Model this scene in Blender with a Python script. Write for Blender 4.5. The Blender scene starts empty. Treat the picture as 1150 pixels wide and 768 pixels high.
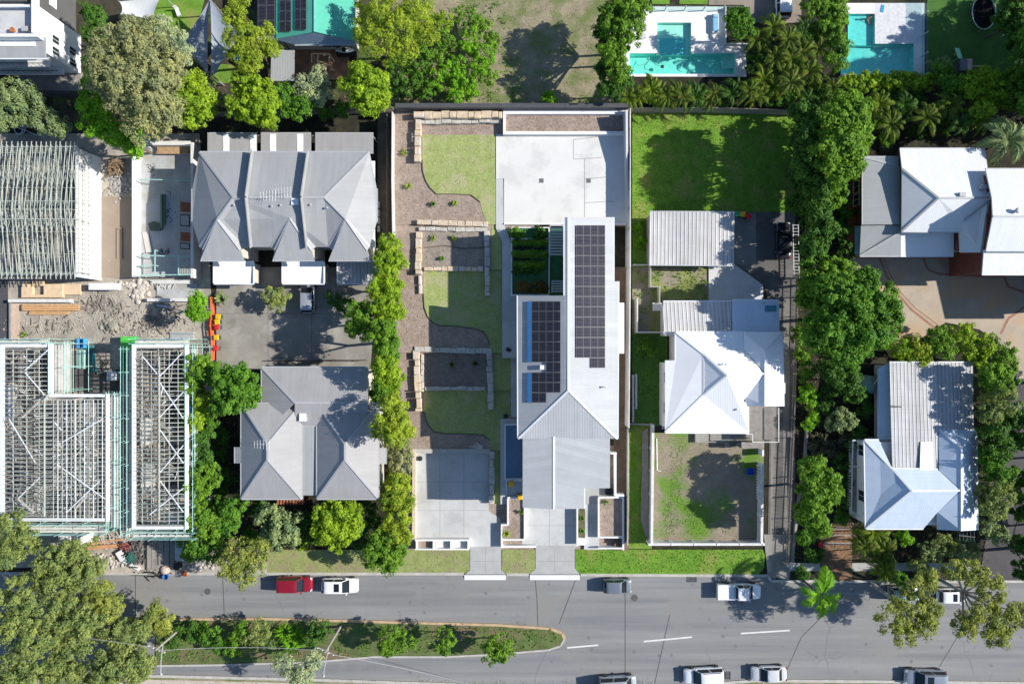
import bpy, math, random
import numpy as np
from mathutils import Vector, Matrix

random.seed(11)
RNG = np.random.default_rng(11)
C = bpy.context.scene.collection
S = 0.107            # metres per photo pixel at street level
H = 82.03            # height of the drone camera
R = math.radians

def P(px, py, z=0.0):
    k = (H - z) / H
    return Vector(((px - 575) * S * k, (384 - py) * S * k, z))

# ------------------------------------------------------------------ objects
def tag(o, label=None, cat=None, group=None, kind=None):
    if label: o['label'] = label
    if cat: o['category'] = cat
    if group: o['group'] = group
    if kind: o['kind'] = kind
    return o

def root(name, loc, label, cat, group=None, rz=0.0):
    o = bpy.data.objects.new(name, None)
    C.objects.link(o)
    o.location = loc
    o.rotation_euler = (0, 0, rz)
    o.empty_display_size = 0.3
    return tag(o, label, cat, group, 'thing')

def base_of(o):
    v = Vector((0, 0, 0))
    while o is not None:
        v += o.location
        o = o.parent
    return v

def copy_tree(o, parent=None):
    c = o.copy()
    C.objects.link(c)
    c.parent = parent
    for ch in list(o.children):
        copy_tree(ch, c)
    return c

class MB:
    """collects faces; build() links them as one mesh object"""
    def __init__(self):
        self.v = []; self.f = []; self.mi = []; self.m = 0
    def face(self, pts):
        n = len(self.v)
        self.v += [tuple(p) for p in pts]
        self.f.append(tuple(range(n, n + len(pts)))); self.mi.append(self.m)
        return self
    def _add(self, vs, fs):
        n = len(self.v)
        self.v += [tuple(p) for p in vs]
        for f in fs:
            self.f.append(tuple(i + n for i in f)); self.mi.append(self.m)
    def box(self, x0, y0, z0, x1, y1, z1):
        if x0 > x1: x0, x1 = x1, x0
        if y0 > y1: y0, y1 = y1, y0
        vs = [(x0,y0,z0),(x1,y0,z0),(x1,y1,z0),(x0,y1,z0),(x0,y0,z1),(x1,y0,z1),(x1,y1,z1),(x0,y1,z1)]
        self._add(vs, [(0,3,2,1),(4,5,6,7),(0,1,5,4),(1,2,6,5),(2,3,7,6),(3,0,4,7)])
        return self
    def pbox(self, px0, py0, px1, py1, z0, z1):
        a = P(px0, py0, z1); b = P(px1, py1, z1)
        return self.box(a.x, a.y, z0, b.x, b.y, z1)
    def prism(self, pts, z0, z1):
        pts = [(p[0], p[1]) for p in pts]
        ar = sum(pts[i-1][0]*pts[i][1]-pts[i][0]*pts[i-1][1] for i in range(len(pts)))
        if ar < 0: pts = pts[::-1]
        n = len(pts)
        vs = [(x, y, z0) for x, y in pts] + [(x, y, z1) for x, y in pts]
        fs = [tuple(range(n-1, -1, -1)), tuple(range(n, 2*n))]
        fs += [(i, (i+1) % n, n + (i+1) % n, n + i) for i in range(n)]
        self._add(vs, fs); return self
    def pprism(self, pp, z0, z1):
        return self.prism([P(x, y, z1)[:2] for x, y in pp], z0, z1)
    def bar(self, a, b, w, h=None, up=(0, 0, 1)):
        a = Vector(a); b = Vector(b); h = w if h is None else h
        d = b - a
        if d.length < 1e-6: return self
        d.normalize(); up = Vector(up)
        s = d.cross(up)
        if s.length < 1e-3: s = d.cross(Vector((1, 0, 0)))
        s.normalize(); u = s.cross(d)
        s *= w/2; u *= h/2
        vs = [a-s-u, a+s-u, a+s+u, a-s+u, b-s-u, b+s-u, b+s+u, b-s+u]
        self._add(vs, [(3,2,1,0),(4,5,6,7),(0,1,5,4),(1,2,6,5),(2,3,7,6),(3,0,4,7)])
        return self
    def tube(self, pts, r, n=6):
        pts = [Vector(p) for p in pts]
        rs = r if isinstance(r, (list, tuple)) else [r]*len(pts)
        vs = []; fs = []
        for i, p in enumerate(pts):
            d = (pts[min(i+1, len(pts)-1)] - pts[max(i-1, 0)])
            if d.length < 1e-6: d = Vector((0, 0, 1))
            d.normalize()
            s = d.cross(Vector((0, 0, 1)))
            if s.length < 1e-3: s = Vector((1, 0, 0))
            s.normalize(); u = s.cross(d)
            for k in range(n):
                a = 2*math.pi*k/n
                vs.append(p + (s*math.cos(a) + u*math.sin(a))*rs[i])
        for i in range(len(pts)-1):
            for k in range(n):
                fs.append((i*n+k, i*n+(k+1) % n, (i+1)*n+(k+1) % n, (i+1)*n+k))
        fs.append(tuple(range(n-1, -1, -1))); fs.append(tuple(range((len(pts)-1)*n, len(pts)*n)))
        self._add(vs, fs); return self
    def lathe(self, c, prof, n=16):
        vs = []; fs = []; c = Vector(c)
        for r, z in prof:
            for k in range(n):
                a = 2*math.pi*k/n
                vs.append(c + Vector((r*math.cos(a), r*math.sin(a), z)))
        m = len(prof)
        for i in range(m-1):
            for k in range(n):
                fs.append((i*n+k, i*n+(k+1) % n, (i+1)*n+(k+1) % n, (i+1)*n+k))
        fs.append(tuple(range(n-1, -1, -1))); fs.append(tuple(range((m-1)*n, m*n)))
        self._add(vs, fs); return self
    def loft(self, rings):
        n = len(rings[0]); vs = [p for r in rings for p in r]; fs = []
        for i in range(len(rings)-1):
            for k in range(n):
                fs.append((i*n+k, i*n+(k+1) % n, (i+1)*n+(k+1) % n, (i+1)*n+k))
        fs.append(tuple(range(n-1, -1, -1))); fs.append(tuple(range((len(rings)-1)*n, len(rings)*n)))
        self._add(vs, fs); return self
    def build(self, name, mat, parent=None, smooth=False, bevel=0.0, uv=False, org=None):
        if not self.v: return None
        off = base_of(parent) if parent is not None else Vector((0, 0, 0))
        loc = Vector((0, 0, 0))
        if parent is None:                       # a one-mesh thing sits at its own foot
            a = np.array(self.v)
            loc = Vector(((a[:, 0].min()+a[:, 0].max())/2, (a[:, 1].min()+a[:, 1].max())/2, a[:, 2].min()))
            off = loc
        me = bpy.data.meshes.new(name)
        me.from_pydata([(x-off.x, y-off.y, z-off.z) for x, y, z in self.v], [], self.f)
        mats = mat if isinstance(mat, (list, tuple)) else [mat]
        for m in mats: me.materials.append(m)
        if len(mats) > 1: me.polygons.foreach_set('material_index', self.mi)
        if smooth: me.polygons.foreach_set('use_smooth', [True]*len(self.f))
        if uv: face_uv(me)
        me.update()
        o = bpy.data.objects.new(name, me)
        C.objects.link(o)
        o.parent = parent
        if parent is None: o.location = loc
        if bevel:
            md = o.modifiers.new('bevel', 'BEVEL'); md.width = bevel; md.segments = 2; md.limit_method = 'ANGLE'
        return o

def face_uv(me):
    """u runs along the eave of each face, v up its slope, in metres"""
    uvl = me.uv_layers.new(name='UVMap')
    for p in me.polygons:
        n = p.normal
        h = Vector((0, 0, 1)).cross(n)
        if h.length < 0.05: h = Vector((1, 0, 0))
        h.normalize(); u = n.cross(h)
        for li in p.loop_indices:
            co = me.vertices[me.loops[li].vertex_index].co
            uvl.data[li].uv = (co.dot(h), co.dot(u))

def one(mb, name, mat, label, cat, group=None, kind='thing', **kw):
    return tag(mb.build(name, mat, **kw), label, cat, group, kind)

# ------------------------------------------------------------------ materials
MATS = {}
def nodes(name):
    m = bpy.data.materials.new(name); m.use_nodes = True
    nt = m.node_tree
    return m, nt, nt.nodes['Principled BSDF']

def N(nt, t, **kw):
    n = nt.nodes.new(t)
    for k, v in kw.items():
        if k.startswith('i_'):
            n.inputs[k[2:].replace('_', ' ')].default_value = v
        else: setattr(n, k, v)
    return n

def rgb(c): return (c[0], c[1], c[2], 1)

def mixc(nt, fac, a, b, mode='MIX'):
    n = nt.nodes.new('ShaderNodeMix'); n.data_type = 'RGBA'; n.blend_type = mode
    for s, v in ((0, fac), (6, a), (7, b)):
        if hasattr(v, 'links') or hasattr(v, 'is_linked'): nt.links.new(v, n.inputs[s])
        else: n.inputs[s].default_value = v if s == 0 else rgb(v)
    return n.outputs[2]

def ramp(nt, src, lo, hi):
    n = nt.nodes.new('ShaderNodeMapRange'); n.inputs['From Min'].default_value = lo; n.inputs['From Max'].default_value = hi
    nt.links.new(src, n.inputs['Value']); return n.outputs[0]

def noise(nt, vec, scale, detail=4, rough=0.6, dist=0.0):
    n = N(nt, 'ShaderNodeTexNoise', i_Scale=scale, i_Detail=detail, i_Roughness=rough, i_Distortion=dist)
    nt.links.new(vec, n.inputs['Vector']); return n.outputs['Fac']

def plain(name, col, rough=0.7, var=0.12, scale=1.5, fine=0.08, bump=0.0, bscale=20., metal=0.0, spec=0.4, col2=None, patch=0.35, pth=(0.5, 0.62), emit=None):
    """a base colour broken up by broad stains, fine grain and an optional second colour in patches"""
    if name in MATS: return MATS[name]
    m, nt, bs = nodes(name)
    geo = nt.nodes.new('ShaderNodeNewGeometry'); pos = geo.outputs['Position']
    c = rgb(col)
    n1 = ramp(nt, noise(nt, pos, scale, 5), 0.3, 0.7)
    lo = tuple(x*(1-var) for x in col); hi = tuple(min(1, x*(1+var)) for x in col)
    out = mixc(nt, n1, lo, hi)
    if col2 is not None:
        n2 = ramp(nt, noise(nt, pos, patch, 6, 0.65), *pth)
        out = mixc(nt, n2, out, col2)
    if fine:
        n3 = ramp(nt, noise(nt, pos, 9., 5, 0.8), 0.25, 0.75)
        g = mixc(nt, n3, (1-fine*2.2,)*3, (1+fine,)*3)
        out = mixc(nt, 1.0, out, g, 'MULTIPLY')
    nt.links.new(out, bs.inputs['Base Color'])
    bs.inputs['Roughness'].default_value = rough; bs.inputs['Metallic'].default_value = metal
    bs.inputs['Specular IOR Level'].default_value = spec
    if bump:
        b = N(nt, 'ShaderNodeBump', i_Strength=0.6, i_Distance=bump)
        nt.links.new(noise(nt, pos, bscale, 4, 0.7), b.inputs['Height']); nt.links.new(b.outputs[0], bs.inputs['Normal'])
    if emit: pass
    MATS[name] = m; return m

def roofmat(name, col, rib=0.4, depth=0.03, rough=0.45, stain=0.1, sheet=0.06, metal=0.0, lines=0.0, stc=None, spec=0.15):
    """ribbed metal roofing: ribs run up the slope (uv), sheets differ a little, grime gathers in patches"""
    if name in MATS: return MATS[name]
    m, nt, bs = nodes(name)
    uv = N(nt, 'ShaderNodeUVMap', uv_map='UVMap'); geo = nt.nodes.new('ShaderNodeNewGeometry')
    sep = nt.nodes.new('ShaderNodeSeparateXYZ'); nt.links.new(uv.outputs[0], sep.inputs[0])
    fr = N(nt, 'ShaderNodeMath', operation='MULTIPLY'); fr.inputs[1].default_value = 1/rib; nt.links.new(sep.outputs[0], fr.inputs[0])
    fra = N(nt, 'ShaderNodeMath', operation='FRACT'); nt.links.new(fr.outputs[0], fra.inputs[0])
    pp = N(nt, 'ShaderNodeMath', operation='PINGPONG'); pp.inputs[1].default_value = 0.5; nt.links.new(fr.outputs[0], pp.inputs[0])
    ribh = ramp(nt, pp.outputs[0], 0.32, 0.46)
    # sheets
    sh = N(nt, 'ShaderNodeMath', operation='MULTIPLY'); sh.inputs[1].default_value = 1/(rib*2); nt.links.new(sep.outputs[0], sh.inputs[0])
    fl = N(nt, 'ShaderNodeMath', operation='FLOOR'); nt.links.new(sh.outputs[0], fl.inputs[0])
    wn = N(nt, 'ShaderNodeTexWhiteNoise', noise_dimensions='1D'); nt.links.new(fl.outputs[0], wn.inputs['W'])
    out = mixc(nt, wn.outputs['Value'], tuple(x*(1-sheet) for x in col), tuple(min(1, x*(1+sheet)) for x in col))
    # streaks along the slope
    mp = N(nt, 'ShaderNodeMapping'); mp.inputs['Scale'].default_value = (2.2, 0.35, 1); nt.links.new(uv.outputs[0], mp.inputs[0])
    st = ramp(nt, noise(nt, mp.outputs[0], 1.0, 6, 0.65), 0.42, 0.8)
    mul = N(nt, 'ShaderNodeMath', operation='MULTIPLY'); mul.inputs[1].default_value = stain*3; nt.links.new(st, mul.inputs[0])
    mul.use_clamp = True
    out = mixc(nt, mul.outputs[0], out, stc or tuple(x*0.55 for x in col))
    big = ramp(nt, noise(nt, geo.outputs['Position'], 0.35, 5), 0.3, 0.75)
    g = mixc(nt, big, (1-stain,)*3, (1+stain*0.5,)*3); out = mixc(nt, 1.0, out, g, 'MULTIPLY')
    if lines:   # lap lines across the sheets
        y = N(nt, 'ShaderNodeMath', operation='MULTIPLY'); y.inputs[1].default_value = 1/0.9; nt.links.new(sep.outputs[1], y.inputs[0])
        yy = N(nt, 'ShaderNodeMath', operation='PINGPONG'); yy.inputs[1].default_value = 0.5; nt.links.new(y.outputs[0], yy.inputs[0])
        lm = ramp(nt, yy.outputs[0], 0.06, 0.02)
        g2 = mixc(nt, lm, (1, 1, 1), (1-lines,)*3); out = mixc(nt, 1.0, out, g2, 'MULTIPLY')
    nt.links.new(out, bs.inputs['Base Color'])
    bs.inputs['Roughness'].default_value = max(rough, .55); bs.inputs['Metallic'].default_value = metal
    bs.inputs['Specular IOR Level'].default_value = spec
    b = N(nt, 'ShaderNodeBump', i_Strength=1.0, i_Distance=depth)
    nt.links.new(ribh, b.inputs['Height']); nt.links.new(b.outputs[0], bs.inputs['Normal'])
    MATS[name] = m; return m

def leafmat(name, col, col2, trans=0.35, dead=None, raw=False):
    """leaves: each leaf its own tone between two greens, some light passing through"""
    if name in MATS: return MATS[name]
    m, nt, bs = nodes(name)
    geo = nt.nodes.new('ShaderNodeNewGeometry')
    oi = nt.nodes.new('ShaderNodeObjectInfo')
    if not raw: col = tuple(x*k for x, k in zip(col, (1.15, 1.35, 0.9))); col2 = tuple(x*k for x, k in zip(col2, (1.65, 1.8, 1.05)))
    out = mixc(nt, geo.outputs['Random Per Island'], col, col2)
    n1 = ramp(nt, noise(nt, geo.outputs['Position'], 0.7, 3), 0.35, 0.68)
    g = mixc(nt, n1, (0.66, 0.74, 0.8), (1.22, 1.16, 1.0)); out = mixc(nt, 1.0, out, g, 'MULTIPLY')
    if dead:
        n2 = ramp(nt, noise(nt, geo.outputs['Position'], 1.3, 4), 0.58, 0.7); out = mixc(nt, n2, out, dead)
    nt.links.new(out, bs.inputs['Base Color'])
    bs.inputs['Roughness'].default_value = 0.55; bs.inputs['Specular IOR Level'].default_value = 0.12
    tr = nt.nodes.new('ShaderNodeBsdfTranslucent')
    tc = mixc(nt, 1.0, out, (1.0, 1.0, 0.9) if raw else (1.2, 1.2, 0.5), 'MULTIPLY'); nt.links.new(tc, tr.inputs['Color'])
    mx = nt.nodes.new('ShaderNodeMixShader'); mx.inputs[0].default_value = trans
    nt.links.new(bs.outputs[0], mx.inputs[1]); nt.links.new(tr.outputs[0], mx.inputs[2])
    nt.links.new(mx.outputs[0], nt.nodes['Material Output'].inputs['Surface'])
    MATS[name] = m; return m

def glassmat(name, col=(0.02, 0.03, 0.04), rough=0.08):
    if name in MATS: return MATS[name]
    m, nt, bs = nodes(name)
    bs.inputs['Base Color'].default_value = rgb(col); bs.inputs['Roughness'].default_value = rough
    bs.inputs['Specular IOR Level'].default_value = 0.6
    MATS[name] = m; return m

def paint(name, col, flake=0.0, rough=0.25):
    if name in MATS: return MATS[name]
    m, nt, bs = nodes(name)
    tc = nt.nodes.new('ShaderNodeTexCoord')
    n1 = ramp(nt, noise(nt, tc.outputs['Object'], 1.6, 5), 0.3, 0.8)
    out = mixc(nt, n1, tuple(x*0.92 for x in col), tuple(min(1, x*1.05) for x in col))
    nt.links.new(out, bs.inputs['Base Color'])
    bs.inputs['Roughness'].default_value = rough; bs.inputs['Metallic'].default_value = flake
    bs.inputs['Coat Weight'].default_value = 0.5; bs.inputs['Coat Roughness'].default_value = 0.06
    MATS[name] = m; return m

# ------------------------------------------------------------------ roofs and walls
def roof_part(faces, mat, parent, name='roof', thick=0.16, cap=None, capw=0.22, gut=None, ground=0):
    """faces: lists of (px, py, z) as seen in the photo; shared corners are welded, edges get a fascia,
    hips and ridges a cap, level eaves a gutter"""
    vs = []; idx = {}
    def vid(p):
        k = (round(p[0], 1), round(p[1], 1), round(p[2], 2))
        if k not in idx: idx[k] = len(vs); vs.append(P(*p))
        return idx[k]
    fs = [[vid(p) for p in f] for f in faces]
    ff = []
    for f in fs:
        n = Vector((0, 0, 0))
        for i in range(len(f)):
            a = vs[f[i-1]]; b = vs[f[i]]
            n += Vector(((a.y-b.y)*(a.z+b.z), (a.z-b.z)*(a.x+b.x), (a.x-b.x)*(a.y+b.y)))
        ff.append(f if n.z > 0 else f[::-1])
    edges = {}
    for i, f in enumerate(ff):
        for k in range(len(f)):
            a, b = f[k], f[(k+1) % len(f)]
            edges.setdefault((min(a, b), max(a, b)), []).append((i, a, b))
    mb = MB(); n = len(vs)
    mb.v = [tuple(v) for v in vs] + [(v.x, v.y, v.z - thick) for v in vs]
    for f in ff:
        mb.f.append(tuple(f)); mb.mi.append(0)
        mb.f.append(tuple(i + n for i in reversed(f))); mb.mi.append(0)
    gutters = []; caps = []
    for (a, b), l in edges.items():
        if len(l) == 1:
            _, i, j = l[0]
            mb.f.append((i, i + n, j + n, j)); mb.mi.append(0)
            if abs(vs[i].z - vs[j].z) < 0.05: gutters.append((i, j))
        elif len(l) == 2:
            def nrm(f):
                q = Vector((0, 0, 0))
                for t in range(len(f)):
                    A = vs[f[t-1]]; B = vs[f[t]]
                    q += Vector(((A.y-B.y)*(A.z+B.z), (A.z-B.z)*(A.x+B.x), (A.x-B.x)*(A.y+B.y)))
                return q.normalized()
            n1 = nrm(ff[l[0][0]]); n2 = nrm(ff[l[1][0]])
            if n1.dot(n2) < 0.995: caps.append((a, b, n1, n2))
    o = mb.build(name, mat, parent, uv=True)
    if cap:
        cb = MB()
        for a, b, n1, n2 in caps:
            u = (n1 + n2).normalized()
            cb.bar(vs[a] + u*0.02, vs[b] + u*0.02, capw, 0.05, up=u)
        cb.build('ridge_capping', cap, parent)
    if gut:
        gb = MB(); cen = sum(vs, Vector())/len(vs)
        for i, j in gutters:
            d = (vs[j]-vs[i]).normalized(); out = d.cross(Vector((0, 0, 1)))
            a = vs[i] + out*0.055; b = vs[j] + out*0.055
            gb = MB(); gb.bar(a - Vector((0, 0, .06)), b - Vector((0, 0, .06)), 0.12, 0.12); gb.build('gutter', gut, parent)
    return o

def hipf(x0, y0, x1, y1, ze, zr, axis='x', a=None, b=None, c=None):
    """faces of a hipped roof over a px rectangle; ridge from a to b along axis at cross position c; a/b at the edge = gable"""
    if axis == 'x':
        c = (y0+y1)/2 if c is None else c
        A = (a, c, zr); B = (b, c, zr)
        f = [[(x0,y0,ze),(x1,y0,ze),B,A], [(x0,y1,ze),A,B,(x1,y1,ze)]]
        if a > x0 + 1: f.append([(x0,y0,ze),A,(x0,y1,ze)])
        else: f = [[(x0,y0,ze),(x1,y0,ze),B,(x0,c,zr)], [(x0,y1,ze),(x0,c,zr),B,(x1,y1,ze)]]
        if b < x1 - 1: f.append([(x1,y0,ze),(x1,y1,ze),B])
    else:
        c = (x0+x1)/2 if c is None else c
        A = (c, a, zr); B = (c, b, zr)
        f = [[(x0,y0,ze),A,B,(x0,y1,ze)], [(x1,y0,ze),(x1,y1,ze),B,A]]
        if a > y0 + 1: f.append([(x0,y0,ze),(x1,y0,ze),A])
        if b < y1 - 1: f.append([(x0,y1,ze),B,(x1,y1,ze)])
    return f

def window_part(parent, c, facing, w, h, frame, glass, name='window', bars=1):
    """a framed window on a wall face centred at world c; facing is one of E W N S"""
    c = Vector(c); d = {'E': Vector((1,0,0)), 'W': Vector((-1,0,0)), 'N': Vector((0,1,0)), 'S': Vector((0,-1,0))}[facing]
    s = d.cross(Vector((0, 0, 1))); z = Vector((0, 0, 1))
    mb = MB(); t = 0.07
    o = c + d*0.03
    mb.bar(o - s*w/2 - z*h/2, o - s*w/2 + z*h/2, t, 0.08, up=d); mb.bar(o + s*w/2 - z*h/2, o + s*w/2 + z*h/2, t, 0.08, up=d)
    mb.bar(o - s*(w/2+t) + z*(h/2+t/2), o + s*(w/2+t) + z*(h/2+t/2), t, 0.1, up=d)
    mb.bar(o - s*(w/2+t) - z*(h/2+t/2), o + s*(w/2+t) - z*(h/2+t/2), t, 0.14, up=d)
    for k in range(bars):
        q = o + s*w*((k+1)/(bars+1)-0.5); mb.bar(q - z*h/2, q + z*h/2, 0.045, 0.06, up=d)
    f = mb.build(name, frame, parent)
    g = MB(); o = c + d*0.012
    g.bar(o - s*w/2, o + s*w/2, h, 0.02, up=d)
    # bar() lays h along the facing axis only when up=z; build the pane directly
    g = MB(); a = c + d*0.018
    g.face([a - s*w/2 - z*h/2, a + s*w/2 - z*h/2, a + s*w/2 + z*h/2, a - s*w/2 + z*h/2])
    g.build('pane', glass, f)
    return f

def walls(parent, pp, z0, z1, mat, name='wall', zs=None):
    """a solid body of walls under a roof: outline in px as seen at height zs (default z1)"""
    zs = z1 if zs is None else zs
    mb = MB(); mb.prism([P(x, y, zs)[:2] for x, y in pp], z0, z1)
    return mb.build(name, mat, parent)

def sheet(name, pp, z, mat, label=None, cat=None, kind='structure', th=0.0, zfun=None, sub=None):
    """a ground surface: outline in px as seen at height z"""
    mb = MB()
    if th: mb.pprism(pp, z - th, z)
    else: mb.face([P(x, y, z) for x, y in pp])
    o = mb.build(name, mat)
    for p in o.data.polygons: pass
    if not th and o.data.polygons[0].normal.z < 0: o.data.flip_normals()
    tag(o, label, cat, None, kind)
    return o

def smoothpoly(pp, n=6):
    """Catmull-Rom through closed px points"""
    out = []; m = len(pp)
    for i in range(m):
        p0, p1, p2, p3 = (np.array(pp[(i+k-1) % m], float) for k in range(4))
        for j in range(n):
            t = j/n
            out.append(tuple(0.5*((2*p1)+(p2-p0)*t+(2*p0-5*p1+4*p2-p3)*t*t+(3*p1-p0-3*p2+p3)*t**3)))
    return out

# ------------------------------------------------------------------ foliage
def quads_obj(name, V, mat, parent, kpf=4):
    """V: (n*kpf, 3) array, kpf corners per leaf"""
    nf = len(V)//kpf
    off = np.array(base_of(parent)) if parent is not None else np.zeros(3)
    me = bpy.data.meshes.new(name)
    me.vertices.add(len(V)); me.vertices.foreach_set('co', (V - off).astype(np.float32).ravel())
    me.loops.add(nf*kpf); me.loops.foreach_set('vertex_index', np.arange(nf*kpf, dtype=np.int32))
    me.polygons.add(nf); me.polygons.foreach_set('loop_start', np.arange(0, nf*kpf, kpf, dtype=np.int32))
    me.polygons.foreach_set('loop_total', np.full(nf, kpf, dtype=np.int32))
    me.materials.append(mat); me.update(calc_edges=True); me.validate()
    o = bpy.data.objects.new(name, me); C.objects.link(o); o.parent = parent
    return o

def unit(a): return a/np.maximum(np.linalg.norm(a, axis=1, keepdims=True), 1e-9)

def leaves(c, n, L, W, droop=0.0):
    """diamond leaves at points c with normals n"""
    m = len(c)
    t = RNG.normal(size=(m, 3)); t[:, 2] -= droop
    t = unit(t - n*np.sum(t*n, axis=1, keepdims=True))
    b = np.cross(n, t)
    s = RNG.uniform(0.65, 1.3, size=(m, 1))
    l = L*s/2; w = W*s/2
    V = np.stack([c - t*l, c + b*w + t*l*0.1 - n*w*0.25, c + t*l, c - b*w + t*l*0.1 - n*w*0.25], axis=1)
    return V.reshape(-1, 3)

def crown_pts(blobs, puffs, per, pr, inner=0.2, low=-0.35):
    """leaf points and normals: each blob breaks into boughs, each bough into puffs of leaves"""
    pts = []; nor = []; tips = []
    for (x, y, z, r, rz) in blobs:
        B = np.array([x, y, z]); sc = np.array([r, r, rz])
        nb = 4 if r < 0.9 else int(6 + min(8, r*2.2))
        i = np.arange(nb) + 0.5; ph = i*2.399963 + RNG.uniform(0, 6.28); cz = 1 - i/nb*1.35
        d0 = np.stack([np.cos(ph)*np.sqrt(np.maximum(0, 1-cz**2)), np.sin(ph)*np.sqrt(np.maximum(0, 1-cz**2)), cz], 1)
        d0 = unit(d0 + RNG.normal(size=d0.shape)*0.16)
        for d1 in d0:
            rb = r*(0.52 if nb == 4 else 0.42)*RNG.uniform(0.72, 1.22); bc = B + d1*sc*RNG.uniform(0.46, 0.72)
            k = max(3, int(puffs*rb*rb))
            d = unit(RNG.normal(size=(k*3, 3)) + d1*0.7); d = d[d[:, 2] > low][:k]
            rad = RNG.uniform(0.6, 1.05, size=(len(d), 1)); rbz = rb*min(1, rz/r*1.1)
            ctr = bc + d*rad*np.array([rb, rb, rbz]); tips.append(ctr)
            for q, dd in zip(ctr, d):
                nn = int(per*RNG.uniform(0.5, 1.5)); R_ = pr*RNG.uniform(0.55, 1.3)
                e = unit(RNG.normal(size=(nn, 3))); rr = RNG.uniform(0.3, 1.0, size=(nn, 1))**0.6
                pts.append(q + e*rr*R_*np.array([1, 1, 0.7]))
                nor.append(unit(e*0.7 + dd*0.5 + np.array([0.12, 0, 0.45]) + RNG.normal(size=(nn, 3))*0.36))
        ni = int(inner*puffs*r*r*per)
        if ni:
            e = unit(RNG.normal(size=(ni, 3)))*RNG.uniform(0, 0.72, size=(ni, 1))**0.5*sc
            pts.append(B + e); nor.append(unit(RNG.normal(size=(ni, 3)) + np.array([0, 0, 0.6])))
    return np.concatenate(pts), np.concatenate(nor), np.concatenate(tips)

STYLE = {   # puffs per m2, leaves per puff, puff radius, leaf length, width, inner, droop, squash
    'broad':  (6.6, 58, 0.46, 0.28, 0.17, 0.22, 0.2, 0.8),
    'lime':   (7.2, 56, 0.42, 0.29, 0.12, 0.20, 0.3, 0.9),
    'gum':    (4.8, 60, 0.52, 0.30, 0.11, 0.10, 0.7, 0.7),
    'sparse': (3.6, 50, 0.50, 0.30, 0.10, 0.06, 0.6, 0.65),
    'shrub':  (8.5, 44, 0.34, 0.22, 0.13, 0.25, 0.2, 0.8),
    'hedge':  (7.5, 52, 0.38, 0.25, 0.15, 0.25, 0.2, 0.85),
}

def tree(name, label, cat, blobs, h, style, mat, bark, group=None, z0=0.0, trunk=True, limbs=0, dens=1.0, lean=0.0):
    """blobs: (px, py, r_px) of the crown outline in the photo; h: height of the crown's middle"""
    pf, per, pr, L, W, inn, dr, sq = STYLE[style]
    wb = []
    for b in blobs:
        zz = h if len(b) < 4 else h + b[3]
        p = P(b[0], b[1], zz); r = b[2]*S*(H-zz)/H
        wb.append((p.x, p.y, zz, r*0.97, min(r*sq, max(0.5, zz - z0 - 0.35))))
    if (style in ('broad', 'hedge', 'lime') and h > 4.8) or lean:      # skirts: lower boughs hide the stems
        for b in list(wb):
            if b[2] - b[4] - z0 > 1.8: wb.append((b[0], b[1], b[2] - b[4]*0.95, b[3]*0.82, min(b[4]*0.9, b[2] - b[4]*0.95 - z0 - 0.3)))
    bx = sum(b[0]*b[3] for b in wb)/sum(b[3] for b in wb); by = sum(b[1]*b[3] for b in wb)/sum(b[3] for b in wb)
    if lean:      # the stem leans in from outside
        gx = sum(P(b[0], b[1], 0).x for b in blobs)/len(blobs); gy = sum(P(b[0], b[1], 0).y for b in blobs)/len(blobs)
        bx += (gx-bx)*lean; by += (gy-by)*lean
    t = root(name, (bx, by, z0), label, cat, group)
    pts, nor, tips = crown_pts(wb, pf*dens, per, pr, inn)
    quads_obj('crown', leaves(pts, nor, L, W, dr), mat, t)
    if trunk:
        rm = max(b[3] for b in wb); hz = max(0.4, (min(b[2] - b[4]*0.6 for b in wb) - z0)*1.1)
        r0 = max(0.04, min(0.26, 0.022*h + 0.02*rm))
        mb = MB()
        fork = Vector((bx + random.uniform(-.2, .2)*rm*0.5, by + random.uniform(-.2, .2)*rm*0.5, z0 + hz*0.6))
        mb.tube([(bx, by, z0 - 0.1), (bx, by, z0 + 0.15), fork], [r0*1.35, r0, r0*0.75], 7)
        for b in wb:
            e = Vector(b[:3]); mid = (fork + e)/2 + Vector((random.uniform(-.3, .3), random.uniform(-.3, .3), 0.1))*min(1, b[3]*0.4)
            mb.tube([fork, mid, e + Vector((0, 0, -b[4]*0.1))], [r0*0.6, r0*0.42, r0*0.15], 5)
            if limbs:
                for q in random.sample(range(len(tips)), min(limbs, len(tips))):
                    tp = Vector(tips[q])
                    if (tp - e).length < b[3]*1.3:
                        m2 = mid.lerp(tp, 0.5) + Vector((0, 0, random.uniform(0, .4)))
                        mb.tube([mid, m2, tp], [r0*0.28, r0*0.17, r0*0.05], 4)
        mb.build('trunk', bark, t, smooth=True)
    return t

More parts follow.
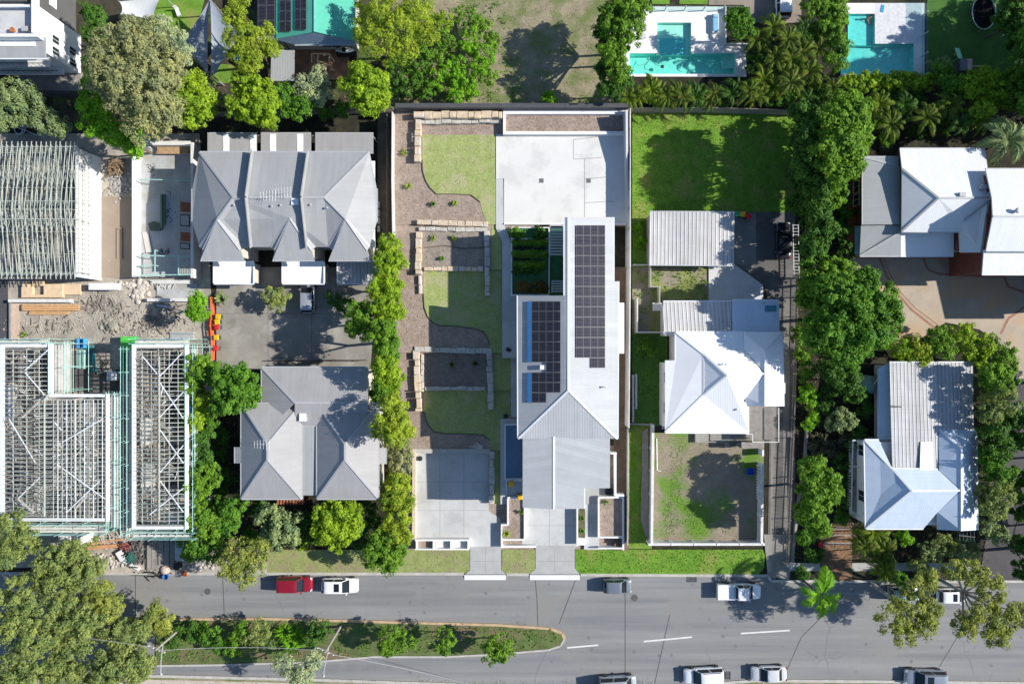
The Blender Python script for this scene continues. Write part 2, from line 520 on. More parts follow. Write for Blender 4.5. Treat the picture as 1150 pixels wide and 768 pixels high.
def palm(name, label, px, py, h, rpx, n, mat, bark, cat='palm', group=None, z0=0.0, wid=0.42, droop=0.55, lean=0.0, stems=1):
    """feather palm: arching fronds, each a midrib with rows of leaflets"""
    p = P(px, py, h); r = rpx*S*(H-h)/H*1.3
    t = root(name, (p.x, p.y, z0), label, cat, group)
    V = []; mb = MB(); tr = MB(); n = int(n*1.15)
    for s in range(stems):
        ox = random.uniform(-.5, .5)*r*0.7*(stems > 1); oy = random.uniform(-.5, .5)*r*0.7*(stems > 1)
        hh = h*random.uniform(0.75, 1.05) if stems > 1 else h
        top = Vector((p.x + ox, p.y + oy, z0 + hh))
        tr.tube([(p.x + ox*0.3, p.y + oy*0.3, z0 - 0.1), ((p.x + p.x + ox)/2 + ox*.1, p.y + oy*0.6, z0 + hh*0.5), top], [0.16, 0.12, 0.1] if stems == 1 else [0.07, 0.06, 0.05], 7)
        for k in range(n):
            bend = random.uniform(-.3, .3)
            a = 2*math.pi*(k + random.uniform(-.45, .45))/n + s
            inner = k % 3 == 0
            ln = r*random.uniform(0.85, 1.12)*(0.75 if inner else 1); up = random.uniform(0.5, 0.75)*ln if inner else random.uniform(0.15, 0.45)*ln
            d = Vector((math.cos(a), math.sin(a), 0)); sd = Vector((-d.y, d.x, 0))
            pts = []
            for i in range(9):
                u = i/8
                pts.append(top + d*ln*u*(1 - 0.12*u) + Vector((0, 0, up*math.sin(u*math.pi*0.62) - droop*ln*u*u*0.9)) + sd*bend*ln*u*u)
            mb.tube(pts, [0.035*(1-i/9)+0.008 for i in range(9)], 4)
            m = max(12, int(ln/0.085))
            for i in range(m):
                u = 0.1 + 0.9*i/m; q = u*8; i0 = min(7, int(q)); c = pts[i0].lerp(pts[i0+1], q-i0)
                tan = (pts[i0+1]-pts[i0]).normalized()
                w = wid*ln*0.36*math.sin(math.pi*min(1, 0.18 + u*0.82))**0.7
                for sg in (-1, 1):
                    e = c + (sd*sg*0.85 + tan*0.75).normalized()*w*random.uniform(0.8, 1.1) - Vector((0, 0, w*random.uniform(0.15, 0.55)))
                    wv = tan*0.048*ln**0.5
                    V += [c - wv*0.6, c + wv*0.6, e + wv*0.25, e - wv*0.25]
    o = quads_obj('frond', np.array([tuple(v) for v in V]), mat, t)
    mb.build('frond_stalk', mat, t); tr.build('trunk', bark, t, smooth=True)
    return t

def strap_clump(name, label, px, py, rpx, n, mat, h=0.7, group=None, z0=0.0, cat='plant', W=0.09):
    p = P(px, py, h); r = rpx*S
    V = []
    for k in range(n):
        a = random.uniform(0, 2*math.pi); ln = r*random.uniform(0.6, 1.1); d = Vector((math.cos(a), math.sin(a), 0)); s = Vector((-d.y, d.x, 0))
        b = Vector((p.x, p.y, z0)) + d*random.uniform(0, .15)*r
        c = [b, b + d*ln*0.5 + Vector((0, 0, h*random.uniform(.7, 1.1))), b + d*ln + Vector((0, 0, h*random.uniform(.3, .9)))]
        V += [c[0]-s*W*.4, c[0]+s*W*.4, c[1]+s*W, c[1]-s*W]
        V += [c[1]-s*W, c[1]+s*W, c[2]+s*W*.15, c[2]-s*W*.15]
    t = root(name, (p.x, p.y, z0), label, cat, group)
    quads_obj('leaf', np.array([tuple(v) for v in V]), mat, t)
    return t

def inpoly(x, y, poly):
    ins = np.zeros(len(x), bool); n = len(poly)
    for i in range(n):
        x0, y0 = poly[i-1]; x1, y1 = poly[i]
        c = ((y0 > y) != (y1 > y)) & (x < (x1-x0)*(y-y0)/((y1-y0) + 1e-12) + x0)
        ins ^= c
    return ins

def scatter(name, label, cat, polys, dens, L, W, mat, tilt=0.9, lift=0.05, clump=0.0, holes=()):
    """ground cover nobody could count: small blades over px polygons [(poly, z)]"""
    out = []
    for pp, z in polys:
        w = [tuple(P(a, b, z)[:2]) for a, b in pp]
        xs = [q[0] for q in w]; ys = [q[1] for q in w]
        n = int(dens*(max(xs)-min(xs))*(max(ys)-min(ys)))
        x = RNG.uniform(min(xs), max(xs), n); y = RNG.uniform(min(ys), max(ys), n)
        k = inpoly(x, y, w)
        for hp in holes:
            k &= ~inpoly(x, y, [tuple(P(a, b, z)[:2]) for a, b in hp])
        if clump:
            f = np.sin(x*1.3+3*np.sin(y*0.7))*np.sin(y*1.7+2*np.sin(x*0.9)) + RNG.normal(size=n)*0.5
            k &= f > clump
        x, y = x[k], y[k]
        nn = unit(np.stack([RNG.normal(size=len(x))*tilt, RNG.normal(size=len(x))*tilt, np.ones(len(x))], 1))
        c = np.stack([x, y, z + lift*RNG.uniform(0.4, 1.6, len(x))], 1)
        out.append(leaves(c, nn, L, W))
    o = quads_obj(name, np.concatenate(out), mat, None)
    return tag(o, label, cat, None, 'stuff')
# ================================================================== materials used all over
def asphalt():
    m, nt, bs = nodes('asphalt'); geo = nt.nodes.new('ShaderNodeNewGeometry'); pos = geo.outputs['Position']
    mp = N(nt, 'ShaderNodeMapping'); mp.inputs['Scale'].default_value = (.035, .75, 1); nt.links.new(pos, mp.inputs[0])
    c = mixc(nt, ramp(nt, noise(nt, mp.outputs[0], 1., 4, .55), .34, .68), (.178, .181, .185), (.268, .267, .263))
    c = mixc(nt, ramp(nt, noise(nt, pos, .12, 6, .6), .52, .62), c, (.235, .228, .215))
    c = mixc(nt, ramp(nt, noise(nt, pos, .9, 5, .65), .62, .78), c, (.165, .165, .168))
    g = mixc(nt, ramp(nt, noise(nt, pos, 11., 5, .85), .25, .75), (.80,)*3, (1.12,)*3); c = mixc(nt, 1.0, c, g, 'MULTIPLY')
    vo = N(nt, 'ShaderNodeTexVoronoi', feature='DISTANCE_TO_EDGE', i_Scale=.16); dv = nt.nodes.new('ShaderNodeVectorMath'); dv.operation = 'ADD'
    nn = N(nt, 'ShaderNodeTexNoise', i_Scale=.8, i_Detail=5); nt.links.new(pos, nn.inputs['Vector']); nt.links.new(pos, dv.inputs[0]); nt.links.new(nn.outputs['Color'], dv.inputs[1]); nt.links.new(dv.outputs[0], vo.inputs['Vector'])
    cr = ramp(nt, vo.outputs['Distance'], .012, .004); ms = N(nt, 'ShaderNodeMath', operation='MULTIPLY'); nt.links.new(cr, ms.inputs[0]); nt.links.new(ramp(nt, noise(nt, pos, .1, 3), .56, .66), ms.inputs[1])
    c = mixc(nt, ms.outputs[0], c, (.165, .165, .165))
    sp = N(nt, 'ShaderNodeTexVoronoi', i_Scale=.55); nt.links.new(pos, sp.inputs['Vector'])
    c = mixc(nt, ramp(nt, sp.outputs['Distance'], .16, .05), c, (.15, .15, .152))
    nt.links.new(c, bs.inputs['Base Color']); bs.inputs['Roughness'].default_value = .9; return m
ASPH = asphalt()
ASPH_D = plain('asphalt_dark', (.10, .10, .105), .9, .2, .4, .12, col2=(.15, .145, .14), patch=.3)
CONC = plain('concrete_pale', (.68, .67, .64), .8, .05, .5, .04, col2=(.58, .575, .55), patch=.25)
CONC_G = plain('concrete_grey', (.52, .525, .52), .85, .10, .6, .07, col2=(.43, .43, .42), patch=.3)
CONC_P = plain('concrete_path', (.40, .40, .39), .85, .1, .8, .07)
CONC_B = plain('concrete_old', (.27, .255, .225), .9, .18, .35, .12, col2=(.36, .345, .31), patch=.22)
CONC_K = plain('concrete_kerb', (.46, .44, .40), .85, .15, 1.2, .1)
KERB_O = plain('kerb_ochre', (.50, .36, .22), .85, .2, 1.5, .1)
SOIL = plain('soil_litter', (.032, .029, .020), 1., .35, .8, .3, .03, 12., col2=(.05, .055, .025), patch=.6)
MULCH = plain('mulch', (.40, .315, .26), 1., .18, 2.2, .28, .03, 16., col2=(.32, .25, .20), patch=.7)
MULCH_D = plain('mulch_dark', (.25, .215, .185), 1., .22, 2.0, .28, .03, 16.)
DIRT = plain('dirt_pale', (.47, .42, .345), 1., .22, .9, .26, .04, 9., col2=(.30, .275, .24), patch=.3, pth=(.46, .62))
DIRT_Y = plain('dirt_yard', (.29, .245, .185), 1., .15, .6, .2, .02, 14., col2=(.13, .25, .03), patch=.17, pth=(.47, .60))
DRYGR = plain('dry_grass', (.33, .285, .19), 1., .22, .7, .28, .03, 12., col2=(.17, .21, .07), patch=.32, pth=(.45, .60))
GRASS = plain('lawn_new', (.36, .42, .15), 1., .14, 1.3, .25, .02, 14., col2=(.44, .43, .23), patch=.5)
GRASS_V = plain('lawn_verge', (.30, .34, .12), 1., .2, 1.0, .25, .02, 14., col2=(.30, .27, .15), patch=.5)
GRASS_L = plain('lawn_lush', (.15, .30, .03), 1., .22, .9, .25, .02, 14., col2=(.26, .30, .07), patch=.35)
GRASS_D = plain('lawn_deep', (.07, .17, .03), 1., .2, .9, .2, .02, 14.)
COURT = plain('paved_court', (.42, .35, .27), .85, .12, .5, .08, col2=(.48, .33, .20), patch=.12, pth=(.50, .58))
BRICKB = plain('brick_band', (.33, .17, .11), .85, .2, 2., .12)
LEAFY = plain('fallen_leaves', (.28, .16, .09), 1., .4, 2.5, .35, .03, 18., col2=(.17, .12, .08), patch=1.2)
WHITE = plain('white_paint', (.78, .78, .77), .6, .03, 1., .02)
WHITE_D = plain('white_weathered', (.66, .65, .62), .7, .12, 1.2, .06)
STONE = plain('sandstone', (.62, .50, .36), .9, .22, 1.8, .14, .03, 8., col2=(.58, .55, .50), patch=.5)
STONE_P = plain('pool_paving', (.62, .62, .64), .8, .14, 2.6, .08)
DECKW = plain('pool_deck_white', (.76, .74, .72), .8, .05, 1.5, .06)
AQUA = plain('pool_tile_aqua', (.26, .80, .70), .4, .07, 1.6, .06)
AQUA_P = plain('pool_tile_pale', (.50, .83, .74), .4, .06, 1.6, .05)
STEEL = plain('galvanised', (.50, .52, .53), .45, .1, 2., .05, metal=.3)
WOOD = plain('timber', (.48, .32, .18), .8, .2, 2.5, .12)
WOOD_G = plain('timber_grey', (.30, .275, .25), .9, .2, 2.0, .15)
WOOD_R = plain('timber_red', (.32, .12, .06), .8, .2, 2.0, .12)
WOOD_P = plain('timber_pale', (.70, .52, .34), .8, .12, 2.0, .08)
FENCE_D = plain('fence_charcoal', (.075, .078, .085), .6, .1, 1., .05)
FENCE_W = plain('fence_pale', (.60, .59, .57), .75, .12, 1., .06)
BARK = plain('bark', (.16, .12, .09), .95, .3, 3., .2, .03, 8.)
BARK_G = plain('bark_pale', (.40, .37, .33), .9, .25, 1.5, .12, .02, 8.)
DARKM = plain('dark_metal', (.03, .032, .035), .5, .1, 1., .03)
RUBBER = plain('rubber', (.022, .022, .023), .85, .1, 1., .04)
GLASS = glassmat('window_glass', (.025, .035, .045))

def water_mat():
    m, nt, bs = nodes('pool_water')
    out = nt.nodes['Material Output']
    tr = nt.nodes.new('ShaderNodeBsdfTransparent'); tr.inputs[0].default_value = (.82, .985, .955, 1)
    gl = nt.nodes.new('ShaderNodeBsdfGlossy'); gl.inputs['Roughness'].default_value = .04; gl.inputs[0].default_value = (1, 1, 1, 1)
    geo = nt.nodes.new('ShaderNodeNewGeometry')
    b = N(nt, 'ShaderNodeBump', i_Strength=.8, i_Distance=.08)
    nt.links.new(noise(nt, geo.outputs['Position'], 2.6, 4, .6, 1.0), b.inputs['Height'])
    lw = N(nt, 'ShaderNodeLayerWeight', i_Blend=.12); nt.links.new(b.outputs[0], lw.inputs['Normal']); nt.links.new(b.outputs[0], gl.inputs['Normal'])
    fr = N(nt, 'ShaderNodeMath', operation='MULTIPLY_ADD'); fr.inputs[1].default_value = .5; fr.inputs[2].default_value = .02; nt.links.new(lw.outputs['Facing'], fr.inputs[0])
    mx = nt.nodes.new('ShaderNodeMixShader')
    nt.links.new(fr.outputs[0], mx.inputs[0]); nt.links.new(tr.outputs[0], mx.inputs[1]); nt.links.new(gl.outputs[0], mx.inputs[2])
    nt.links.new(mx.outputs[0], out.inputs['Surface'])
    return m
WATER = water_mat()

def glass_clear():
    m, nt, bs = nodes('fence_glass')
    out = nt.nodes['Material Output']
    tr = nt.nodes.new('ShaderNodeBsdfTransparent'); tr.inputs[0].default_value = (.82, .93, .92, 1)
    gl = nt.nodes.new('ShaderNodeBsdfGlossy'); gl.inputs['Roughness'].default_value = .03
    mx = nt.nodes.new('ShaderNodeMixShader'); mx.inputs[0].default_value = .1
    nt.links.new(tr.outputs[0], mx.inputs[1]); nt.links.new(gl.outputs[0], mx.inputs[2])
    nt.links.new(mx.outputs[0], out.inputs['Surface']); return m
CLEAR = glass_clear()

def cells(mb, x0, y0, x1, y1, holes, z):
    """flat rectangle in world metres with rectangular holes"""
    xs = sorted({x0, x1, *[h[0] for h in holes], *[h[2] for h in holes]}); ys = sorted({y0, y1, *[h[1] for h in holes], *[h[3] for h in holes]})
    xs = [x for x in xs if x0 <= x <= x1]; ys = [y for y in ys if y0 <= y <= y1]
    for i in range(len(xs)-1):
        for j in range(len(ys)-1):
            cx = (xs[i]+xs[i+1])/2; cy = (ys[j]+ys[j+1])/2
            if any(h[0] < cx < h[2] and h[1] < cy < h[3] for h in holes): continue
            mb.face([(xs[i],ys[j],z),(xs[i+1],ys[j],z),(xs[i+1],ys[j+1],z),(xs[i],ys[j+1],z)])

def wr(px0, py0, px1, py1, z=0.0):
    a = P(px0, py0, z); b = P(px1, py1, z)
    return (min(a.x,b.x), min(a.y,b.y), max(a.x,b.x), max(a.y,b.y))

SPA = wr(738, 26, 776, 60.4); MAIN = wr(707, 60.4, 825, 83.5)
LEDGE = wr(952, 16, 982, 49.6); LAP = wr(944, 49.6, 1026, 83)
HOLES = [SPA, MAIN, LEDGE, LAP]

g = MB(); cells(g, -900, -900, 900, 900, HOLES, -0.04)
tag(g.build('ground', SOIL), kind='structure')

# ---------------------------------------------------------------- street
sheet('road', [(-1600,645),(560,645.5),(862,646),(866,653),(1000,653),(2800,655),(2800,775),(1150,765),(990,763),(850,762),(780,767),(720,770),(600,770),(500,766),(350,761),(180,757),(-1600,757)], -0.02, ASPH)
mk = MB()
for a, b in [((637,727),(672,724)), ((723,720),(777,715)), ((832,711),(887,707.5))]:
    p, q = P(*a, -.015), P(*b, -.015); d = (q-p).normalized(); s = Vector((-d.y, d.x, 0))*.09
    mk.face([p-s, q-s, q+s, p+s])
tag(mk.build('lane_marking', WHITE_D), kind='structure')
seam = MB()
TAR = plain('tar_seam', (.085, .085, .088), .8, .1, 1., .05)
for pts in [[(601,651),(603,672),(604,702)], [(702,664),(702,766)], [(646,652),(628,700)], [(560,745),(590,700)], [(752,690),(735,768)], [(250,646),(252,694)], [(152,645),(152,692)], [(947,668),(900,715),(880,760)], [(1075,715),(1055,748)]]:
    w = [P(x, y, -.016) for x, y in pts]
    for i in range(len(w)-1):
        d = (w[i+1]-w[i]).normalized(); s = Vector((-d.y, d.x, 0))*.05
        seam.face([w[i]-s, w[i+1]-s, w[i+1]+s, w[i]+s])
tag(seam.build('road_seam', TAR), kind='structure')
iron = plain('cast_iron', (.10, .095, .09), .7, .2, 2., .1)
def disc(name, px, py, r, label, cat, mat=iron):
    mb = MB(); p = P(px, py, 0); mb.lathe((p.x, p.y, -.03), [(r, 0), (r, .022), (r*.9, .026), (r*.86, .022)], 18)
    return one(mb, name, mat, label, cat)
disc('manhole_cover', 712.5, 671, .42, 'round dark manhole cover in the road below the small grey hatchback', 'manhole')
disc('manhole_cover', 233, 664, .38, 'round dark manhole cover in the road by the building site', 'manhole')
def drain(px, py, label, w=.85, l=1.1):
    p = P(px, py, 0); t = root('stormwater_grate', (p.x, p.y, -.02), label, 'drain')
    f = MB(); 
    for k in (-1, 1):
        f.box(p.x-l/2, p.y+k*w/2-.05, -.02, p.x+l/2, p.y+k*w/2+.05, .012); f.box(p.x+k*l/2-.05, p.y-w/2, -.02, p.x+k*l/2+.05, p.y+w/2, .012)
    f.build('frame', iron, t)
    b = MB()
    for k in range(7): x = p.x - l/2 + l*(k+.5)/7; b.box(x-.035, p.y-w/2, -.02, x+.035, p.y+w/2, .004)
    b.build('grate', DARKM, t)
drain(777, 649, 'black stormwater grate at the kerb beside the white ute')
drain(815, 758, 'dark stormwater grate in the gutter behind the white SUV')

# kerbs (real steps)
def strip(name, pts, w, z0, z1, mat, kind='structure'):
    mb = MB(); q = [P(x, y, 0) for x, y in pts]
    for i in range(len(q)-1):
        a = Vector((q[i].x, q[i].y, (z0+z1)/2)); b = Vector((q[i+1].x, q[i+1].y, (z0+z1)/2))
        mb.bar(a, b, w, z1-z0)
    return tag(mb.build(name, mat), kind=kind)
strip('kerb', [(-900,644),(110,643.5),(521,644)], .32, -.06, .125, CONC_K)
strip('kerb', [(569,644.5),(594,644.8)], .32, -.06, .125, CONC_K)
strip('kerb', [(652,645),(862,646),(866,652),(1100,652.5),(2400,654)], .32, -.06, .125, CONC_K)
strip('kerb', [(-900,758.5),(180,758.5),(350,762.5),(500,767.5),(600,771.5),(720,771.5),(780,768.5),(850,763.5),(990,764.5),(1150,766.5),(2400,776)], .32, -.06, .125, CONC_K)
RAMP = plain('ramp_white', (.72, .72, .71), .8, .05, 1., .04)
for x0, x1 in ((521.5, 568), (595, 651)):
    mb = MB(); a = P(x0, 645, 0); b = P(x1, 651, 0)
    mb.loft([[(a.x, a.y, -.02), (a.x, b.y, -.02), (a.x, b.y, .0), (a.x, a.y, .12)], [(b.x, a.y, -.02), (b.x, b.y, -.02), (b.x, b.y, .0), (b.x, a.y, .12)]])
    tag(mb.build('gutter_ramp', RAMP), kind='structure')

# verge
def slab(name, pp, z, mat, th=.2): return sheet(name, pp, z, mat, th=th)
slab('verge_grass', [(300,617),(527.5,617),(527.5,640),(523,643.5),(300,643)], .12, GRASS_V)
slab('verge_grass', [(564,617),(601,617),(601,638),(596,644),(569,644),(563.5,640)], .12, GRASS_V)
slab('verge_grass', [(646,617),(857,617),(859,624),(858,637),(852,645),(651,644.5),(646,638)], .121, GRASS_L)
slab('driveway', [(528,614),(563,614),(563,640),(568.5,644.6),(522.5,644.6),(528,640)], .125, CONC_P)
slab('driveway', [(601.5,613),(645.5,613),(645.5,638),(651,644.6),(595.5,644.6),(601.5,638)], .125, CONC_P)
slab('footpath', [(110,628),(300,630),(300,643),(110,643)], .118, DIRT)
slab('footpath', [(886,632),(1096,632),(1096,641),(886,641)], .115, CONC_P)
slab('verge_bed', [(885,641),(1110,641),(1110,652),(885,651.5)], .10, SOIL)
slab('driveway', [(858,600),(893,600),(886,652.6),(862,645.5)], .105, CONC_B)
slab('driveway', [(921,590),(957,590),(957,652),(921,652)], .128, LEAFY)
slab('verge_strip', [(-900,760),(180,760),(350,764),(500,769),(600,773),(720,773),(780,770),(850,765),(990,766),(1150,768),(2400,778),(2400,860),(-900,860)], .11, DRYGR)
slab('footpath', [(-900,763),(180,763),(350,767),(500,772),(500,784),(-900,776)], .118, plain('path_pink', (.50, .42, .36), .9, .1, .8, .08))

# median strip
MED = [(175,696),(300,695),(430,698.5),(560,702),(618,706),(630,711),(633,717),(629,724),(616,728),(560,733),(500,736),(420,736),(350,742),(250,745),(175,746)]
slab('median_strip', MED, .14, plain('median_soil', (.12, .16, .05), 1., .3, .8, .25, .02, 14., col2=(.20, .15, .09), patch=.3))
strip('median_kerb', [(150,695)]+[(x, y-.8) for x, y in MED[1:5]]+[(631,710.5),(634,717)], .28, -.06, .155, KERB_O)
strip('median_kerb', [(634,717),(629.5,724.5),(616,729)]+[(x, y+.8) for x, y in MED[9:]], .22, -.06, .15, CONC_K)

# ---------------------------------------------------------------- lots
sheet('courtyard', [(243,300),(425,300),(416,414),(243,414)], .0, CONC_B)
jt = MB()
for a, b in [((243,352),(405,352)), ((301,320),(301,411)), ((350,352),(350,411))]:
    p, q = P(*a, .004), P(*b, .004); d = (q-p).normalized(); s = Vector((-d.y, d.x, 0))*.025; jt.face([p-s, q-s, q+s, p+s])
tag(jt.build('courtyard_joint', plain('joint_dark', (.12, .11, .1), .9)), kind='structure')
sheet('building_site_ground', [(-60,150),(224,150),(236,300),(240,420),(232,600),(246,630),(-60,640)], -.01, DIRT)
sheet('side_passage', [(424,122),(441,122),(441,330),(424,330)], -.005, plain('passage', (.19, .16, .13), 1., .3, .8, .2))
sheet('vacant_lot', [(440,-200),(676,-200),(690,118),(440,118)], -.005, DRYGR)
sheet('back_yard', [(60,-60),(445,-60),(445,124),(60,150)], -.012, plain('yard_soil', (.06, .052, .036), 1., .35, .7, .3, col2=(.09, .14, .035), patch=.3))
sheet('lawn', [(165,-10),(232,-10),(215,60),(190,50),(165,20)], .01, GRASS_L)
sheet('lawn', smoothpoly([(240,74),(268,74),(280,80),(262,92),(240,92)]), .01, GRASS_L)

# terraces of the new house lot, stepping down to the street
TZ = [(122, 252, 1.6), (252, 303, 1.45), (303, 396, 1.2), (396, 438, .75), (438, 506, .45)]
for y0, y1, z in TZ:
    sheet('terrace', [(442,y0),(706,y0),(706,y1),(442,y1)] if y1 < 300 else [(442,y0),(600,y0),(600,y1),(442,y1)], z, MULCH, th=z+.3)
sheet('terrace', [(440,500),(706,500),(706,618),(440,618)], .02, MULCH, th=.3)
sheet('side_passage', [(690,300),(706,300),(706,618),(690,618)], .6, plain('passage_brown', (.17, .115, .08), 1., .25, 1.2, .2), th=.7)
LA = smoothpoly([(474,152),(490,151.6),(540,151.6)], 1)
sheet('lawn', [(474,151.6),(557,151.6),(557,252),(548,252),(541,236),(539.5,227),(529,219),(508,218),(490,218),(483,211),(478,203),(475,193)], 1.625, GRASS)
sheet('lawn', [(552,252),(557,252),(565,268),(565,303),(552,303)], 1.475, GRASS)
sheet('lawn', [(475.6,304),(566,303.5),(566,396),(551,396),(550,387),(547,379),(542,372),(531,368.5),(508,366),(494,365.5),(486,362.5),(480,355),(476.5,345),(475.6,335)], 1.225, GRASS)
sheet('lawn', [(555,396),(574,396),(574,438),(555,438)], .775, GRASS)
sheet('lawn', [(477,438),(574,438),(574,466),(562,470),(562,505),(552,505),(550,494),(542,488),(520,487),(500,487),(487,484.5),(480,476),(476,462)], .475, GRASS)
sheet('lawn', [(555,506),(562,506),(562,566),(555,566)], .045, GRASS)
sheet('garden_bed', [(475,260),(545,260),(545,300),(475,300)], 1.475, plain('bed_soil', (.33, .285, .24), 1., .2, 1.8, .25, .03, 14.))
sheet('garden_bed', [(476,397),(547,397),(547,434),(476,434)], .775, MULCH_D)
edge = plain('edging_dark', (.09, .07, .055), .9)
def edging(pts, z):
    mb = MB(); q = [P(x, y, z+.04) for x, y in pts]
    for i in range(len(q)-1): mb.bar(q[i], q[i+1], .07, .09)
    tag(mb.build('garden_edging', edge), kind='structure')
edging([(474,180),(475,193),(478,203),(483,211),(490,218),(508,218),(529,219),(539.5,227)], 1.62)
edging([(475.6,330),(476.5,345),(480,355),(486,362.5),(494,365.5),(508,366),(531,368.5),(542,372),(547,379),(550,387)], 1.22)
edging([(476,462),(480,476),(487,484.5),(500,487),(520,487),(542,488),(550,494)], .47)
edging([(477,278),(500,276),(520,279),(545,278)], 1.48)

# front pad, driveway, paths
sheet('concrete_pad', [(467,508),(549,508),(549,574),(562,582),(562,614),(466,614)], .06, CONC_G, th=.2)
JD = plain('joint_grey', (.26, .26, .25), .9)
pj = MB()
for a, b in [((617,567),(617,613)), ((587,590),(648,590)), ((545,616),(545,643)), ((623,616),(623,643)), ((529,630),(562,630)), ((602,630),(645,630))]:
    z = .066 if a[1] < 612 else .129
    p, q = P(*a, z), P(*b, z); d = (q-p).normalized(); s_ = Vector((-d.y, d.x, 0))*.02; pj.face([p-s_, q-s_, q+s_, p+s_])
for a, b in [((494,509),(494,606)), ((521,509),(521,606)), ((467,541),(548,541)), ((467,573),(548,573))]:
    p, q = P(*a, .064), P(*b, .064); d = (q-p).normalized(); s = Vector((-d.y, d.x, 0))*.02; pj.face([p-s, q-s, q+s, p+s])
tag(pj.build('pad_joint', JD), kind='structure')
sheet('driveway', [(586,566),(649,566),(649,614),(586,614)], .062, CONC_G, th=.2)
sheet('footpath', [(656,546),(673,546),(673,617),(656,617)], .30, CONC_G, th=.4)
sheet('side_path', [(562,470),(587,470),(587,566),(562,566)], .5, CONC_G, th=.6)
sheet('side_path', [(557,200),(565,200),(566,252),(575,275),(582,275),(582,402),(573,402),(564,402),(564,272),(557,256)], 1.66, CONC_G, th=.7)
sheet('side_path', [(574,402),(583,402),(583,468),(574,468)], .8, CONC_G, th=.8)
# upper concrete pad
sheet('concrete_pad', [(557,151),(704,151),(704,251),(566,251),(566,200.5),(557,200.5)], 1.70, CONC, th=.4)
uj = MB()
for pts in [[(644,157),(671,154)], [(644,157),(644,179),(676,177)], [(656.5,179),(656.5,249)], [(656.5,201),(681,199)], [(656.5,228),(689,226)]]:
    w = [P(x, y, 1.705) for x, y in pts]
    for i in range(len(w)-1):
        d = (w[i+1]-w[i]).normalized(); s = Vector((-d.y, d.x, 0))*.03; uj.face([w[i]-s, w[i+1]-s, w[i+1]+s, w[i]+s])
tag(uj.build('pad_joint', JD), kind='structure')
for x, nm in ((608, 'west'), (661, 'east')):
    mb = MB(); mb.pbox(x-2.5, 200.5, x+2.5, 205.5, 1.70, 1.715)
    for k in range(5): mb.pbox(x-2.2+k, 200.8, x-1.8+k, 205.2, 1.715, 1.722)
    one(mb, 'floor_drain', plain('drain_grey', (.16, .16, .16), .6), 'square grey drain in the pale upper pad, the %sern one of two' % nm, 'drain')

# neighbours to the east
sheet('lawn', [(710,124),(906,124),(896,240),(826,250),(729,300),(710,300)], .0, GRASS_L)
sheet('driveway', [(824,238),(893,238),(893,650),(862,640),(866,350),(858,320),(824,297)], .005, plain('drive_grey', (.125, .12, .115), .9, .2, .4, .14, col2=(.18, .17, .16), patch=.25))
sheet('patio', [(824,240),(849,240),(849,297),(824,297)], .03, plain('patio_grey', (.22, .22, .215), .9, .12, .6, .1))
trk = MB()
for a, b in (((866,350),(872,350)), ((880,335),(887,335))):
    trk.face([P(a[0],a[1],.012), P(b[0],b[1],.012), P(b[0]-1,650,.012), P(a[0]-1,650,.012)])
o = tag(trk.build('wheel_track', plain('track_grey', (.24, .225, .205), .9, .2, .5, .15)), kind='structure')
sheet('weedy_yard', [(710,300),(796,300),(796,338),(745,340),(745,375),(710,375)], .008, plain('weedy', (.24, .27, .09), 1., .25, .8, .3, col2=(.33, .29, .22), patch=.22, pth=(.47, .56)))
sheet('weedy_yard', [(710,375),(750,375),(748,478),(710,478)], .006, GRASS_D)
sheet('side_lawn', [(706,478),(734,478),(732,616),(706,616)], .008, GRASS_L)
sheet('patio', [(796,297),(825,297),(857,320),(857,338),(796,338)], .15, plain('patio_white', (.56, .57, .57), .8, .12, .6, .08), th=.2)
sheet('dirt_yard', [(732,486),(858,486),(857,612),(732,612)], .10, DIRT_Y, th=.15)
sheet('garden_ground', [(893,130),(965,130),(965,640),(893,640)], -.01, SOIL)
sheet('paved_court', [(955,285),(1200,285),(1200,425),(1142,425),(1140,398),(1100,370),(1062,362),(1000,402),(955,330)], .01, COURT)
bb = MB()
def ribbon(pts, w, z):
    q = [P(x, y, z) for x, y in pts]
    for i in range(len(q)-1):
        d = (q[i+1]-q[i]).normalized(); s = Vector((-d.y, d.x, 0))*w/2
        bb.face([q[i]-s, q[i+1]-s, q[i+1]+s, q[i]+s])
ribbon([(988,290),(997,312),(1008,330),(1024,348),(1052,370)], .28, .016)
ribbon([(992,290),(1001,311),(1012,329),(1028,346),(1056,367)], .12, .018)
ribbon([(1037,290),(1042,303),(1056,308),(1106,310),(1128,310)], .3, .016)
ribbon([(1127,308),(1132,322),(1150,328)], .3, .02)
ribbon([(1150,345),(1132,358),(1124,375)], .3, .016)
tag(bb.build('brick_band', BRICKB), kind='structure')
sheet('lane', [(1112,400),(1400,400),(1400,655),(1100,655),(1106,610),(1112,560)], .004, plain('lane_grey', (.085, .08, .085), .9, .2, .4, .12))

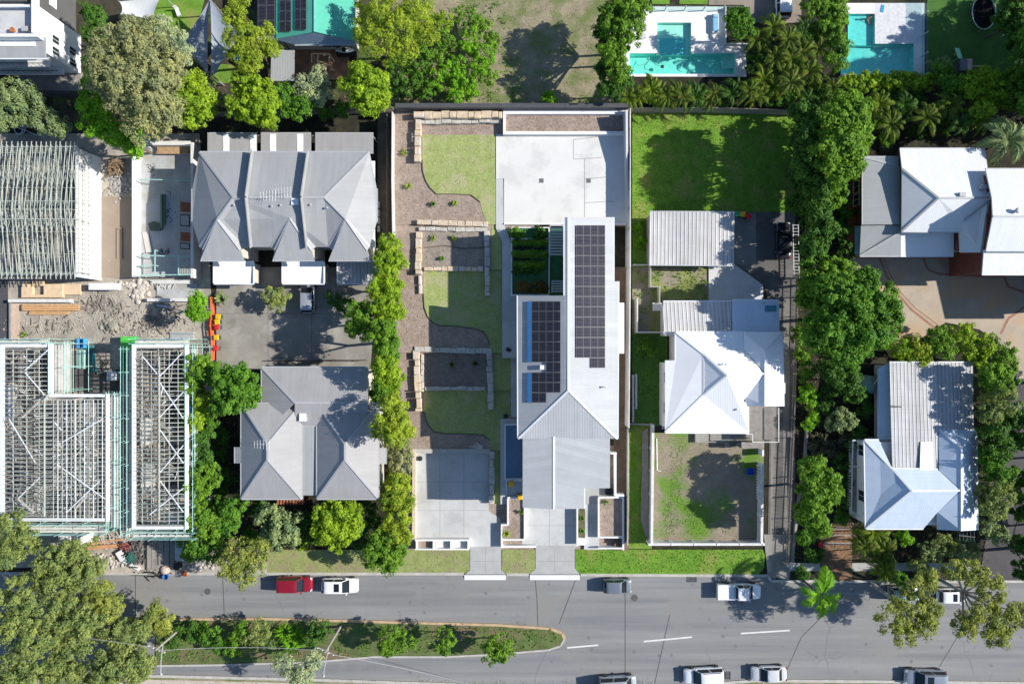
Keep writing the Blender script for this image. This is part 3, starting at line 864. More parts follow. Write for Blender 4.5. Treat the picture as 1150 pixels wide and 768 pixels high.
# pools: sunk basins under clear water
def basin(name, rects, depth, mat, pale=None):
    mb = MB()
    for i, (x0, y0, x1, y1, d) in enumerate(rects):
        mb.m = 1 if (pale and i == 1) else 0
        mb.face([(x0,y0,-d),(x1,y0,-d),(x1,y1,-d),(x0,y1,-d)])
        for a, b in (((x0,y0),(x1,y0)), ((x1,y0),(x1,y1)), ((x1,y1),(x0,y1)), ((x0,y1),(x0,y0))):
            for q in range(40):
                p0 = [a[k]+(b[k]-a[k])*q/40 for k in (0, 1)]; p1 = [a[k]+(b[k]-a[k])*(q+1)/40 for k in (0, 1)]
                mx, my = (p0[0]+p1[0])/2, (p0[1]+p1[1])/2; zt = .05
                for j, (u0, v0, u1, v1, dd) in enumerate(rects):
                    if j != i and u0-.01 <= mx <= u1+.01 and v0-.01 <= my <= v1+.01: zt = -dd
                if zt > -d: mb.face([(*p0,-d),(*p1,-d),(*p1,zt),(*p0,zt)])
    return mb
b = basin('pool', [(*MAIN, 1.0), (*SPA, .5)], 1.35, AQUA, True)
# where the shelf overlaps the long side its riser is part of the long basin
t = root('swimming_pool', ((MAIN[0]+MAIN[2])/2, (MAIN[1]+MAIN[3])/2, -1.35), 'T-shaped turquoise swimming pool set in a white deck', 'pool')
b.build('basin', [AQUA, AQUA_P], t)
w = MB(); w.face([(MAIN[0],MAIN[1],-.12),(MAIN[2],MAIN[1],-.12),(MAIN[2],MAIN[3],-.12),(MAIN[0],MAIN[3],-.12)])
w.face([(SPA[0],SPA[1],-.12),(SPA[2],SPA[1],-.12),(SPA[2],SPA[3],-.12),(SPA[0],SPA[3],-.12)]); w.build('water', WATER, t)
st = MB(); a = wr(742, 41, 771, 60); st.box(a[0], a[1], -.99, a[2], a[3], -.499)
st.build('deep_well', plain('pool_tile_deep', (.14, .66, .66), .4, .08, 1.6, .05), t)
for k in range(3):
    sp = MB(); x0, y0 = MAIN[2]-.45*(3-k), MAIN[3]-1.6; sp.box(x0, y0, -.99, x0+.45-.002, MAIN[3]-.002, -.75+.2*k); sp.build('step', AQUA_P, t)
hs = MB(); hs.tube([P(709,60,-.1), P(711,70,-.1), P(718,74,-.1), P(725,72,-.1), P(729,64,-.1)], .03, 5); hs.tube([P(744,63,-.1), P(738,70,-.1), P(738,74,-.15), P(744,75,-.2)], .03, 5)
one(hs, 'cleaner_hose', plain('hose_grey', (.12, .28, .30), .6), 'thin dark pool cleaner hose looping in the T-shaped pool', 'hose')
cl = MB(); c = P(744, 75, -.2); cl.lathe((c.x, c.y, -.28), [(.1,0),(.22,.04),(.2,.14),(.08,.18)], 10)
one(cl, 'pool_cleaner', DARKM, 'small black pool cleaner in the T-shaped pool', 'pool cleaner')
dk = MB(); cells(dk, *wr(698, 8, 838, 86.5), [SPA, MAIN], .05)
x0, y0, x1, y1 = wr(698, 8, 838, 86.5)
for a, b2 in (((x0,y0),(x1,y0)), ((x1,y0),(x1,y1)), ((x1,y1),(x0,y1)), ((x0,y1),(x0,y0))): dk.face([(*a,-.1),(*b2,-.1),(*b2,.05),(*a,.05)])
tag(dk.build('pool_deck', DECKW), kind='structure')
sheet('lawn', [(732,-20),(752,-20),(752,5),(732,5)], .02, GRASS_L); sheet('lawn', [(763,-20),(795,-20),(795,5),(763,5)], .02, GRASS_L)
sheet('paved_court', [(796,-40),(900,-40),(900,26),(836,26),(836,6),(796,6)], .004, plain('court_dusty', (.30, .25, .20), .9, .2, .5, .15, col2=(.18, .16, .15), patch=.25))

t = root('swimming_pool', ((LAP[0]+LAP[2])/2, (LAP[1]+LAP[3])/2, -1.35), 'rectangular teal swimming pool with a shallow ledge beside blue-grey paving', 'pool')
basin('pool', [(*LAP, 1.0), (*LEDGE, .45)], 1.35, AQUA).build('basin', plain('pool_tile_teal', (.16, .68, .66), .4, .1, 1.8, .08, col2=(.40, .85, .85), patch=1.1, pth=(.60, .70)), t)  # pale patches in the tile colour stand for light rippling through the water
w = MB(); w.face([(LAP[0],LAP[1],-.12),(LAP[2],LAP[1],-.12),(LAP[2],LAP[3],-.12),(LAP[0],LAP[3],-.12)])
w.face([(LEDGE[0],LEDGE[1],-.12),(LEDGE[2],LEDGE[1],-.12),(LEDGE[2],LEDGE[3],-.12),(LEDGE[0],LEDGE[3],-.12)]); w.build('water', WATER, t)
dk = MB(); cells(dk, *wr(982.3, 4, 1038, 49.6), HOLES, .05); tag(dk.build('pool_deck', STONE_P), kind='structure')
dk = MB(); cells(dk, *wr(944, 4, 982.3, 16), HOLES, .05); cells(dk, *wr(1026, 49.6, 1038, 83), HOLES, .05); cells(dk, *wr(944, 83, 1038, 86), HOLES, .05)
tag(dk.build('pool_coping', DECKW), kind='structure')
sheet('lawn', [(1041,-20),(1180,-20),(1180,92),(1041,92)], .01, GRASS_D)

# dusty patch where the trucks turn
def dustmat():
    m, nt, bs = nodes('road_dust'); geo = nt.nodes.new('ShaderNodeNewGeometry'); tc = nt.nodes.new('ShaderNodeTexCoord')
    n1 = noise(nt, geo.outputs['Position'], .45, 6, .7)
    ln = N(nt, 'ShaderNodeVectorMath', operation='LENGTH'); mp = N(nt, 'ShaderNodeMapping'); mp.inputs['Scale'].default_value = (.075, .36, 0); nt.links.new(tc.outputs['Object'], mp.inputs[0]); nt.links.new(mp.outputs[0], ln.inputs[0])
    sb = N(nt, 'ShaderNodeMath', operation='SUBTRACT'); nt.links.new(n1, sb.inputs[0]); nt.links.new(ln.outputs['Value'], sb.inputs[1])
    al = ramp(nt, sb.outputs[0], -.35, .25); k = N(nt, 'ShaderNodeMath', operation='MULTIPLY'); k.inputs[1].default_value = .8; nt.links.new(al, k.inputs[0])
    nt.links.new(k.outputs[0], bs.inputs['Alpha']); bs.inputs['Roughness'].default_value = .95
    nt.links.new(mixc(nt, ramp(nt, noise(nt, geo.outputs['Position'], 1.6, 5), .3, .7), (.46,.41,.34), (.34,.31,.27)), bs.inputs['Base Color']); return m
sheet('road_dust', [(90,647),(300,647),(300,694),(90,694)], -.012, dustmat())
bpy.data.objects['road_dust'].data.transform(Matrix.Translation(-P(195,664,0))); bpy.data.objects['road_dust'].location = P(195,664,0)
# ================================================================== buildings
R_GREY = roofmat('roof_grey', (.345, .35, .355), .22, .004, .5, .07, .03, lines=.03)
R_GREY2 = roofmat('roof_grey_warm', (.345, .34, .34), .22, .004, .55, .08, .03, lines=.03)
R_WHITE = roofmat('roof_white', (.72, .73, .74), .25, .006, .45, .05, .02)
R_WHITE2 = roofmat('roof_white_bright', (.80, .81, .82), .25, .006, .4, .03, .015)
R_NEW = roofmat('roof_surfmist', (.42, .435, .45), .28, .008, .42, .07, .05, lines=.04)
R_RIB = roofmat('roof_weathered_ribs', (.56, .555, .55), .45, .09, .6, .16, .10, lines=.05, stc=(.33, .31, .30))
R_RIB2 = roofmat('roof_galvanised_ribs', (.50, .505, .51), .42, .09, .5, .14, .10, lines=.12, stc=(.36, .34, .33))
R_GREEN = roofmat('roof_green', (.10, .45, .33), .3, .006, .5, .08, .03)
R_SLATE = roofmat('roof_slate_blue', (.24, .33, .44), .3, .006, .5, .1, .03)
R_BLUEG = roofmat('roof_blue_white', (.55, .645, .76), .25, .006, .42, .06, .02, lines=.05)
R_MID = roofmat('roof_mid_grey', (.34, .355, .36), .3, .006, .5, .06, .03)
CAP_G = plain('cap_grey', (.40, .405, .41), .5, .08, 1., .03)
CAP_W = plain('cap_white', (.74, .75, .76), .5, .05, 1., .02)
W_CREAM = plain('wall_cream', (.55, .51, .44), .85, .08, .8, .05)
W_WHITE = plain('wall_white', (.76, .76, .75), .8, .05, .6, .03)
W_GREY = plain('wall_grey', (.32, .32, .32), .85, .1, .6, .05)
W_DARK = plain('wall_charcoal', (.10, .10, .10), .85, .1, .6, .05)
W_BRICK = plain('wall_brick', (.22, .075, .055), .9, .2, 3., .15)
W_RENDER = plain('wall_render', (.62, .62, .61), .85, .06, .6, .04)

def vents(parent, spots, z):
    """small roof vents (px, py, kind)"""
    for x, y, zz in spots:
        p = P(x, y, zz); mb = MB(); mb.lathe((p.x, p.y, zz-.1), [(.06,0),(.06,.35),(.12,.35),(.12,.42),(.02,.46)], 8)
        mb.build('vent_pipe', STEEL, parent)

def whirly(parent, x, y, z):
    p = P(x, y, z); mb = MB(); mb.lathe((p.x, p.y, z-.15), [(.15,0),(.15,.2),(.26,.28),(.3,.42),(.22,.56),(.05,.6)], 12)
    mb.build('roof_ventilator', STEEL, parent)

def antenna(parent, x, y, z, n=6):
    p = P(x, y, z); mb = MB(); mb.tube([(p.x,p.y,z-1.6),(p.x,p.y,z)], .025, 5); mb.tube([(p.x-.9,p.y+.1,z),(p.x+.9,p.y-.1,z)], .018, 4)
    for k in range(n):
        x0 = p.x - .8 + 1.6*k/(n-1); mb.tube([(x0, p.y-.4-.04*k, z),(x0, p.y+.4+.04*k, z)], .012, 4)
    mb.build('antenna', STEEL, parent)

# ---------------------------------------------------------------- three-unit grey townhouses
t = root('townhouse_row', P(322, 232, 0), 'long grey hipped roof over three joined townhouses with three front gables', 'townhouses')
ze, zr, zf = 5.6, 7.7, 5.6
A = (244, 246.5, 7.25); B = (325.5, 245, 7.25); Cc = (388, 245.5, 7.25)
x0, x1, yt, yb, yr = 224, 415, 171, 277.5, 221.7
RL = (262, yr, zr); RR = (364.5, yr, zr)
fc = [
 [(x0,yt,ze),(x1,yt,ze),RR,RL],
 [(x0,yt,ze),RL,A,(x0,277,ze),(216,249,5.3),(216,212,5.3)],
 [(x1,yt,ze),(423,212,5.3),(423,249,5.3),(x1,277,ze),Cc,RR],
 [RL,RR,Cc,(368.5,yb,ze),(354,yb,ze-.15),B,(304,yb,ze),(274,yb,ze-.15),A],
 # front bays: hipped dormers standing a little proud of the main slope
 [A,(274,yb,ze-.15),(270,281,ze+.2)], [A,(270,281,ze+.2),(274,292.5,zf),(225,292.5,zf),(228,281,ze+.2)], [A,(228,281,ze+.2),(x0,277,ze)],
 [B,(354,yb,ze-.15),(350,281,ze+.2)], [B,(350,281,ze+.2),(353,292.5,zf),(306,292.5,zf),(308.5,281,ze+.2)], [B,(308.5,281,ze+.2),(304,yb,ze)],
 [Cc,(x1,277,ze),(412.5,281,ze+.2)], [Cc,(412.5,281,ze+.2),(417,292.5,zf),(369,292.5,zf),(373,281,ze+.2)], [Cc,(373,281,ze+.2),(368.5,yb,ze)],
]
roof_part(fc, R_GREY, t, cap=CAP_G, gut=CAP_G)
walls(t, [(228,175),(411,175),(411,288),(373,288),(373,274),(350,274),(350,288),(310,288),(310,274),(270,274),(270,288),(228,288)], 0, 5.45, W_CREAM, zs=5.5)
# parapets of the party walls, following the roof
for k, (xa, xb) in enumerate(((283.5, 276.5), (346, 338.5))):
    mb = MB()
    a, b, c = P(xa, 170, ze+.5), P(xb, yr, zr+.5), P(xa-1.5, 278, ze+.5)
    mb.bar(a, b, .1, .7); mb.bar(b, c, .1, .7); mb.build('party_wall', W_GREY, t)
# rear lean-to roofs with clear sheets
for xa, xb in ((233, 288), (293, 349), (354, 419)):
    roof_part([[(xa,150,3.0),(xb,150,3.0),(xb,171.5,3.5),(xa,171.5,3.5)]], R_GREY2, t, name='patio_roof', gut=CAP_G)
for xa in (250.5, 281, 303, 333.5):
    roof_part([[(xa,150.5,3.04),(xa+7,150.5,3.04),(xa+7,171,3.54),(xa,171,3.54)]], R_WHITE2, t, name='skylight_sheet', thick=.02)
mb = MB()
for xa in (234, 290, 351, 418):
    p = P(xa, 152, 3.0); mb.bar((p.x,p.y,0),(p.x,p.y,2.85),.1)
mb.build('patio_post', STEEL, t)
# garages
for i, (xa, xb, m) in enumerate(((240, 285, R_WHITE2), (317, 364, R_WHITE2), (379, 423, R_RIB2))):
    roof_part([[(xa,294,2.9),(xb,294,2.9),(xb,318.5,2.75),(xa,318.5,2.75)]], m, t, name='garage_roof', cap=None, gut=CAP_W)
    walls(t, [(xa+2,295),(xb-2,295),(xb-2,316.5),(xa+2,316.5)], 0, 2.55, W_CREAM, name='garage_wall', zs=2.7)
    rim = MB(); a = P(xa, 294, 2.95); b = P(xb, 318, 2.95)
    rim.bar((a.x,a.y,2.9),(a.x,b.y,2.9),.14,.22); rim.build('parapet', CAP_W, t); rim = MB(); rim.bar((b.x,a.y,2.9),(b.x,b.y,2.9),.14,.22); rim.build('parapet', CAP_W, t)
    d = MB(); q = P((xa+xb)/2, 316.5, 2.7); d.box(q.x-1.3, q.y-.06, .02, q.x+1.3, q.y-.003, 2.15)
    for k in range(4): d.box(q.x-1.3, q.y-.08, .1+.53*k, q.x+1.3, q.y-.061, .12+.53*k)
    d.build('garage_door', CAP_W, t)
for xa, ya, xb, yb2 in ((412.5,181,421,210.5),(412.5,247,421,278)):
    roof_part([[(xa,ya,4.9),(xb,ya,4.5),(xb,yb2,4.5),(xa,yb2,4.9)]], R_WHITE, t, name='window_hood', thick=.1)
for y in (190, 228, 262):
    q = P(411, y, 5.5); window_part(t, (q.x, q.y, 4.0), 'E', 1.6, 1.2, CAP_W, GLASS); window_part(t, (q.x, q.y, 1.4), 'E', 1.6, 1.2, CAP_W, GLASS)
for x in (240, 258, 322, 340, 385, 402):
    q = P(x, 288, 5.5); window_part(t, (q.x, q.y, 4.3), 'S', 1.2, 1.2, CAP_W, GLASS)
mb = MB(); mb.pbox(327, 222.5, 335, 230, 7.35, 7.72); mb.build('skylight', R_WHITE2, t)
antenna(t, 301, 220, 8.9); antenna(t, 318, 216, 8.4)
vents(t, [(264,231,7.35),(306,232,7.4),(316,231,7.4),(349.5,230.5,7.4),(368,234,7.3)], 0)
ac = MB()
for x in (280, 343, 424):
    mb = MB(); mb.pbox(x-1, 279, x+5, 283, .05, .75); mb.build('air_conditioner', CAP_W, t)

# ---------------------------------------------------------------- grey duplex
t = root('duplex_house', P(350, 485, 0), 'grey duplex with two hipped front roofs and a flat valley roof between', 'house')
roof_part([[(294,412.5,5.4),(413,412.5,5.4),(413,452,6.6),(331,452,6.6)], [(294,412.5,5.4),(331,452,6.6),(294,491,5.4)], [(331,452,6.6),(413,452,6.6),(413,478,5.6),(331,478,5.6)]], R_GREY2, t, cap=CAP_G, gut=CAP_G)
def dup(xa, xb, xe, wb, name='roof'):
    a, b = (wb, 498.5, 7.5), (wb, 516, 7.5)
    f = [[(xa,453,5.65),(xb,453,5.65),a],[(xa,560,5.65),b,(xb,560,5.65)]]
    if xe < xa: f += [[(xa,453,5.65),a,b,(xa,560,5.65),(xa,520,5.65),(xe,520,5.4),(xe,502,5.4),(xa,502,5.65)], [(xb,453,5.65),(xb,560,5.65),b,a]]
    else: f += [[(xa,453,5.65),a,b,(xa,560,5.65)], [(xb,453,5.65),(xb,503,5.65),(xe,503,5.4),(xe,521,5.4),(xb,521,5.65),(xb,560,5.65),b,a]]
    roof_part(f, R_GREY2, t, cap=CAP_G, gut=CAP_G)
dup(271, 339, 264, 300.5); dup(356, 425, 433, 387.5)
roof_part([[(339.5,452,5.55),(355.5,452,5.55),(355.5,556,5.4),(339.5,556,5.4)]], R_MID, t, name='valley_roof', thick=.3)
walls(t, [(275,456),(421,456),(421,555),(275,555)], 0, 5.3, W_CREAM, zs=5.5); walls(t, [(297,416),(409,416),(409,458),(297,458)], 0, 5.1, W_CREAM, zs=5.3)
mb = MB(); mb.pbox(336, 464, 343, 473, 5.5, 6.25); mb.build('air_conditioner', CAP_W, t)
antenna(t, 294, 499, 8.4)
pr = MB(); 
pr.pprism([(311,556),(341,556),(341,566),(311,566)], 2.7, 2.85); 
for k in range(9): pr.pbox(311+k*3.5, 556.5, 312+k*3.5, 566.5, 2.85, 2.95)
pr.build('porch_roof', WOOD_R, t)
q0, q1 = P(312, 565, 2.7), P(340, 565, 2.7); pp_ = MB(); pp_.bar((q0.x,q0.y,0),(q0.x,q0.y,2.68),.12); pp_.build('porch_post', WOOD_R, t); pp_ = MB(); pp_.bar((q1.x,q1.y,0),(q1.x,q1.y,2.68),.12); pp_.build('porch_post', WOOD_R, t)
for y in (475, 540):
    q = P(421, y, 5.5); window_part(t, (q.x, q.y, 4.1), 'E', 1.7, 1.1, CAP_W, GLASS)
for x in (310, 330): q = P(x, 416, 5.3); window_part(t, (q.x, q.y, 3.9), 'N', 1.4, 1.1, CAP_W, GLASS)
for x in (285, 320, 370, 405): q = P(x, 555, 5.5); window_part(t, (q.x, q.y, 4.1), 'S', 1.4, 1.2, CAP_W, GLASS)

# ---------------------------------------------------------------- the new pale house with two solar arrays
t = root('solar_house', P(630, 400, .6), 'long pale metal roofed house carrying two dark solar arrays', 'house')
ez, rz = 8.1, 10.0
rg = 638.5
E1, E2 = (rg, 244, rz), (rg, 438.5, rz)
roof_part([
 [(634,244,rz-.12),(rg,244,rz),(rg,332,rz),(634,332,rz-.12)],
 [(581.5,332,ez),(634,332,rz-.12),(rg,332,rz),E2,(582,492.5,ez)],
 [(rg,244,rz),(689,244,ez),(689,316,ez),(689,489,ez),E2],
 [(689,316,ez),(694.5,316,ez-.2),(693.5,492.5,ez-.17),(689,489,ez)],
 [E2,(689,489,ez),(693.5,492.5,ez-.17),(582,492.5,ez)],
], R_NEW, t, cap=CAP_W, gut=CAP_W, thick=.25, capw=.2)
# front roof, a low ridge running to the street
roof_part([[(587,490,7.75),(622,490,8.15),(622,571.5,8.0),(587,570,7.6)], [(622,490,8.15),(685,490,7.7),(685,548,7.593),(656,548,7.80),(656,571,7.758),(622,571.5,8.0)]],
          R_NEW, t, name='front_roof', cap=CAP_W, gut=CAP_W, thick=.25)
walls(t, [(638,249),(686,249),(686,318),(690,318),(690,489),(587,489),(587,336),(638,336)], .5, 7.85, W_RENDER, zs=8.1)
walls(t, [(590,488),(681,488),(681,545),(653,545),(653,566),(590,566)], 0, 7.4, W_RENDER, name='front_wall', zs=7.7)
mb = MB(); mb.pbox(632.5, 243, 689.5, 246, 9.0, 9.06)
sd = MB()
# strip of brighter box gutter along the east
for y0, y1, x0, x1 in ((340,397,694.5,701),):
    mb = MB(); mb.pbox(x0, y0, x1, y1, 3.2, 3.4); mb.build('window_hood', CAP_W, t)
# solar panels
PANEL, _nt, _bs = nodes('solar_glass')
_uv = N(_nt, 'ShaderNodeUVMap', uv_map='UVMap')
_br = N(_nt, 'ShaderNodeTexBrick', offset=0.0); _br.inputs['Scale'].default_value = 1.0
_br.inputs['Color1'].default_value = (.020, .021, .032, 1); _br.inputs['Color2'].default_value = (.026, .024, .036, 1); _br.inputs['Mortar'].default_value = (.085, .085, .095, 1)
_br.inputs['Mortar Size'].default_value = .012; _br.inputs['Brick Width'].default_value = .42; _br.inputs['Row Height'].default_value = .2
_nt.links.new(_uv.outputs[0], _br.inputs['Vector']); _nt.links.new(_br.outputs['Color'], _bs.inputs['Base Color'])
_bs.inputs['Roughness'].default_value = .09; _bs.inputs['Specular IOR Level'].default_value = .3
FRAME = plain('panel_frame', (.16, .16, .17), .7, .05, 1., .02, spec=.1)
BLUEP = plain('panel_sky_sheen', (.05, .19, .42), .35, .08, 2., .04)  # blue of the reflected sky painted as the panels' own colour
def slope_z(x, wx, wz, ex, e): return wz + (e-wz)*(x-wx)/(ex-wx)
def panel(parent, x0, x1, y0, y1, zf, glass=PANEL, name='solar_panel'):
    """one framed module lying on the slope; zf gives the roof height at a px x"""
    c = [P(x, y, zf(x)+.16) for x, y in ((x0,y0),(x1,y0),(x1,y1),(x0,y1))]
    mb = MB(); up = Vector((0,0,.05)); cen = sum(c, Vector())/4
    mb.m = 0; mb.face([p for p in c[::-1]])
    lo = [p - up for p in c]
    for i in range(4): mb.face([c[i], lo[i], lo[(i+1)%4], c[(i+1)%4]])
    mb.m = 1
    k = [p + (cen-p)*.0 for p in c]; ins = []
    ex = (c[1]-c[0]).normalized()*.035; ey = (c[3]-c[0]).normalized()*.035
    ins = [c[0]+ex+ey, c[1]-ex+ey, c[2]-ex-ey, c[3]+ex-ey]
    mb.face([p + Vector((0,0,.006)) for p in ins][::-1])
    return mb.build(name, [FRAME, glass], parent, uv=True)
zW = lambda x: slope_z(x, 581.5, ez, rg, rz); zE = lambda x: slope_z(x, rg, rz, 689, ez)
rows = [338.3+11.4*k for k in range(11)]
for r in range(10):
    for k in range(4):
        if r == 6 and k < 2: continue
        if r == 9 and k > 1: continue
        xa = 597.4+8.05*k; panel(t, xa, xa+7.85, rows[r], rows[r]+11.1, zW)
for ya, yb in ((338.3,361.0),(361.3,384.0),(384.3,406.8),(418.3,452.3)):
    panel(t, 591.8, 597.2, ya, yb, zW, BLUEP, 'sky_strip_panel')  # narrow strip beside the array, coloured blue to mimic reflected sky
for r in range(14):
    for k in range(4):
        if r == 13 and k < 2: continue
        xa = 647.0+8.2*k; y0 = 253+11.45*r; panel(t, xa, xa+8.0, y0, y0+11.2, zE)
mb = MB(); mb.pbox(606.5, 410, 611, 415, zW(607)+.05, zW(607)+.4); mb.build('roof_hatch', CAP_W, t)
vents(t, [(679.5,434.5,8.75)], 0)
for y in (270, 300): q = P(638, y, 8.1); window_part(t, (q.x, q.y, 6.4), 'W', 2.2, 1.5, DARKM, GLASS); window_part(t, (q.x, q.y, 3.2), 'W', 2.4, 2.1, DARKM, GLASS)
for y in (352, 390, 430, 470): q = P(587, y, 8.1); window_part(t, (q.x, q.y, 6.4), 'W', 1.8, 1.4, DARKM, GLASS)
for x in (600, 640): q = P(x, 566, 7.7); window_part(t, (q.x, q.y, 5.8), 'S', 2.2, 1.6, DARKM, GLASS)
q = P(621, 566, 7.7); d = MB(); d.box(q.x-2.5, q.y-.08, .08, q.x+2.5, q.y-.003, 2.4)
for k in range(5): d.box(q.x-2.5, q.y-.1, .3+.45*k, q.x+2.5, q.y-.081, .33+.45*k)
d.build('garage_door', CAP_G, t)
pc = MB(); pc.pprism([(656,546),(686,546),(686,566),(656,566)], .28, .4); pc.build('porch', CONC_P, t)
# louvred awnings on the courtyard side
def louvre(x0, y0, x1, y1, z, n):
    f = MB(); f.pbox(x0, y0, x0+.8, y1, z-.12, z); f.pbox(x1-.8, y0, x1, y1, z-.12, z)
    for k in range(n):
        ya = y0 + (y1-y0)*k/n; f.pbox(x0+.8, ya, x1-.8, ya+(y1-y0)/n*.55, z-.1, z-.02)
    f.build('louvre_awning', CONC_G, t)
louvre(617.5, 252, 632.5, 288, 4.4, 11); louvre(619.5, 315, 632.5, 329, 4.4, 5)
mb = MB(); mb.pprism([(617,290),(634,290),(634,331),(584,331),(584,329),(617,329)], 4.2, 4.4)
cc = MB(); cc.pprism([(575,256),(634,256),(634,332),(575,332)], .4, 1.9); 
one(cc, 'courtyard_turf', plain('turf_deep', (.06, .19, .07), 1., .2, 1.2, .2), 'strip of deep green turf in the walled courtyard', 'turf', kind='structure')
pv = MB()
for ya, xb in ((276.5, 598), (289.5, 595)): pv.pbox(577, ya, xb, ya+6, 1.9, 1.93)
pv.pbox(600, 277, 612, 281, 1.9, 1.93); tag(pv.build('courtyard_paving', plain('pave_black', (.025, .025, .028), .8)), kind='structure')
cw = MB(); 
for a in ((573.8,256,575.2,332),(575.2,255,617,256.2),(575.2,267.5,617,269),(575.2,330.5,617,332),(616,256.2,617.4,330)): cw.pbox(*a, 1.5, 2.15)
one(cw, 'courtyard_wall', W_WHITE, 'low white wall framing the sunken green courtyard', 'wall')

# ---------------------------------------------------------------- apartment block at the corner
t = root('apartment_block', P(45, 40, 0), 'white three-storey apartment block with balconies and a charcoal side wing', 'apartment block')
X = P(91, 0, 0).x; Y0 = P(0, 84, 0).y; Y1 = P(0, 41, 0).y
mb = MB(); mb.box(X-16, Y0, 0, X, Y1, 7.9); mb.build('wall', W_WHITE, t)
mb = MB(); mb.box(X-16, Y1+.003, 0, X-.6, Y1+14, 8.4); mb.build('wing_wall', W_DARK, t)
rf = [[(-60,36,8.25),(44,36,8.25),(51,42,7.95),(-60,42,7.95)], [(-60,42,7.95),(51,42,7.95),(51,65.5,7.6),(-60,65.5,7.6)]]
roof_part(rf[1:], R_GREY, t, gut=CAP_W)
par = MB(); a = P(-60, 38, 8.9); b = P(42, 41.5, 8.9); par.box(a.x, b.y, 7.95, b.x, a.y, 8.9); par.build('parapet', W_WHITE, t)
tf = MB(); a = P(-60, 7, 8.0); b = P(37, 37.5, 8.0); tf.box(a.x, b.y, 7.9, b.x-.25, a.y, 8.02); tf.build('terrace_floor', CONC_G, t)
pe = MB(); a = P(33, 7, 8.9); b = P(37, 37, 8.9); pe.box(a.x+.2, b.y, 7.9, b.x, a.y+4, 8.9); pe.build('parapet', W_WHITE, t)
pn = MB(); a = P(-60, 5.5, 8.7); b = P(33, 8, 8.7); pn.box(a.x, b.y, 8.4, b.x, a.y, 8.7); pn.build('terrace_beam', W_WHITE, t)
# slab edges and balconies of the south face
for z, o, m in ((7.3, 1.25, W_WHITE), (5.0, 1.1, W_RENDER), (2.6, 1.0, W_RENDER)):
    s = MB(); s.box(X-16, Y0-o, z-.18, X-.4, Y0-.003, z+.02); s.build('balcony_slab', m, t)
    if z < 6:
        bl = MB(); bl.bar((X-16, Y0-o+.05, z+.95), (X-.45, Y0-o+.05, z+.95), .06, .05)
        for k in range(28): bl.bar((X-16+k*.57, Y0-o+.05, z), (X-16+k*.57, Y0-o+.05, z+.95), .025)
        bl.build('balustrade', DARKM, t)
for k, z in enumerate((6.0, 3.6, 1.2)):
    for x in (X-3, X-6.5, X-10): window_part(t, (x, Y0, z), 'S', 2.4, 1.9, DARKM, GLASS)
for z in (4.6, 1.6):
    for y in (Y0+.8, Y0+2.1): window_part(t, (X, y, z), 'E', .9, 1.2, CAP_W, GLASS)
for z in (7.0, 4.2):
    for y in (Y1+2, Y1+5): window_part(t, (X-.6, y, z), 'E', 1.0, 1.0, CAP_W, W_WHITE, bars=0)
gd = MB(); gd.pprism([(20,82),(91,82),(91,102),(20,102)], 0, .45); gd.build('deck', WOOD_G, t)
fr = MB(); a = P(-60, 103, 1.5); b = P(92, 103, 1.5); fr.box(a.x, a.y-.08, 0, b.x, a.y, 1.6); fr.build('screen_fence', FENCE_D, t)
mb = MB(); mb.pbox(24, 29.5, 31, 35, 8.03, 8.5); one(mb, 'storage_box', CAP_G, 'pale grey storage box on the apartment roof terrace', 'box')
mb = MB(); p = P(13.5, 33.5, 8.4); mb.lathe((p.x, p.y, 8.02), [(.16,0),(.26,.45),(.22,.45),(.2,.4)], 10); one(mb, 'plant_pot', plain('terracotta', (.45, .16, .06), .8), 'orange pot on the apartment roof terrace', 'pot')

# ---------------------------------------------------------------- green-roofed house
t = root('green_house', P(352, 10, 0), 'house with a bright green metal roof and dark solar panels, beside a timber deck', 'house')
gz, gr = 4.2, 5.8
roof_part([[(310,-60,gz),(353.6,-60,gr),(353.6,36,gr),(310,44,gz)], [(353.6,-60,gr),(399,-60,gz),(399,46,gz),(353.6,36,gr)]], R_GREEN, t, cap=plain('cap_green', (.22, .60, .48), .5), thick=.15)
roof_part([[(353.6,36,gr-.05),(400,46,gz-.05),(398,50,3.9),(331,50.5,3.9),(310,44.5,gz-.05)]], R_SLATE, t, name='front_roof', thick=.12, gut=CAP_G)
roof_part([[(289,-60,3.6),(309.5,-60,4.05),(309.5,45,4.05),(289,45,3.6)]], R_MID, t, name='side_roof')
walls(t, [(314,-60),(394,-60),(394,40),(314,40)], 0, 3.95, W_CREAM, zs=4.2); walls(t, [(292,-60),(313,-60),(313,41),(292,41)], 0, 3.4, W_CREAM, name='side_wall', zs=3.6)
zg = lambda x: slope_z(x, 310, gz, 353.6, gr)
for xa in (314.5, 320.8, 331.5, 338):
    for k in range(4): panel(t, xa, xa+6, 24.5-11.5*k-(0 if xa < 330 else 2), 35.5-11.5*k-(0 if xa < 330 else 2), zg)
zs = lambda x: slope_z(x, 289, 3.6, 309.5, 4.05)
for xa in (290, 299.5):
    for k in range(4): panel(t, xa, xa+9.2, 23.5-17*k, 40-17*k, zs)
roof_part([[(304.5,58,2.9),(330.5,57,2.9),(330,90,2.7),(304,90,2.7)]], R_MID, t, name='awning_roof', gut=CAP_G)
mb = MB()
for x, y in ((305.5,88),(329,88)): q = P(x, y, 2.7); mb.bar((q.x,q.y,0),(q.x,q.y,2.55),.1)
mb.build('awning_post', STEEL, t)
dm = MB(); y = 53.0
while y < 89: dm.pbox(331, y, 392, y+1.25, .3, .42); y += 1.4
dm.build('deck', plain('deck_red', (.42, .21, .12), .8, .3, 1.4, .15, col2=(.24, .15, .10), patch=.4), t)
fr = MB()
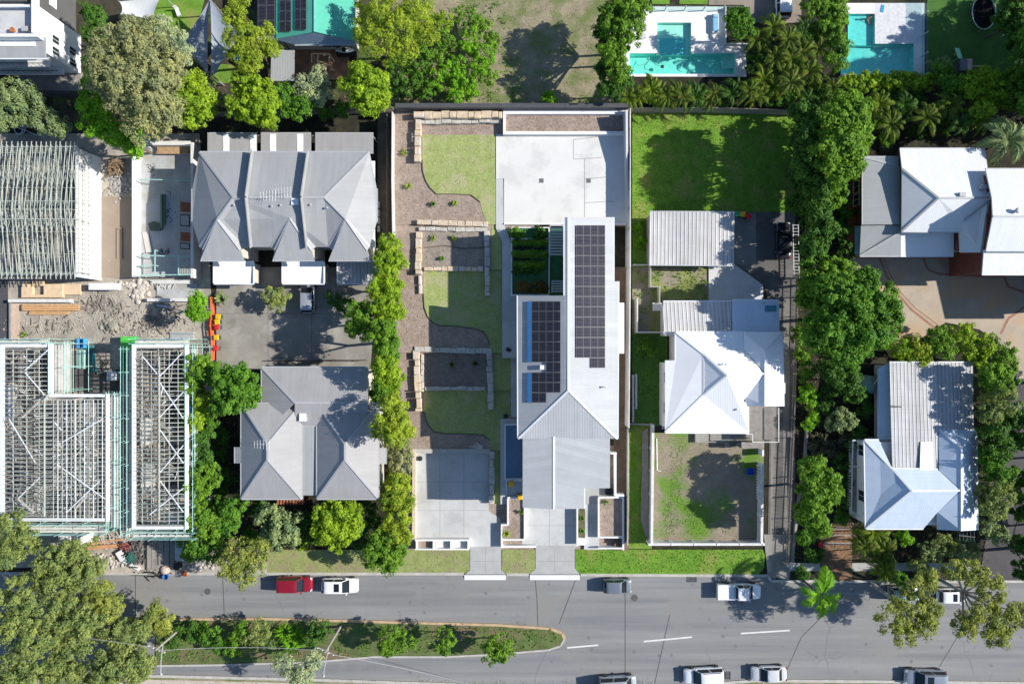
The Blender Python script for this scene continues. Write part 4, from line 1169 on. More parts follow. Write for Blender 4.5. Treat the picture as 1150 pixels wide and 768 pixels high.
for a, b in (((350,60.5),(370,61)), ((370,61),(370,73)), ((370,73),(357,73)), ((350,60.5),(350,71)), ((366,74),(366,88)), ((357,61),(357,73))): fr.bar(P(*a, 2.5), P(*b, 2.5), .12)
for a in ((350,60.5),(370,61),(370,73),(366,88)): q = P(*a, 2.5); fr.bar((q.x,q.y,.4),q,.09)
fr.build('pergola', WOOD_P, t)
window_part(t, (P(365,40,4.2).x, P(365,40,4.2).y, 2.0), 'S', 2.4, 1.8, CAP_W, GLASS)

# ---------------------------------------------------------------- weathered carport
t = root('carport', P(777, 268, 0), 'open carport with a weathered pale ribbed metal roof', 'carport')
roof_part([[(730,238,3.05),(825,238.5,3.05),(824,298,2.8),(729,297.3,2.8)]], R_RIB, t, gut=STEEL)
for x in (732.5, 776, 821):
    for y in (241, 294):
        mb = MB(); q = P(x, y, 2.9); mb.bar((q.x,q.y,0),(q.x,q.y,2.7),.1); mb.build('post', STEEL, t)
mb = MB(); a = P(731,240.5,2.6); b = P(731,296,2.6); mb.box(a.x-.04, b.y, .1, a.x, a.y, 2.6); mb.build('side_wall', W_GREY, t)

# ---------------------------------------------------------------- white house
t = root('white_house', P(815, 420, 0), 'bright white hipped house with a lean-to at the back and a timber front deck', 'house')
e, r = 5.0, 7.0; e2 = 4.6
M = (816.5, 421.5, r); K = (858.5, 419.5, 6.6)
roof_part([
 [(759,373,e),(790,397.3,5.85),(790,443.5,5.85),(747,485.5,e),(747,404.6,e2+.2),(759,404.6,e)],
 [(790,397.3,5.85),M,(790,443.5,5.85)],
 [(759,373,e),(835,373,e),(835,392,5.55),K,M,(790,397.3,5.85)],
 [M,K,(835,450,5.5),(841.5,456.5,5.4),(841.5,486,e),(747,485.5,e),(790,443.5,5.85)],
], R_WHITE2, t, cap=CAP_W, gut=CAP_W)
roof_part([
 [(835.5,373.3,5.05),(878.5,373.3,5.05),(859.5,394,6.5)],
 [(835.5,373.3,5.05),(859.5,394,6.5),(859.5,419,6.65),(835.5,392,5.6)],
 [(859.5,419,6.65),(859.5,456,6.4),(836.5,456,5.15),(838,446,5.6)],
 [(878.5,373.3,5.05),(880,456,5.05),(859.5,456,6.4),(859.5,419,6.65),(859.5,394,6.5)],
], R_WHITE2, t, name='side_roof', cap=CAP_W, gut=CAP_W)
roof_part([[(745,338.7,3.4),(821.5,338.7,3.4),(821.5,373,4.3),(745,373,4.3)]], R_RIB, t, name='lean_to_roof', gut=CAP_W)
roof_part([[(822.5,337,3.5),(875,337.4,3.5),(875.5,373,4.35),(822.5,373,4.35)]], R_BLUEG, t, name='lean_to_roof', gut=CAP_W)
roof_part([[(859,343,3.72),(872,343,3.72),(872,349.5,3.88),(859,349.5,3.88)]], plain('skylight_blue', (.06, .22, .30), .3), t, name='skylight', thick=.06)
walls(t, [(763,374),(838,374),(838,482),(751,482),(751,408),(763,408)], 0, 4.75, W_WHITE, zs=5.0)
walls(t, [(838,376),(875,376),(876,453),(838,453)], 0, 4.8, W_WHITE, name='side_wall', zs=5.0)
walls(t, [(749,342),(871,342),(871,377),(749,377)], 0, 3.3, W_WHITE, name='lean_to_wall', zs=3.6)
dk = MB(); x = 842.0
while x < 868: dk.pbox(x, 455, x+1.25, 494, 2.3, 2.42); x += 1.4
dk.build('deck', WOOD_G, t)
for x, y in ((843,493),(868,493),(868,470)):
    pm = MB(); q = P(x, y, 2.4); pm.bar((q.x,q.y,.1),(q.x,q.y,2.3),.14); pm.build('deck_post', WHITE_D, t)
rl = MB()
for a, b in (((842,495),(871,495)), ((871,457),(871,495)), ((835,486),(842,486)), ((842,486),(842,495))):
    p, q = P(*a, 2.42), P(*b, 2.42); n = max(2, int((q-p).length/.25))
    rl.bar(p+Vector((0,0,.95)), q+Vector((0,0,.95)), .09, .05)
    for k in range(n+1): w = p.lerp(q, k/n); rl.bar(w, w+Vector((0,0,.95)), .035)
rl.build('railing', WHITE_D, t)
sr = MB()
for k in range(9): a = P(832+0*k, 497, 2.2-.25*k); sr.box(P(832,0,2).x-.0, P(0,497,2).y-.62, 2.2-.25*k, P(832,0,2).x+.3+.26*(9-k), P(0,497,2).y+.1, 2.26-.25*k)
sr.build('stair', WOOD_G, t)
mb = MB(); mb.pprism([(781,487),(842,487),(842,497),(781,497)], .1, .6); mb.build('landing', CONC_B, t)
mb = MB(); mb.pprism([(733,340),(744,340),(744,349),(733,349)], .9, 1.0); mb.build('landing', WHITE_D, t)
hd = MB()
for k in range(22): hd.pbox(743.5, 432+2.3*k, 746.5, 433+2.3*k, 2.2, 2.3)
hd.build('batten_screen', WHITE_D, t)
for x in (770, 800, 825): q = P(x, 482, 5.0); window_part(t, (q.x, q.y, 3.6), 'S', 1.5, 1.4, WHITE, GLASS)
for y in (425, 460): q = P(751, y, 5.0); window_part(t, (q.x, q.y, 3.6), 'W', 1.3, 1.4, WHITE, GLASS)
for ya, yb in ((385,391),(430,442)):
    mb = MB(); mb.pbox(877, ya, 882, yb, 3.5, 3.7); mb.build('window_hood', CAP_W, t)
vents(t, [(814.5,409,6.55),(827,459.5,5.6),(842,360,4.1),(857,340,3.7)], 0)

# ---------------------------------------------------------------- red-walled house
t = root('brick_house', P(1060, 235, 0), 'dark red brick house with a broad pale metal roof and grey side wing', 'house')
e, r = 5.2, 7.0
roof_part([
 [(1010.5,167,e),(1106,167,e),(1114,222,r),(1054,222.5,r),(1013,189.5,6.0)],
 [(1013,189.5,6.0),(1054,222.5,r),(1012.5,260,e+.05)],
 [(1054,222.5,r),(1114,222,r),(1110,226,6.9),(1082,247.5,6.0),(1077.5,260.5,e+.05),(1012.5,260,e+.05)],
 [(1110,226,6.9),(1102,283.5,6.3),(1078.5,283.5,5.0),(1077.5,260.5,5.2),(1082,247.5,6.0)],
 [(1110,226,6.9),(1114,233,6.6),(1106,283.5,5.8),(1102,283.5,6.3)],
], R_WHITE, t, cap=CAP_G, gut=CAP_G)
roof_part([[(1107,190,7.0),(1250,190,7.0),(1250,243,8.8),(1115,243,8.8),(1114,222,8.0)], [(1115,243,8.8),(1250,243,8.8),(1250,281.5,7.4),(1107.5,281.5,7.4)]], R_WHITE, t, cap=CAP_G, gut=CAP_G)
roof_part([[(1105,281.5,6.8),(1172,281.5,6.8),(1172,308,6.2),(1103,308,6.2)]], R_WHITE, t, name='verandah_roof', gut=CAP_W)
roof_part([[(1228,281.5,8.2),(1300,281.5,8.2),(1300,346,7.6),(1228,346,7.6)]], R_WHITE, t, name='verandah_roof', gut=CAP_W)  # unseen second unit with the wall below, added for its shadow on the court
walls(t, [(1232,280),(1296,280),(1296,342),(1232,342)], 0, 7.4, W_BRICK, name='verandah_wall', zs=7.8)
roof_part([[(1011.5,261.5,4.1),(1071.5,261.5,4.1),(1071,287.5,3.3),(1011.5,287.5,3.3)]], R_WHITE2, t, name='verandah_roof', gut=CAP_W)
roof_part([[(969,176.5,4.6),(1009.5,187,4.9),(1009.5,252,4.9),(969,252.5,4.6)], [(969,176.5,4.6),(1009.5,176.5,4.6),(1009.5,187,4.9)]], R_MID, t, name='wing_roof', cap=CAP_G, gut=CAP_G)
roof_part([[(967,253,4.2),(1011,253,4.6),(1011,261,4.6),(965.5,287.5,3.5)], [(965.5,287.5,3.5),(1011,261,4.6),(1011,287.5,3.5)]], R_MID, t, name='wing_roof', cap=CAP_G, gut=CAP_G)
walls(t, [(1014,171),(1104,171),(1104,258),(1014,258)], 0, 4.9, W_BRICK, zs=5.2); walls(t, [(973,180),(1013,180),(1013,284),(973,284)], 0, 3.3, W_BRICK, name='wing_wall', zs=4.6)
walls(t, [(1014,257),(1070,257),(1070,283),(1014,283)], 0, 3.0, W_BRICK, name='verandah_wall', zs=3.4)
walls(t, [(1082,257),(1107,257),(1107,278),(1082,278)], 0, 4.7, W_BRICK, name='gable_wall', zs=5.2); walls(t, [(1111,195),(1245,195),(1245,279),(1111,279)], 0, 6.8, W_BRICK, zs=7.2)
walls(t, [(1107,280),(1170,280),(1170,304),(1107,304)], 0, 6.0, W_BRICK, name='verandah_wall', zs=6.3)
roof_part([[(960,254,3.0),(966,254,3.3),(966,286,3.3),(960,286,3.0)]], plain('awning_blue', (.30, .42, .58), .5), t, name='awning', thick=.05)
whirly(t, 1141, 237, 8.7)
for x, y in ((1081,218.5),(1105,210)): mb = MB(); mb.pbox(x-3, y-2.5, x+4, y+2, 6.6, 7.15); mb.build('skylight', CAP_G, t)
for y in (205, 220): q = P(973, y, 4.6); window_part(t, (q.x, q.y, 2.4), 'W', 1.3, 1.2, CAP_W, GLASS)
for x in (1030, 1055): q = P(x, 283, 3.4); window_part(t, (q.x, q.y, 1.6), 'S', 1.8, 1.4, CAP_W, GLASS)
q = P(1095, 278, 5.2); window_part(t, (q.x, q.y, 1.7), 'S', 1.2, 1.3, CAP_W, GLASS)

# ---------------------------------------------------------------- blue-white house
t = root('blue_roof_house', P(1040, 500, 0), 'house with a bluish white hipped roof and a long ribbed back roof', 'house')
e, r = 4.6, 6.5
roof_part([[(999,407,3.9),(1092.5,407,3.9),(1093.5,482,4.7),(1053,482,4.7),(1053,528,5.3),(1002.5,528,5.3)]], R_RIB2, t, name='back_roof', gut=STEEL)
roof_part([[(986,414,3.2),(998.5,407.5,3.5),(1001.5,494,3.8),(986,494,3.4)]], R_BLUEG, t, name='side_roof', gut=CAP_W)
RW = (1024, 551, r); RE = (1078.5, 550.5, r)
roof_part([
 [(971,494,e),(1002,526,5.5),RW,(972.5,593.5,e)],
 [(971,494,e),(987,494,e),(1002,526,5.5)],
 [(1002,526,5.5),(1053,527,5.5),RE,RW],
 [RW,RE,(1053,575,5.5),(1037,593.5,e),(972.5,593.5,e)],
], R_BLUEG, t, cap=CAP_W, gut=CAP_W)
roof_part([
 [(1054,482,e),(1097,482,e),(1080,503,5.9)],
 [(1054,482,e),(1080,503,5.9),(1080,550.5,6.55),(1055,528,5.45)],
 [(1080,550.5,6.55),(1080,596,6.0),(1053,594.5,e),(1053,575,5.5)],
 [(1097,482,e),(1098,595,e),(1080,596,6.0),(1080,550.5,6.55),(1080,503,5.9)],
], R_BLUEG, t, name='gable_roof', cap=CAP_W, gut=CAP_W)
roof_part([[(1034,496,5.05),(1047,496,5.05),(1048,528,5.55),(1033,528,5.55)]], R_WHITE2, t, name='skylight_sheet', thick=.04)
walls(t, [(976,497),(1094,497),(1094,590),(976,590)], 0, 4.35, W_WHITE, zs=4.6); walls(t, [(1002,411),(1089,411),(1089,500),(1002,500)], 0, 3.7, W_WHITE, name='back_wall', zs=3.9)
vd = MB(); vd.pprism([(958,494),(973,498),(973,582),(956,574)], 1.7, 1.85); vd.build('verandah_floor', WOOD_G, t)
rl = MB()
for a, b in (((958,494),(972,497)), ((958,494),(956,574)), ((956,574),(972,582)), ((957,524),(971,524))):
    p, q = P(*a, 2.85), P(*b, 2.85); rl.bar(p, q, .12, .07); n = max(2, int((q-p).length/.3))
    for k in range(n+1): w = p.lerp(q, k/n); rl.bar((w.x,w.y,1.85), w, .035)
rl.build('railing', CAP_W, t)
for y in (508, 560):
    q = P(976, y, 4.6); window_part(t, (q.x, q.y, 3.0), 'W', 1.3, 1.4, CAP_W, GLASS)
for x in (1000, 1065): q = P(x, 590, 4.6); window_part(t, (q.x, q.y, 3.0), 'S', 1.5, 1.3, CAP_W, GLASS)
mb = MB(); p = P(1006, 456, 4.5); mb.bar((p.x-.5,p.y,4.75),(p.x+.5,p.y-.05,4.75),.12,.2); mb.build('vent_pipe', DARKM, t)
antenna(t, 1086, 602, 6.2, 5)
# ================================================================== building sites on the left
FRM = plain('frame_primed', (.42, .45, .40), .7, .12, 2., .08)
FRM2 = plain('frame_pine', (.46, .43, .38), .8, .18, 2., .1)
FASC = plain('fascia_white', (.74, .77, .80), .5, .05, 1., .03)
MINT = plain('scaffold_mint', (.38, .62, .55), .6, .18, 1.5, .08)
PLANK = plain('scaffold_plank', (.60, .60, .55), .85, .15, 1.4, .12)
PLY = plain('floor_ply', (.34, .29, .24), .85, .2, .8, .1, col2=(.17, .165, .16), patch=.5)
SLABG = plain('raw_slab', (.42, .43, .43), .9, .12, .6, .1, col2=(.36, .35, .32), patch=.35)
BROWNF = plain('brown_floor', (.30, .24, .185), .9, .07, .6, .06)

def stud_wall(parent, a, b, z0, z1, mat, sp=.55, name='wall_frame'):
    a = Vector((a[0], a[1], 0)); b = Vector((b[0], b[1], 0)); n = max(1, int((b-a).length/sp)); mb = MB()
    for z in (z0+.03, z1-.03, (z0+z1)/2): mb.bar(a+Vector((0,0,z)), b+Vector((0,0,z)), .08, .05)
    for k in range(n+1): w = a.lerp(b, k/n); mb.bar(w+Vector((0,0,z0+.055)), w+Vector((0,0,z1-.055)), .055, .075)
    return mb.build(name, mat, parent)

def truss(parent, a, b, ze, rise, mat, peak=.5, webs=6, w=.055, over=.35):
    """a pitched truss between world xy a and b: bottom chord, two top chords, webs"""
    a = Vector((a[0], a[1], ze)); b = Vector((b[0], b[1], ze)); d = (b-a).normalized(); mb = MB()
    top = a.lerp(b, peak) + Vector((0, 0, rise)); s0 = Vector((0, 0, .14))
    mb.bar(a, b, w, .08); mb.bar(a+s0-d*over, top+s0, w, .09); mb.bar(top+s0, b+s0+d*over, w, .09)
    def tp(u): return (a.lerp(top, u/peak) if u <= peak else top.lerp(b, (u-peak)/(1-peak))) + s0
    for k in range(1, webs):
        u = k/webs; p = a.lerp(b, u)
        mb.bar(p, tp(u), .04, .05)
        v = (k+1)/webs if k % 2 else (k-1)/webs
        if 0.02 < v < .98: mb.bar(p, tp(v), .035, .045)
    return mb.build('roof_truss', mat, parent)

# ---------------------------------------------------------------- north-west building
t = root('unfinished_building', P(110, 240, 0), 'unfinished building with a row of bare pale roof trusses and a tall white concrete wall', 'building')
def XY(x, y, z): p = P(x, y, z); return (p.x, p.y)
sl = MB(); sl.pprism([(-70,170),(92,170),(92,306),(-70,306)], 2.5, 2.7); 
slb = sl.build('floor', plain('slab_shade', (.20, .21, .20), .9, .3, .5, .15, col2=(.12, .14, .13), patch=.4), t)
lf = MB(); 
for (x0,y0,x1,y1) in ((4,178,20,222),(30,186,52,214),(60,250,84,300),(8,262,30,300),(38,240,58,268)): lf = MB(); lf.pbox(x0,y0,x1,y1,2.7,2.73); lf.build('floor_sheet', PLY, t)
bl = MB(); bl.pprism([(-70,172),(90,172),(90,304),(-70,304)], 0, 2.5); bl.build('lower_wall', W_GREY, t)
ze = 5.2
for k in range(28):
    x = 85.5 - 5.45*k
    if x < -62: break
    j = lambda: random.uniform(-.45, .45)
    truss(t, XY(x+j(), 163, ze), XY(x+j(), 310, ze), ze+random.uniform(-.08,.08), 1.1+random.uniform(-.2,.2), FRM, webs=6, w=.045)
for y in (165, 226, 246, 308):
    z = ze + .1 + 1.15*(1-abs(y-236)/74)
    mb = MB(); mb.bar(P(-62, y, z), P(88, y, z), .07, .07); mb.build('batten', FRM, t)
for xa, ya, xb, yb in ((-60,166,88,166),(-60,306,88,306),(88,166,88,306),(22,166,22,306),(-60,226,88,226),(-60,247,88,247),(55,166,55,226),(40,247,40,306)):
    stud_wall(t, XY(xa, ya, 5.1), XY(xb, yb, 5.1), 2.73, 5.1, FRM)
ceil = MB()
for k in range(20):
    x = random.uniform(-10, 86); y = random.uniform(170, 304); a = P(x, y, 4.9); an = random.uniform(0, 3.14); l = random.uniform(.6, 2.6)
    ceil.bar(a, a + Vector((math.cos(an)*l, math.sin(an)*l, random.uniform(-.3, .3))), .045, .05)
ceil.build('bracing', FRM, t)
X1 = P(114, 0, 0).x; ya, yb = P(0, 311, 0).y, P(0, 178, 0).y
w = MB(); w.box(X1-.28, P(0, 311, 4.5).y, 0, X1, P(0, 166, 4.5).y, 4.55); w.build('party_wall', W_WHITE, t)
X2 = P(158.5, 0, 0).x; w = MB(); w.box(X2-.22, P(0, 311, 1.5).y, 0, X2, P(0, 172, 1.5).y, 1.6); w.build('low_wall', W_WHITE, t)
f = MB(); f.box(X1+.003, P(0,312,0).y, -.1, X2-.225, P(0,221,0).y, .06); f.build('brown_floor', BROWNF, t)
f = MB(); f.box(X2+.003, P(0,311,0).y, -.1, P(218,0,0).x, P(0,164,0).y, .05); f.build('slab', SLABG, t)
f = MB(); f.pbox(131, 257, 132.2, 290, .06, .2); f.pbox(135.5, 257, 136.7, 290, .06, .2); f.pbox(131, 256, 136.7, 257.2, .06, .2); f.build('floor_channel', BROWNF, t)
f = MB(); f.pbox(214, 160, 217, 312, 0, 1.9); f.build('boundary_wall', WHITE_D, t)
f = MB(); f.pbox(170, 158.5, 214, 163, 0, 1.2); f.build('end_wall', WHITE_D, t)
for pts, z in (([(156,201.5),(215,203)], 1.6), ([(201.5,203),(201.5,290)], 1.2), ([(156,287),(214,288)], 1.6), ([(174,281),(174,309)], 1.6), ([(154,298.5),(174,298)], 1.6), ([(200.5,288),(200.5,308)], 2.2), ([(154,309),(214,308.5)], 2.0)):
    mb = MB(); a, b = P(*pts[0], z), P(*pts[1], z); mb.bar(a, b, .1, .1)
    for q in (a, b): mb.bar((q.x, q.y, .05), q, .08)
    mb.build('steel_beam', MINT if z > 1.5 else FRM, t)
for k in range(7):
    mb = MB(); a = P(203+1.9*k, 290, 1.8); b = P(203+1.9*k, 308, 1.8); mb.bar(a, b, .06, .1); mb.build('joist', FRM, t)
for y0, y1, m in ((227,238,WOOD_R),(241,254,DARKM),(261,271,WOOD_R),(273,280,DARKM)):
    mb = MB(); c = [P(x, y, 1.0) for x, y in ((202,y0),(213,y0+1),(213,y1),(202,y1-1))]
    for i in range(4): mb.bar(c[i], c[(i+1)%4], .1, .12)
    if m is WOOD_R: mb.face([Vector((p.x,p.y,.7)) for p in c])
    mb.build('formwork', m, t)

def prop(name, label, cat, mat, fn, group=None, **kw):
    mb = MB(); fn(mb); return one(mb, name, mat, label, cat, group, **kw)
def pile(mb, cx, cy, rx, ry, n, lx, w, z=.05, spread=.3, hgt=.3, ang=None):
    for k in range(n):
        x = random.gauss(cx, rx/2); y = random.gauss(cy, ry/2); p = P(x, y, 0); a = random.uniform(0, 3.14) if ang is None else random.gauss(ang, spread)
        l = lx*random.uniform(.4, 1.1)/2; zz = z + random.uniform(0, hgt)
        d = Vector((math.cos(a)*l, math.sin(a)*l, random.uniform(-.12, .12)))
        mb.bar(Vector((p.x, p.y, zz))-d, Vector((p.x, p.y, zz))+d, w, w*.6)
def rocks(mb, cx, cy, rx, ry, n, s, z=0.0):
    for k in range(n):
        p = P(random.gauss(cx, rx/2), random.gauss(cy, ry/2), 0); r = s*random.uniform(.4, 1.2)
        ring = []
        for h, q in ((-.2, .7), (.25, 1), (.6, .75), (.8, .3)):
            ring.append([(p.x+r*q*random.uniform(.75, 1.2)*math.cos(a*math.pi/3), p.y+r*q*random.uniform(.75, 1.2)*math.sin(a*math.pi/3), z+r*h) for a in range(6)])
        mb.loft(ring)
def stack(mb, x0, y0, x1, y1, n, along, layers=1, z0=.05, th=.12, gap=.12):
    """boards side by side in a px rectangle"""
    for l in range(layers):
        for k in range(n):
            j = random.uniform(-1.2, 1.2)
            zz = z0 + l*th
            if along == 'x': a = y0 + (y1-y0)*k/n; mb.pbox(x0+j, a, x1+j, a + (y1-y0)/n*(1-gap), zz, zz+th*random.uniform(.8, 1))
            else: a = x0 + (x1-x0)*k/n; mb.pbox(a, y0+j, a + (x1-x0)/n*(1-gap), y1+j, zz, zz+th*random.uniform(.8, 1))

RUB = plain('rubble_grey', (.40, .385, .36), 1., .25, 2.5, .25)
prop('log_heap', 'heap of crossed brown timber offcuts at the back of the brown floor', 'timber heap', plain('log_brown', (.25, .17, .10), .95, .3, 2., .2), lambda m: pile(m, 132, 189, 8, 8, 46, 1.3, .13, hgt=.7))
o = prop('rubble', 'grey broken rubble spread below the log heap', 'rubble', RUB, lambda m: (rocks(m, 133, 206, 13, 14, 150, .22), pile(m, 133, 205, 14, 16, 30, 1.0, .06)), kind='stuff')
prop('timber_pack', 'long brown pack of boards against the far end of the shaded slab', 'timber stack', WOOD, lambda m: stack(m, 176, 165, 211, 173, 6, 'x', 4, th=.15))
prop('white_board', 'pale leaning board lying on the shaded slab', 'board', plain('board_pale', (.58,.54,.5), .8), lambda m: m.prism([P(*q,.2)[:2] for q in ((159.5,261),(166,260),(170.5,283),(164,284.5))], .05, .16))
prop('green_beam', 'long mossy green beam standing on the shaded slab', 'beam', plain('beam_green', (.14,.22,.13), .8, .2), lambda m: (m.pbox(180, 218, 182, 256, .05, .5), m.pbox(183.5, 218, 185, 252, .05, .35)))
prop('dark_tarpaulin', 'dark green tarpaulin sheet beside the mossy beam', 'tarpaulin', plain('tarp_dark', (.10,.13,.09), .8, .2), lambda m: m.pprism([(166,251),(173,248.5),(180,251),(180,259),(168,259)], .05, .22))
prop('debris', 'scattered dark scraps on the shaded slab', 'debris', DARKM, lambda m: (pile(m, 172, 190, 4, 8, 14, .5, .05, hgt=.05), pile(m, 188, 240, 10, 22, 22, .6, .05, hgt=.05), pile(m, 182, 283, 8, 3, 10, .9, .07, hgt=.05)), kind='stuff')
# strip in front of the north-west building
prop('concrete_footing', 'long pale concrete footing at the edge of the gravel yard, under the trusses', 'footing', WHITE_D, lambda m: m.pbox(9, 336, 78, 339.5, 0, .8))
prop('concrete_footing', 'white concrete footing by the shrub at the right of the gravel yard', 'footing', WHITE_D, lambda m: m.pbox(165, 335, 220, 338.5, 0, .7))
prop('scaffold_planks', 'stack of white planks on the dark slab behind the right footing', 'planks', WHITE_D, lambda m: (stack(m, 170, 314.5, 216, 319, 3, 'x', 2, z0=.2), pile(m, 183, 322, 14, 2, 12, .7, .06, hgt=.1, ang=1.5, z=.25)))
sheet('slab', [(176,318),(221,318),(221,335),(176,335)], .1, SLABG, th=.2)
prop('ply_platform', 'brown plywood platform with a square dark opening at the left site', 'platform', WOOD_P, lambda m: (m.pbox(24,319,36,334,.05,.5), m.pbox(49,319,70,334,.05,.5), m.pbox(36,316,49,321,.05,.5), m.pbox(36,331,49,334,.05,.5), m.pbox(70.3,319,90,331,.05,.35)))
prop('timber_stack', 'long stack of orange pine boards on the gravel yard', 'timber stack', plain('pine_orange', (.62,.36,.17), .8, .15, 2., .1), lambda m: (stack(m, 24, 342, 88, 349, 4, 'x', 3, th=.14), stack(m, 32, 349.5, 76, 353.5, 2, 'x', 2, th=.14)))
prop('site_box', 'long white site box at the top of the gravel yard', 'box', W_WHITE, lambda m: (m.pbox(100,318.5,130,325,0,1.1), m.pbox(99.5,318,130.5,325.5,1.1,1.16), m.pbox(101,319.5,104,323,1.16,1.2)))
prop('rubble', 'pale broken blocks heaped between the site box and the white planks', 'rubble', plain('rubble_pale', (.58,.52,.45), 1., .2, 2., .2), lambda m: (rocks(m, 158, 328, 9, 9, 70, .32), rocks(m, 145, 320, 10, 4, 30, .25)), kind='stuff')
prop('gravel', 'loose stones over the gravel yard', 'gravel', plain('gravel', (.44,.40,.35), 1., .25, 2.5, .2), lambda m: (rocks(m, 95, 345, 60, 30, 500, .09), rocks(m, 55, 368, 50, 16, 250, .09), rocks(m, 165, 365, 40, 16, 260, .11), rocks(m, 110, 395, 25, 18, 160, .09)), kind='stuff')
prop('stone_mound', 'low grey mound of broken stone in the middle of the gravel yard', 'mound', plain('sand_grey', (.33,.31,.25), 1., .3, 2., .25), lambda m: (rocks(m, 125, 365, 11, 9, 260, .2), rocks(m, 127, 366, 6, 5, 90, .22, .18), rocks(m, 128, 367, 3, 3, 30, .22, .4)), kind='stuff')
prop('debris', 'scraps of board, offcuts and dark rubbish strewn over the gravel yard', 'debris', plain('scrap_mix', (.26,.22,.18), .9, .55, 1.6, .25), lambda m: (pile(m, 120, 345, 40, 14, 60, .9, .09, hgt=.1), pile(m, 60, 366, 40, 10, 30, .9, .09, hgt=.1), pile(m, 175, 358, 30, 14, 46, .8, .09, hgt=.1), pile(m, 200, 352, 14, 20, 24, .6, .1, hgt=.1), rocks(m, 170, 366, 30, 8, 60, .16), pile(m, 112, 402, 18, 14, 40, .8, .08, hgt=.15)), kind='stuff')
prop('grey_beam', 'grey steel beam lying on the shaded gravel below the right footing', 'beam', STEEL, lambda m: m.prism([P(*q,.2)[:2] for q in ((176,341.5),(192,344),(191.5,346.5),(175.5,343.5))], 0, .25))
prop('steel_trough', 'grey steel trough lying above the right scaffold', 'trough', STEEL, lambda m: (m.pbox(191,373,217,374.5,0,.5), m.pbox(191,379.5,217,381,0,.5), m.pbox(191,374.5,217,379.5,0,.12)))
prop('blue_crate', 'bright blue plastic crate at the edge of the gravel yard', 'crate', plain('crate_blue', (.06,.33,.62), .5), lambda m: (m.pbox(86,380,94,391,0,.15), m.pbox(86,380,86.8,391,.15,.8), m.pbox(93.2,380,94,391,.15,.8), m.pbox(86.8,380,93.2,380.8,.15,.8), m.pbox(86.8,390.2,93.2,391,.15,.8)))
prop('frame_bundle', 'bundle of dark teal scaffold frames leaning in the yard', 'frames', plain('frame_teal', (.04,.22,.25), .6), lambda m: [m.bar(P(97+2.6*k,388,.25+.1*(k%2)), P(101+2.4*k,418,.25), .12, .16) for k in range(4)])
prop('frame_bundle', 'pale mint rack of scaffold fittings below the blue crate', 'frames', MINT, lambda m: [m.pbox(86+1.9*k, 393, 87+1.9*k, 414, .1, .5) for k in range(5)])
tk = root('skip_bin', P(142, 400, 0), 'bright green metal skip bin beside the scaffold', 'skip bin')
SKG = plain('skip_green', (.03,.42,.09), .5, .12)
b = MB(); a0 = P(136,378,1.3); b0 = P(148.5,421,1.3)
b.box(a0.x, b0.y, 0, b0.x, a0.y, .1)
for q in ((a0.x, b0.y, a0.x+.08, a0.y), (b0.x-.08, b0.y, b0.x, a0.y), (a0.x+.08, b0.y, b0.x-.08, b0.y+.08), (a0.x+.08, a0.y-.08, b0.x-.08, a0.y)): b.box(q[0], q[1], .1, q[2], q[3], 1.3)
b.build('body', SKG, tk)
r = MB()
for k in range(6): y = b0.y + .4 + k*.72; r.box(b0.x, y, .05, b0.x+.07, y+.1, 1.25); r.box(a0.x-.07, y, .05, a0.x, y+.1, 1.25)
r.build('rib', SKG, tk)
l = MB(); l.box(a0.x-.03, a0.y-1.9, 1.302, b0.x+.03, a0.y, 1.36); l.build('lid', plain('skip_lid', (.10,.55,.08), .5), tk)
prop('cement_pallet', 'white wrapped pallet pack on dark ground by the scaffold', 'pallet', plain('wrap_white', (.60,.62,.66), .4), lambda m: (m.pbox(120,417,130.5,427.5,.15,1.0), m.pbox(121.5,418.5,129,426,1.0,1.08), *[m.pbox(120,417.5+3.4*k,130.5,419+3.4*k,0,.15) for k in range(3)]))
prop('plank', 'single grey plank lying across the yard above the white pallet', 'plank', WOOD_G, lambda m: m.bar(P(109,419.5,.2), P(134,413,.2), .28, .06))
sheet('slab', [(80,413),(134,413),(134,440),(80,440)], .0, plain('dark_wet', (.10,.10,.10), .8, .3, .6, .2))
# construction hoarding on the left
prop('retaining_wall', 'low dark timber retaining edge at the far left of the gravel yard', 'wall', WOOD_G, lambda m: (m.pbox(10,338,12,384,0,.35), ), )
sheet('path', [(13,341),(23,341),(23,384),(13,384)], .03, plain('path_tan', (.56,.42,.32), .9, .1))
sheet('lane', [(-60,315),(9,315),(9,384),(-60,384)], .0, plain('lane_dark', (.075,.075,.085), .9, .15))

# ---------------------------------------------------------------- south-west framed townhouses
def braces(parent, segs, z, w=.09, mat=None):
    for a, b in segs:
        mb = MB(); mb.bar(P(a[0],a[1],z+(a[2] if len(a)>2 else 0)), P(b[0],b[1],z+(b[2] if len(b)>2 else 0)), w, .05); mb.build('brace', mat or FASC, parent)
def fascia(parent, pts, z, w=.34, h=.3):
    for i in range(len(pts)-1):
        a, b = P(*pts[i], z), P(*pts[i+1], z); d = (b-a).normalized()*w/2
        mb = MB(); u = Vector((0,0,.012*(i % 3))); e = d if i % 2 == 0 else -d; mb.bar(a-e+u, b+e+u, w, h); mb.build('fascia', FASC, parent)

